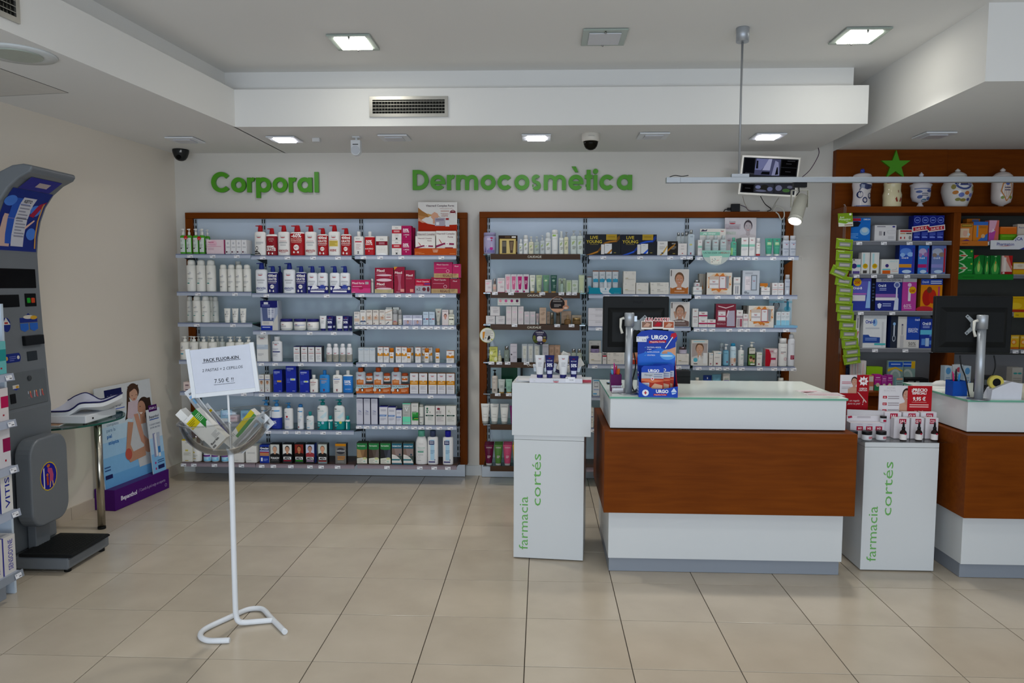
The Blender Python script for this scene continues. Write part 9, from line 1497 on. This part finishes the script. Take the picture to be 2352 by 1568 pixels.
facex([('p',[(0,.55),(.5,.98),(1,.55)],'#22307a'),('r',0,.5,1,.75,'#22307a'),('e',.5,.78,.3,.1,'#d0c8b8'),('e',.8,.74,.2,.1,'#c89a2c'),('p',[(0,.46),(.46,.46),(.46,.14),(.23,.02),(0,.14)],'#2e60b4'),('p',[(.54,.46),(1,.46),(1,.14),(.77,.02),(.54,.14)],'#2e60b4')],YA+.18,YB-.05,1.315,1.425,0,'coin_sticker',slope=fx)
facex([('e',.5,.5,.5,.5,'#22307a'),('p',[(0.02,.5),(.5,1),(.98,.5)],'#d0ccc4'),('r',.3,.56,.7,.68,'#a83030')],YA+.04,YA+.105,1.325,1.405,0,'round_sticker',slope=fx)
relief(YA+.185,YB-.03,1.24,1.295,'coin_slot','#15171a',.02);relief(YA+.21,YB-.08,1.15,1.205,'coin_return','#2a3036',.003)
facex([('e',.1,.5,.12,.5,'#22307a'),('r',.1,0,.9,1,'#22307a'),('e',.9,.5,.12,.5,'#22307a'),('c',.86,.5,.09,'#d0ccc4'),('c',.06,.5,.1,'#c89a50'),('n',.25,.7,.6,3,.2,'#6a70b4')],YA+.04,YA+.155,1.155,1.205,0,'oval_sticker',slope=fx)
dr=relief(YA+.01,YB-.03,.9,1.095,'access_door','#5f6468',.005)
m=MB();m.lathe([(.014,0),(.014,.008),(.010,.009)],'#3c4043',14);o=m.build('door_lock','plastic',dr);o.location=(fx(1.05)+.004+2.9,YA+.2-4.06,1.055);o.rotation_euler=(0,math.radians(90),0)
facex([('r',0,0,1,1,'#2a2f9a')]+[d for i in range(4)for d in(('p',[(.08+.24*i,.15),(.1+.24*i,.15),(.1+.24*i,.85),(.08+.24*i,.85)],'#d0d0e0'),('e',.17+.24*i,.75,.03,.1,'#c88a5c'),('p',[(.14+.24*i,.66),(.2+.24*i,.66),(.21+.24*i,.35),(.24+.24*i,.12),(.19+.24*i,.12),(.15+.24*i,.35)],'#b05a58'))],YA+.115,YB-.055,.935,.99,0,'pictogram_strip',slope=lambda z:fx(z)+.005)
relief(YA+.035,YA+.08,.93,.985,'ticket_slot','#111214',.009)
facex([('r',0,.3,1,1,'#d0c8c0'),('p',[(0,.3),(.5,0),(1,.3)],'#2a3a9a'),('e',.7,.6,.25,.25,'#c89a3c')],YA+.065,YA+.115,1.0,1.03,0,'small_sticker',slope=lambda z:fx(z)+.005)
# folding seat pad
rr=[]
for cx,cz,a0 in((4.115,.63,0),(3.975,.63,90),(3.975,.33,180),(4.115,.33,270)):
 for i in range(7):
  a=math.radians(a0+15*i);rr.append((cx+.088*math.cos(a)*(1 if True else 1),cz+.1*math.sin(a)))
m=MB();m.prism([(y-4.06,z)for y,z in rr],-2.885+2.9,-2.79+2.9,'#62686c','x',sm=False);o=m.build('seat_pad','grey',t);b=o.modifiers.new('edge','BEVEL');b.width=.012;b.segments=3;b.limit_method='ANGLE';b.angle_limit=math.radians(50)
m=MB();m.box(-2.895+2.9,3.98-4.06,.089,-2.845+2.9,4.1-4.06,.24,'#5f666c',ch=.005);m.build('seat_post','grey',t)
facex([('e',.5,.5,.5,.5,'#c8a818'),('e',.5,.5,.46,.465,'#20208a'),('p',[(.2,.12),(.26,.12),(.26,.84),(.2,.8)],'#d8d8d8'),('e',.5,.86,.09,.06,'#b8602c'),('p',[(.46,.8),(.7,.74),(.78,.5),(.74,.3),(.54,.3),(.56,.55),(.44,.68)],'#b04a6c'),('p',[(.56,.3),(.62,.3),(.58,.1),(.52,.1)],'#c89a70'),('p',[(.68,.3),(.74,.3),(.78,.12),(.72,.12)],'#c89a70'),('e',.42,.56,.07,.05,'#b8602c'),('p',[(.36,.5),(.48,.5),(.48,.2),(.38,.2)],'#a8401c')],3.955,4.1,.42,.585,-2.79,'seat_sticker',e=.0009)
# ================================================================== GONDOLA SHELF AT THE LEFT EDGE
t=thing('gondola_shelf',(-2.9,3.0,0),0,'shelf stand with price tags cut by the left photo edge','shelf unit')
m=MB();m.box(-.18,.60,.001,.2,.615,1.49,'#b9cbe0');m.build('end_panel','panel',t)
m=MB();m.box(-.18,-.6,.001,-.165,.599,1.49,'#b9cbe0');m.build('back_panel','panel',t)
m=MB();m.box(-.16,-.6,.001,.2,.54,.08,'#888');m.build('plinth','plinth',t)
GZ=(.155,.468,.69,.92,1.15)
GI=[('#d0ccc8','#4a4aa0','white carton lettered sideways','SENSODYNE'),('#d6d4d0','#26308c','white carton with green top','VITIS'),('#d0ccd0','#8a1c4c','white carton with magenta side',None),('#d4cccc','#b01c50','white and raspberry carton',None),('#6ab4b4','#2a8a8a','teal carton',None)]
GW=('bottom','second lowest','middle','second highest','top')
for i,z in enumerate(GZ):
 s=thing('shelf',(0,0,z));s.parent=t
 m=MB();m.box(-.16,-.6,-.018,.285,.53,0,'#a9adb8');m.build('panel','rail',s)
 m=MB();m.prism([(.2855,-.035),(.296,-.035),(.2885,.0),(.2855,.0)],-.6,.545,'#9a98a8','y');m.build('price_rail','rail' if i else 'plinth',s)
 o=bpy.data.objects.new('price_tag',TAGS[i%4]);COL.objects.link(o);o.parent=s;o.location=(.298,.50,-.018);o.rotation_euler=(0,0,math.radians(90));o.rotation_euler[0]=math.radians(-14)
 c1,c2,d_,tx=GI[i]
 for j in range(3):
  h=.19 if i<3 else .16;m=MB();m.box(-.05,-.04,0,.05,.04,h,c1,cols=(c1,'#2f8a4a' if i==1 else c1,c2,c1,c1,c1))
  b=thing('carton',(-2.9+.222,3.0+.482-.09*j,z+.0005));m.build('body','gloss',b)
  m=MB()
  if tx:
   vs,fs,x0,x1=text2d(tx,.01,0);k=h*.8/(x1-x0);m.add([(.0506,.02-v[1]*.045,h*.1+(v[0]-x0)*k)for v in vs],fs,c2)
  else:m.box(.0501,-.01,h*.4,.0506,.04,h*.75,c2);m.box(.0501,0,h*.15,.0506,.01,h*.2,'#a02030')
  m.build('print','gloss',b);tag(b,f'{d_}, {("nearest the shelf end", "second from shelf end", "third from shelf end")[j]}, {GW[i]} shelf at left edge','box')
# ================================================================== GLASS TABLE WITH BABY SCALE
cx,cyy=wl(4.67)+.01,4.67;zt2=.712
t=thing('glass_side_table',(-2.95,4.72,0),0,'half round glass side table on a steel leg by the wall','table')
pts=[]
for i in range(25):
 a=math.radians(-86+140*i/24);pts.append((cx+.405*math.cos(a)+2.95,cyy+.405*math.sin(a)-4.72))
pts.append((cx+2.95,cyy+.345-4.72));m=MB();m.prism(pts,zt2-.011,zt2,'#fff','z');m.build('glass_top','glass',t)
m=MB();q=[(p[0],p[1])for p in pts]
for(ax,ay),(bx2,by2)in zip(q,q[1:]):m.add([(ax,ay,zt2-.011),(bx2,by2,zt2-.011),(bx2,by2,zt2),(ax,ay,zt2),(ax-.002,ay,zt2-.0112),(bx2-.002,by2,zt2-.0112),(bx2-.002,by2,zt2+.0002),(ax-.002,ay,zt2+.0002)],[(0,1,2,3),(4,7,6,5),(0,4,5,1),(2,6,7,3)],'#1d4a44')
m.build('glass_edge','glassedge',t)
lx,ly=-2.856,4.615
m=MB();m.lathe([(.0235,.016),(.0235,zt2-.022)],'#b9b3a6',24,cx=lx+2.95,cy=ly-4.72);m.build('leg','steel',t)
m=MB();m.lathe([(.025,.0005),(.025,.016)],'#111',20,cx=lx+2.95,cy=ly-4.72);m.build('rubber_foot','black',t)
m=MB();m.lathe([(.012,zt2-.022),(.04,zt2-.0115)],'#b9b3a6',20,cx=lx+2.95,cy=ly-4.72);m.build('top_flange','steel',t)
t=thing('baby_scale',(-2.98,4.62,zt2),0,'white baby scale with padded tray on the glass table','baby scale')
m=MB();m.box(-.145,-.16,.008,.145,.17,.058,'#cfd4d2',ch=.006);m.build('base','white',t)
for x,y in((-.12,-.13),(.12,-.13),(.12,.14),(-.12,.14)):m=MB();m.lathe([(.012,.0005),(.012,.009)],'#222',10,cx=x,cy=y);m.build('foot','black',t)
m=MB();m.lathe([(.006,0),(.006,.004)],'#222',10);o=m.build('socket','black',t);o.location=(.1452,-.09,.032);o.rotation_euler=(0,math.radians(90),0)
fr=[(100,945,4.47),(150,944,4.47),(168,937,4.48),(184,926,4.49),(210,924,4.52),(236,922,4.58),(262,912,4.66),(281,902,4.74)]
bk=[(100,922,4.80),(150,921,4.80),(172,910,4.80),(195,902,4.81),(212,908,4.82),(232,917,4.82),(258,908,4.81),(281,902,4.80)]
F_=smooth([at_y(a,b,c)-Vector((-2.98,4.62,zt2))for a,b,c in fr],4);K_=smooth([at_y(a,b,c)-Vector((-2.98,4.62,zt2))for a,b,c in bk],4);n=len(F_)
def sheet(off,nu=8,sag=.028):
 V=[]
 for i in range(n):
  for j in range(nu+1):
   s=j/nu;p=F_[i].lerp(K_[i],s);p=p+Vector((0,0,-sag*4*s*(1-s)-off));V.append(tuple(p))
 return V,[(i*(nu+1)+j,(i+1)*(nu+1)+j,(i+1)*(nu+1)+j+1,i*(nu+1)+j+1)for i in range(n-1)for j in range(nu)]
m=MB();V,F=sheet(0.0);m.add(V,F,'#c9cde0',True)
for i in range(26):
 a=random.randrange(1,n-2)*9+random.randrange(0,7);p=Vector(V[a]);m.add([p+Vector(d)for d in((0,0,.0012),(.02,.012,.0016),(.022,.02,.0016),(.004,.01,.0012))],[(0,1,2,3)],'#8a90c0')
m.build('padding','matte',t)
m=MB();V,F=sheet(.006,sag=.05);m.add(V,F,'#c9cdc9',True);V2,F2=sheet(.03,sag=.04);m.add(V2,F2,'#c4c8c4',True)
k=9
for r in(0,8):m.add([V[i*k+r]for i in range(n)]+[V2[i*k+r]for i in range(n)],[(i,i+1,n+i+1,n+i)for i in range(n-1)],'#c9cdc9',True)
m.build('tray','white',t)
m=MB();m.tube([tuple(v+Vector((0,0,.001)))for v in F_],.0045,'#26265a',6);m.build('edging','matte',t);m=MB();m.tube([tuple(v+Vector((0,0,.001)))for v in K_],.0045,'#26265a',6);m.build('edging','matte',t)
p=at_y(163,917,4.95)
for i in range(3):
 m=MB();w2=.068;h=at_y(163,879,4.93).z-zt2;m.box(-w2,0,0,w2,.002,h,'#b89aa4');q=MB();decals(q,[('r',0,.85,1,1,'#23286e'),('t','MUSTELA' if 0 else '',.5,.88,.06,'#fff'),('r',.35,.9,.65,.94,'#c8c8e0'),('r',.08,.2,.95,.74,'#cfc0c6'),('n',.15,.85,.62,3,.08,'#a8606c'),('e',.55,.3,.16,.1,'#3a2a28')],2*w2,h,lambda x,z:0)
 o=thing('brochure',(p.x-.008*i-.004,4.90+.012*i,zt2+.0008),math.radians(14),('front','middle','rear')[i]+' pink and navy brochure standing behind the baby scale','brochure');m.build('page','print',o);q.build('print','print',o);o.rotation_euler[0]=math.radians(-8)
m=MB();m.box(-.07,-.05,0,.07,.05,.006,'#b08a6a',cols=('#888','#a8846a','#ccc','#ccc','#ccc','#ccc'));simple('leaflet',m,'print','brown leaflet lying left under the baby scale','leaflet',(-3.05,4.49-.05,zt2+.0006),math.radians(10))
# ================================================================== PURPLE PROMOTION DISPLAY
d=Vector((.075,.609));L_=d.length;rot=math.atan2(d.y,d.x)
t=thing('promotion_display',(-2.978,4.977,0),rot,'large skin cream advertising display with purple foot by the left wall','display')
m=MB();m.box(0,0,.001,L_,.16,.15,'#4a1a6a',ch=.002);m.build('foot_box','gloss',t)
m=MB();decals(m,[('t','Bepanthol',.24,.5,.2,'#e4dcec',{'b':.03,'w':.28}),('t','/',.42,.52,.18,'#b090c0'),('t','Cuando la piel exige un experto',.68,.52,.15,'#b8a0c8',{'w':.48}),('c',.93,.24,.02,'#b8a0c8'),('c',.93,.24,.015,'#4a1a6a')],L_,.15,lambda x,z:0);m.v=[(v[0]+L_/2,v[1],v[2])for v in m.v];m.build('foot_print','gloss',t)
def board(x0,x1,yb,yt,z1,nm,dec,col,z0=.1505):
 o=thing(nm,(0,0,0));o.parent=t;w=x1-x0;h=math.hypot(z1-z0,yt-yb);o.location=((x0+x1)/2,yb,z0);o.rotation_euler=(-math.atan2(yt-yb,z1-z0),0,0)
 m=MB();m.box(-w/2,0,0,w/2,.006,h,col);m.build('board','gloss',o);m=MB();decals(m,dec,w,h,lambda x,z:0);m.build('print','gloss',o)
SK='#b98a70'
board(-.0,.605,.07,.135,.86,'main_panel',[('r',0,.0,1,.12,'#6aa8dc'),('r',0,.12,1,.3,'#7fb6e2'),('r',0,.3,1,.45,'#9cc6e6'),('r',0,.45,1,.6,'#b6d2e4'),('r',0,.6,1,.72,'#c8d6de'),('r',0,.72,1,1,'#cfd2d4'),('r',.16,.86,.46,.965,'#1e2352'),('t','con PANTENOL',.32,.9,.022,'#c8cce0',{'b':.01,'w':.24}),('t','Bepanthol',.3,.8,.035,'#23285c',{'b':.02,'w':.36}),('r',.2,.755,.48,.763,'#3a5ac0'),('t','SensiDaily',.36,.72,.024,'#4a5a80',{'w':.24}),
 ('t','completo',.24,.62,.032,'#6a88a8',{'w':.26}),('t','para la',.2,.565,.034,'#5a80a8',{'w':.2}),('t','piel',.16,.505,.036,'#2a70b8',{'b':.02,'w':.14}),('t','atópica',.22,.44,.036,'#2a70b8',{'b':.02,'w':.24}),('r',.02,.09,.14,.13,'#23285c'),('n',.02,.12,.2,2,.03,'#3a5a90'),
 # mother and daughter, shown as flat figures
 ('p',[(.47,.3),(.6,.62),(.68,.72),(.84,.7),(.96,.5),(.94,.1),(.62,.1),(.6,.25)],'#c4c6c8'),('e',.66,.9,.11,.085,'#4a3428'),('p',[(.55,.92),(.5,.7),(.46,.62),(.53,.64),(.6,.76)],'#4a3428'),('e',.66,.865,.075,.068,'#c89c84'),('p',[(.55,.8),(.78,.8),(.74,.7),(.58,.62),(.5,.64)],'#cbb8c0'),('e',.83,.72,.12,.1,'#3a2a20'),('p',[(.78,.8),(.96,.8),(1,.3),(.9,.25),(.86,.5)],'#3a2a20'),('e',.78,.705,.075,.08,SK),('r',.73,.54,.83,.64,SK),('p',[(.5,.6),(.6,.58),(.5,.36),(.54,.28),(.76,.3),(.76,.2),(.46,.18),(.4,.28)],SK),('e',.45,.27,.06,.06,'#b8584a'),('p',[(.62,.66),(.7,.66),(.76,.42),(.86,.34),(.82,.26),(.7,.36)],'#c49078'),('e',.83,.29,.09,.07,'#b88a72'),('p',[(.56,.96),(.76,.96),(.75,.9),(.68,.925),(.6,.9)],'#4a3428'),('p',[(.61,.862),(.645,.858),(.63,.853)],'#3a2820'),('p',[(.69,.858),(.72,.862),(.705,.853)],'#3a2820'),('e',.66,.818,.018,.006,'#a8584c'),('p',[(.735,.725),(.765,.722),(.75,.732)],'#2a1c18'),('p',[(.72,.665),(.79,.66),(.755,.642)],'#efe4de'),('p',[(.71,.70),(.7,.682),(.715,.68)],'#a87458')],'#cfd2d4')
board(.445,.60,.012,.055,.64,'side_panel',[('r',0,0,1,.3,'#7fb6e2'),('r',0,.3,1,.55,'#a8cae4'),('r',0,.55,1,1,'#cfd4d8'),('r',.16,.96,.8,1.06,'#4a1a5c'),('t','ETAPA 2',.48,1.01,.035,'#dcd0e4',{'b':.02,'w':.5}),('t','Bepanthol',.5,.88,.04,'#33384a',{'b':.02,'w':.74}),('r',.14,.83,.86,.845,'#3a5a9a'),('t','CUIDADO DIARIO',.5,.76,.026,'#3a4a6a',{'w':.84}),('t','ENTRE BROTES',.5,.71,.026,'#3a4a6a',{'w':.74}),('p',[(.22,.25),(.42,.25),(.44,.62),(.24,.62)],'#8a90b0'),('p',[(.36,.26),(.5,.26),(.5,.62),(.36,.6)],'#dcdce0'),('p',[(.54,.3),(.7,.3),(.78,.62),(.54,.62)],'#b0b8c8'),('r',.54,.3,.72,.4,'#3a78b8'),('r',.54,.24,.7,.3,'#dcdcdc'),('c',.24,.16,.06,'#a0407a'),('c',.24,.07,.06,'#a0407a'),('n',.4,.9,.18,2,.03,'#3a5a8a'),('r',.4,.05,.88,.11,'#23285c')],'#cfd4d8')
finish_labels()
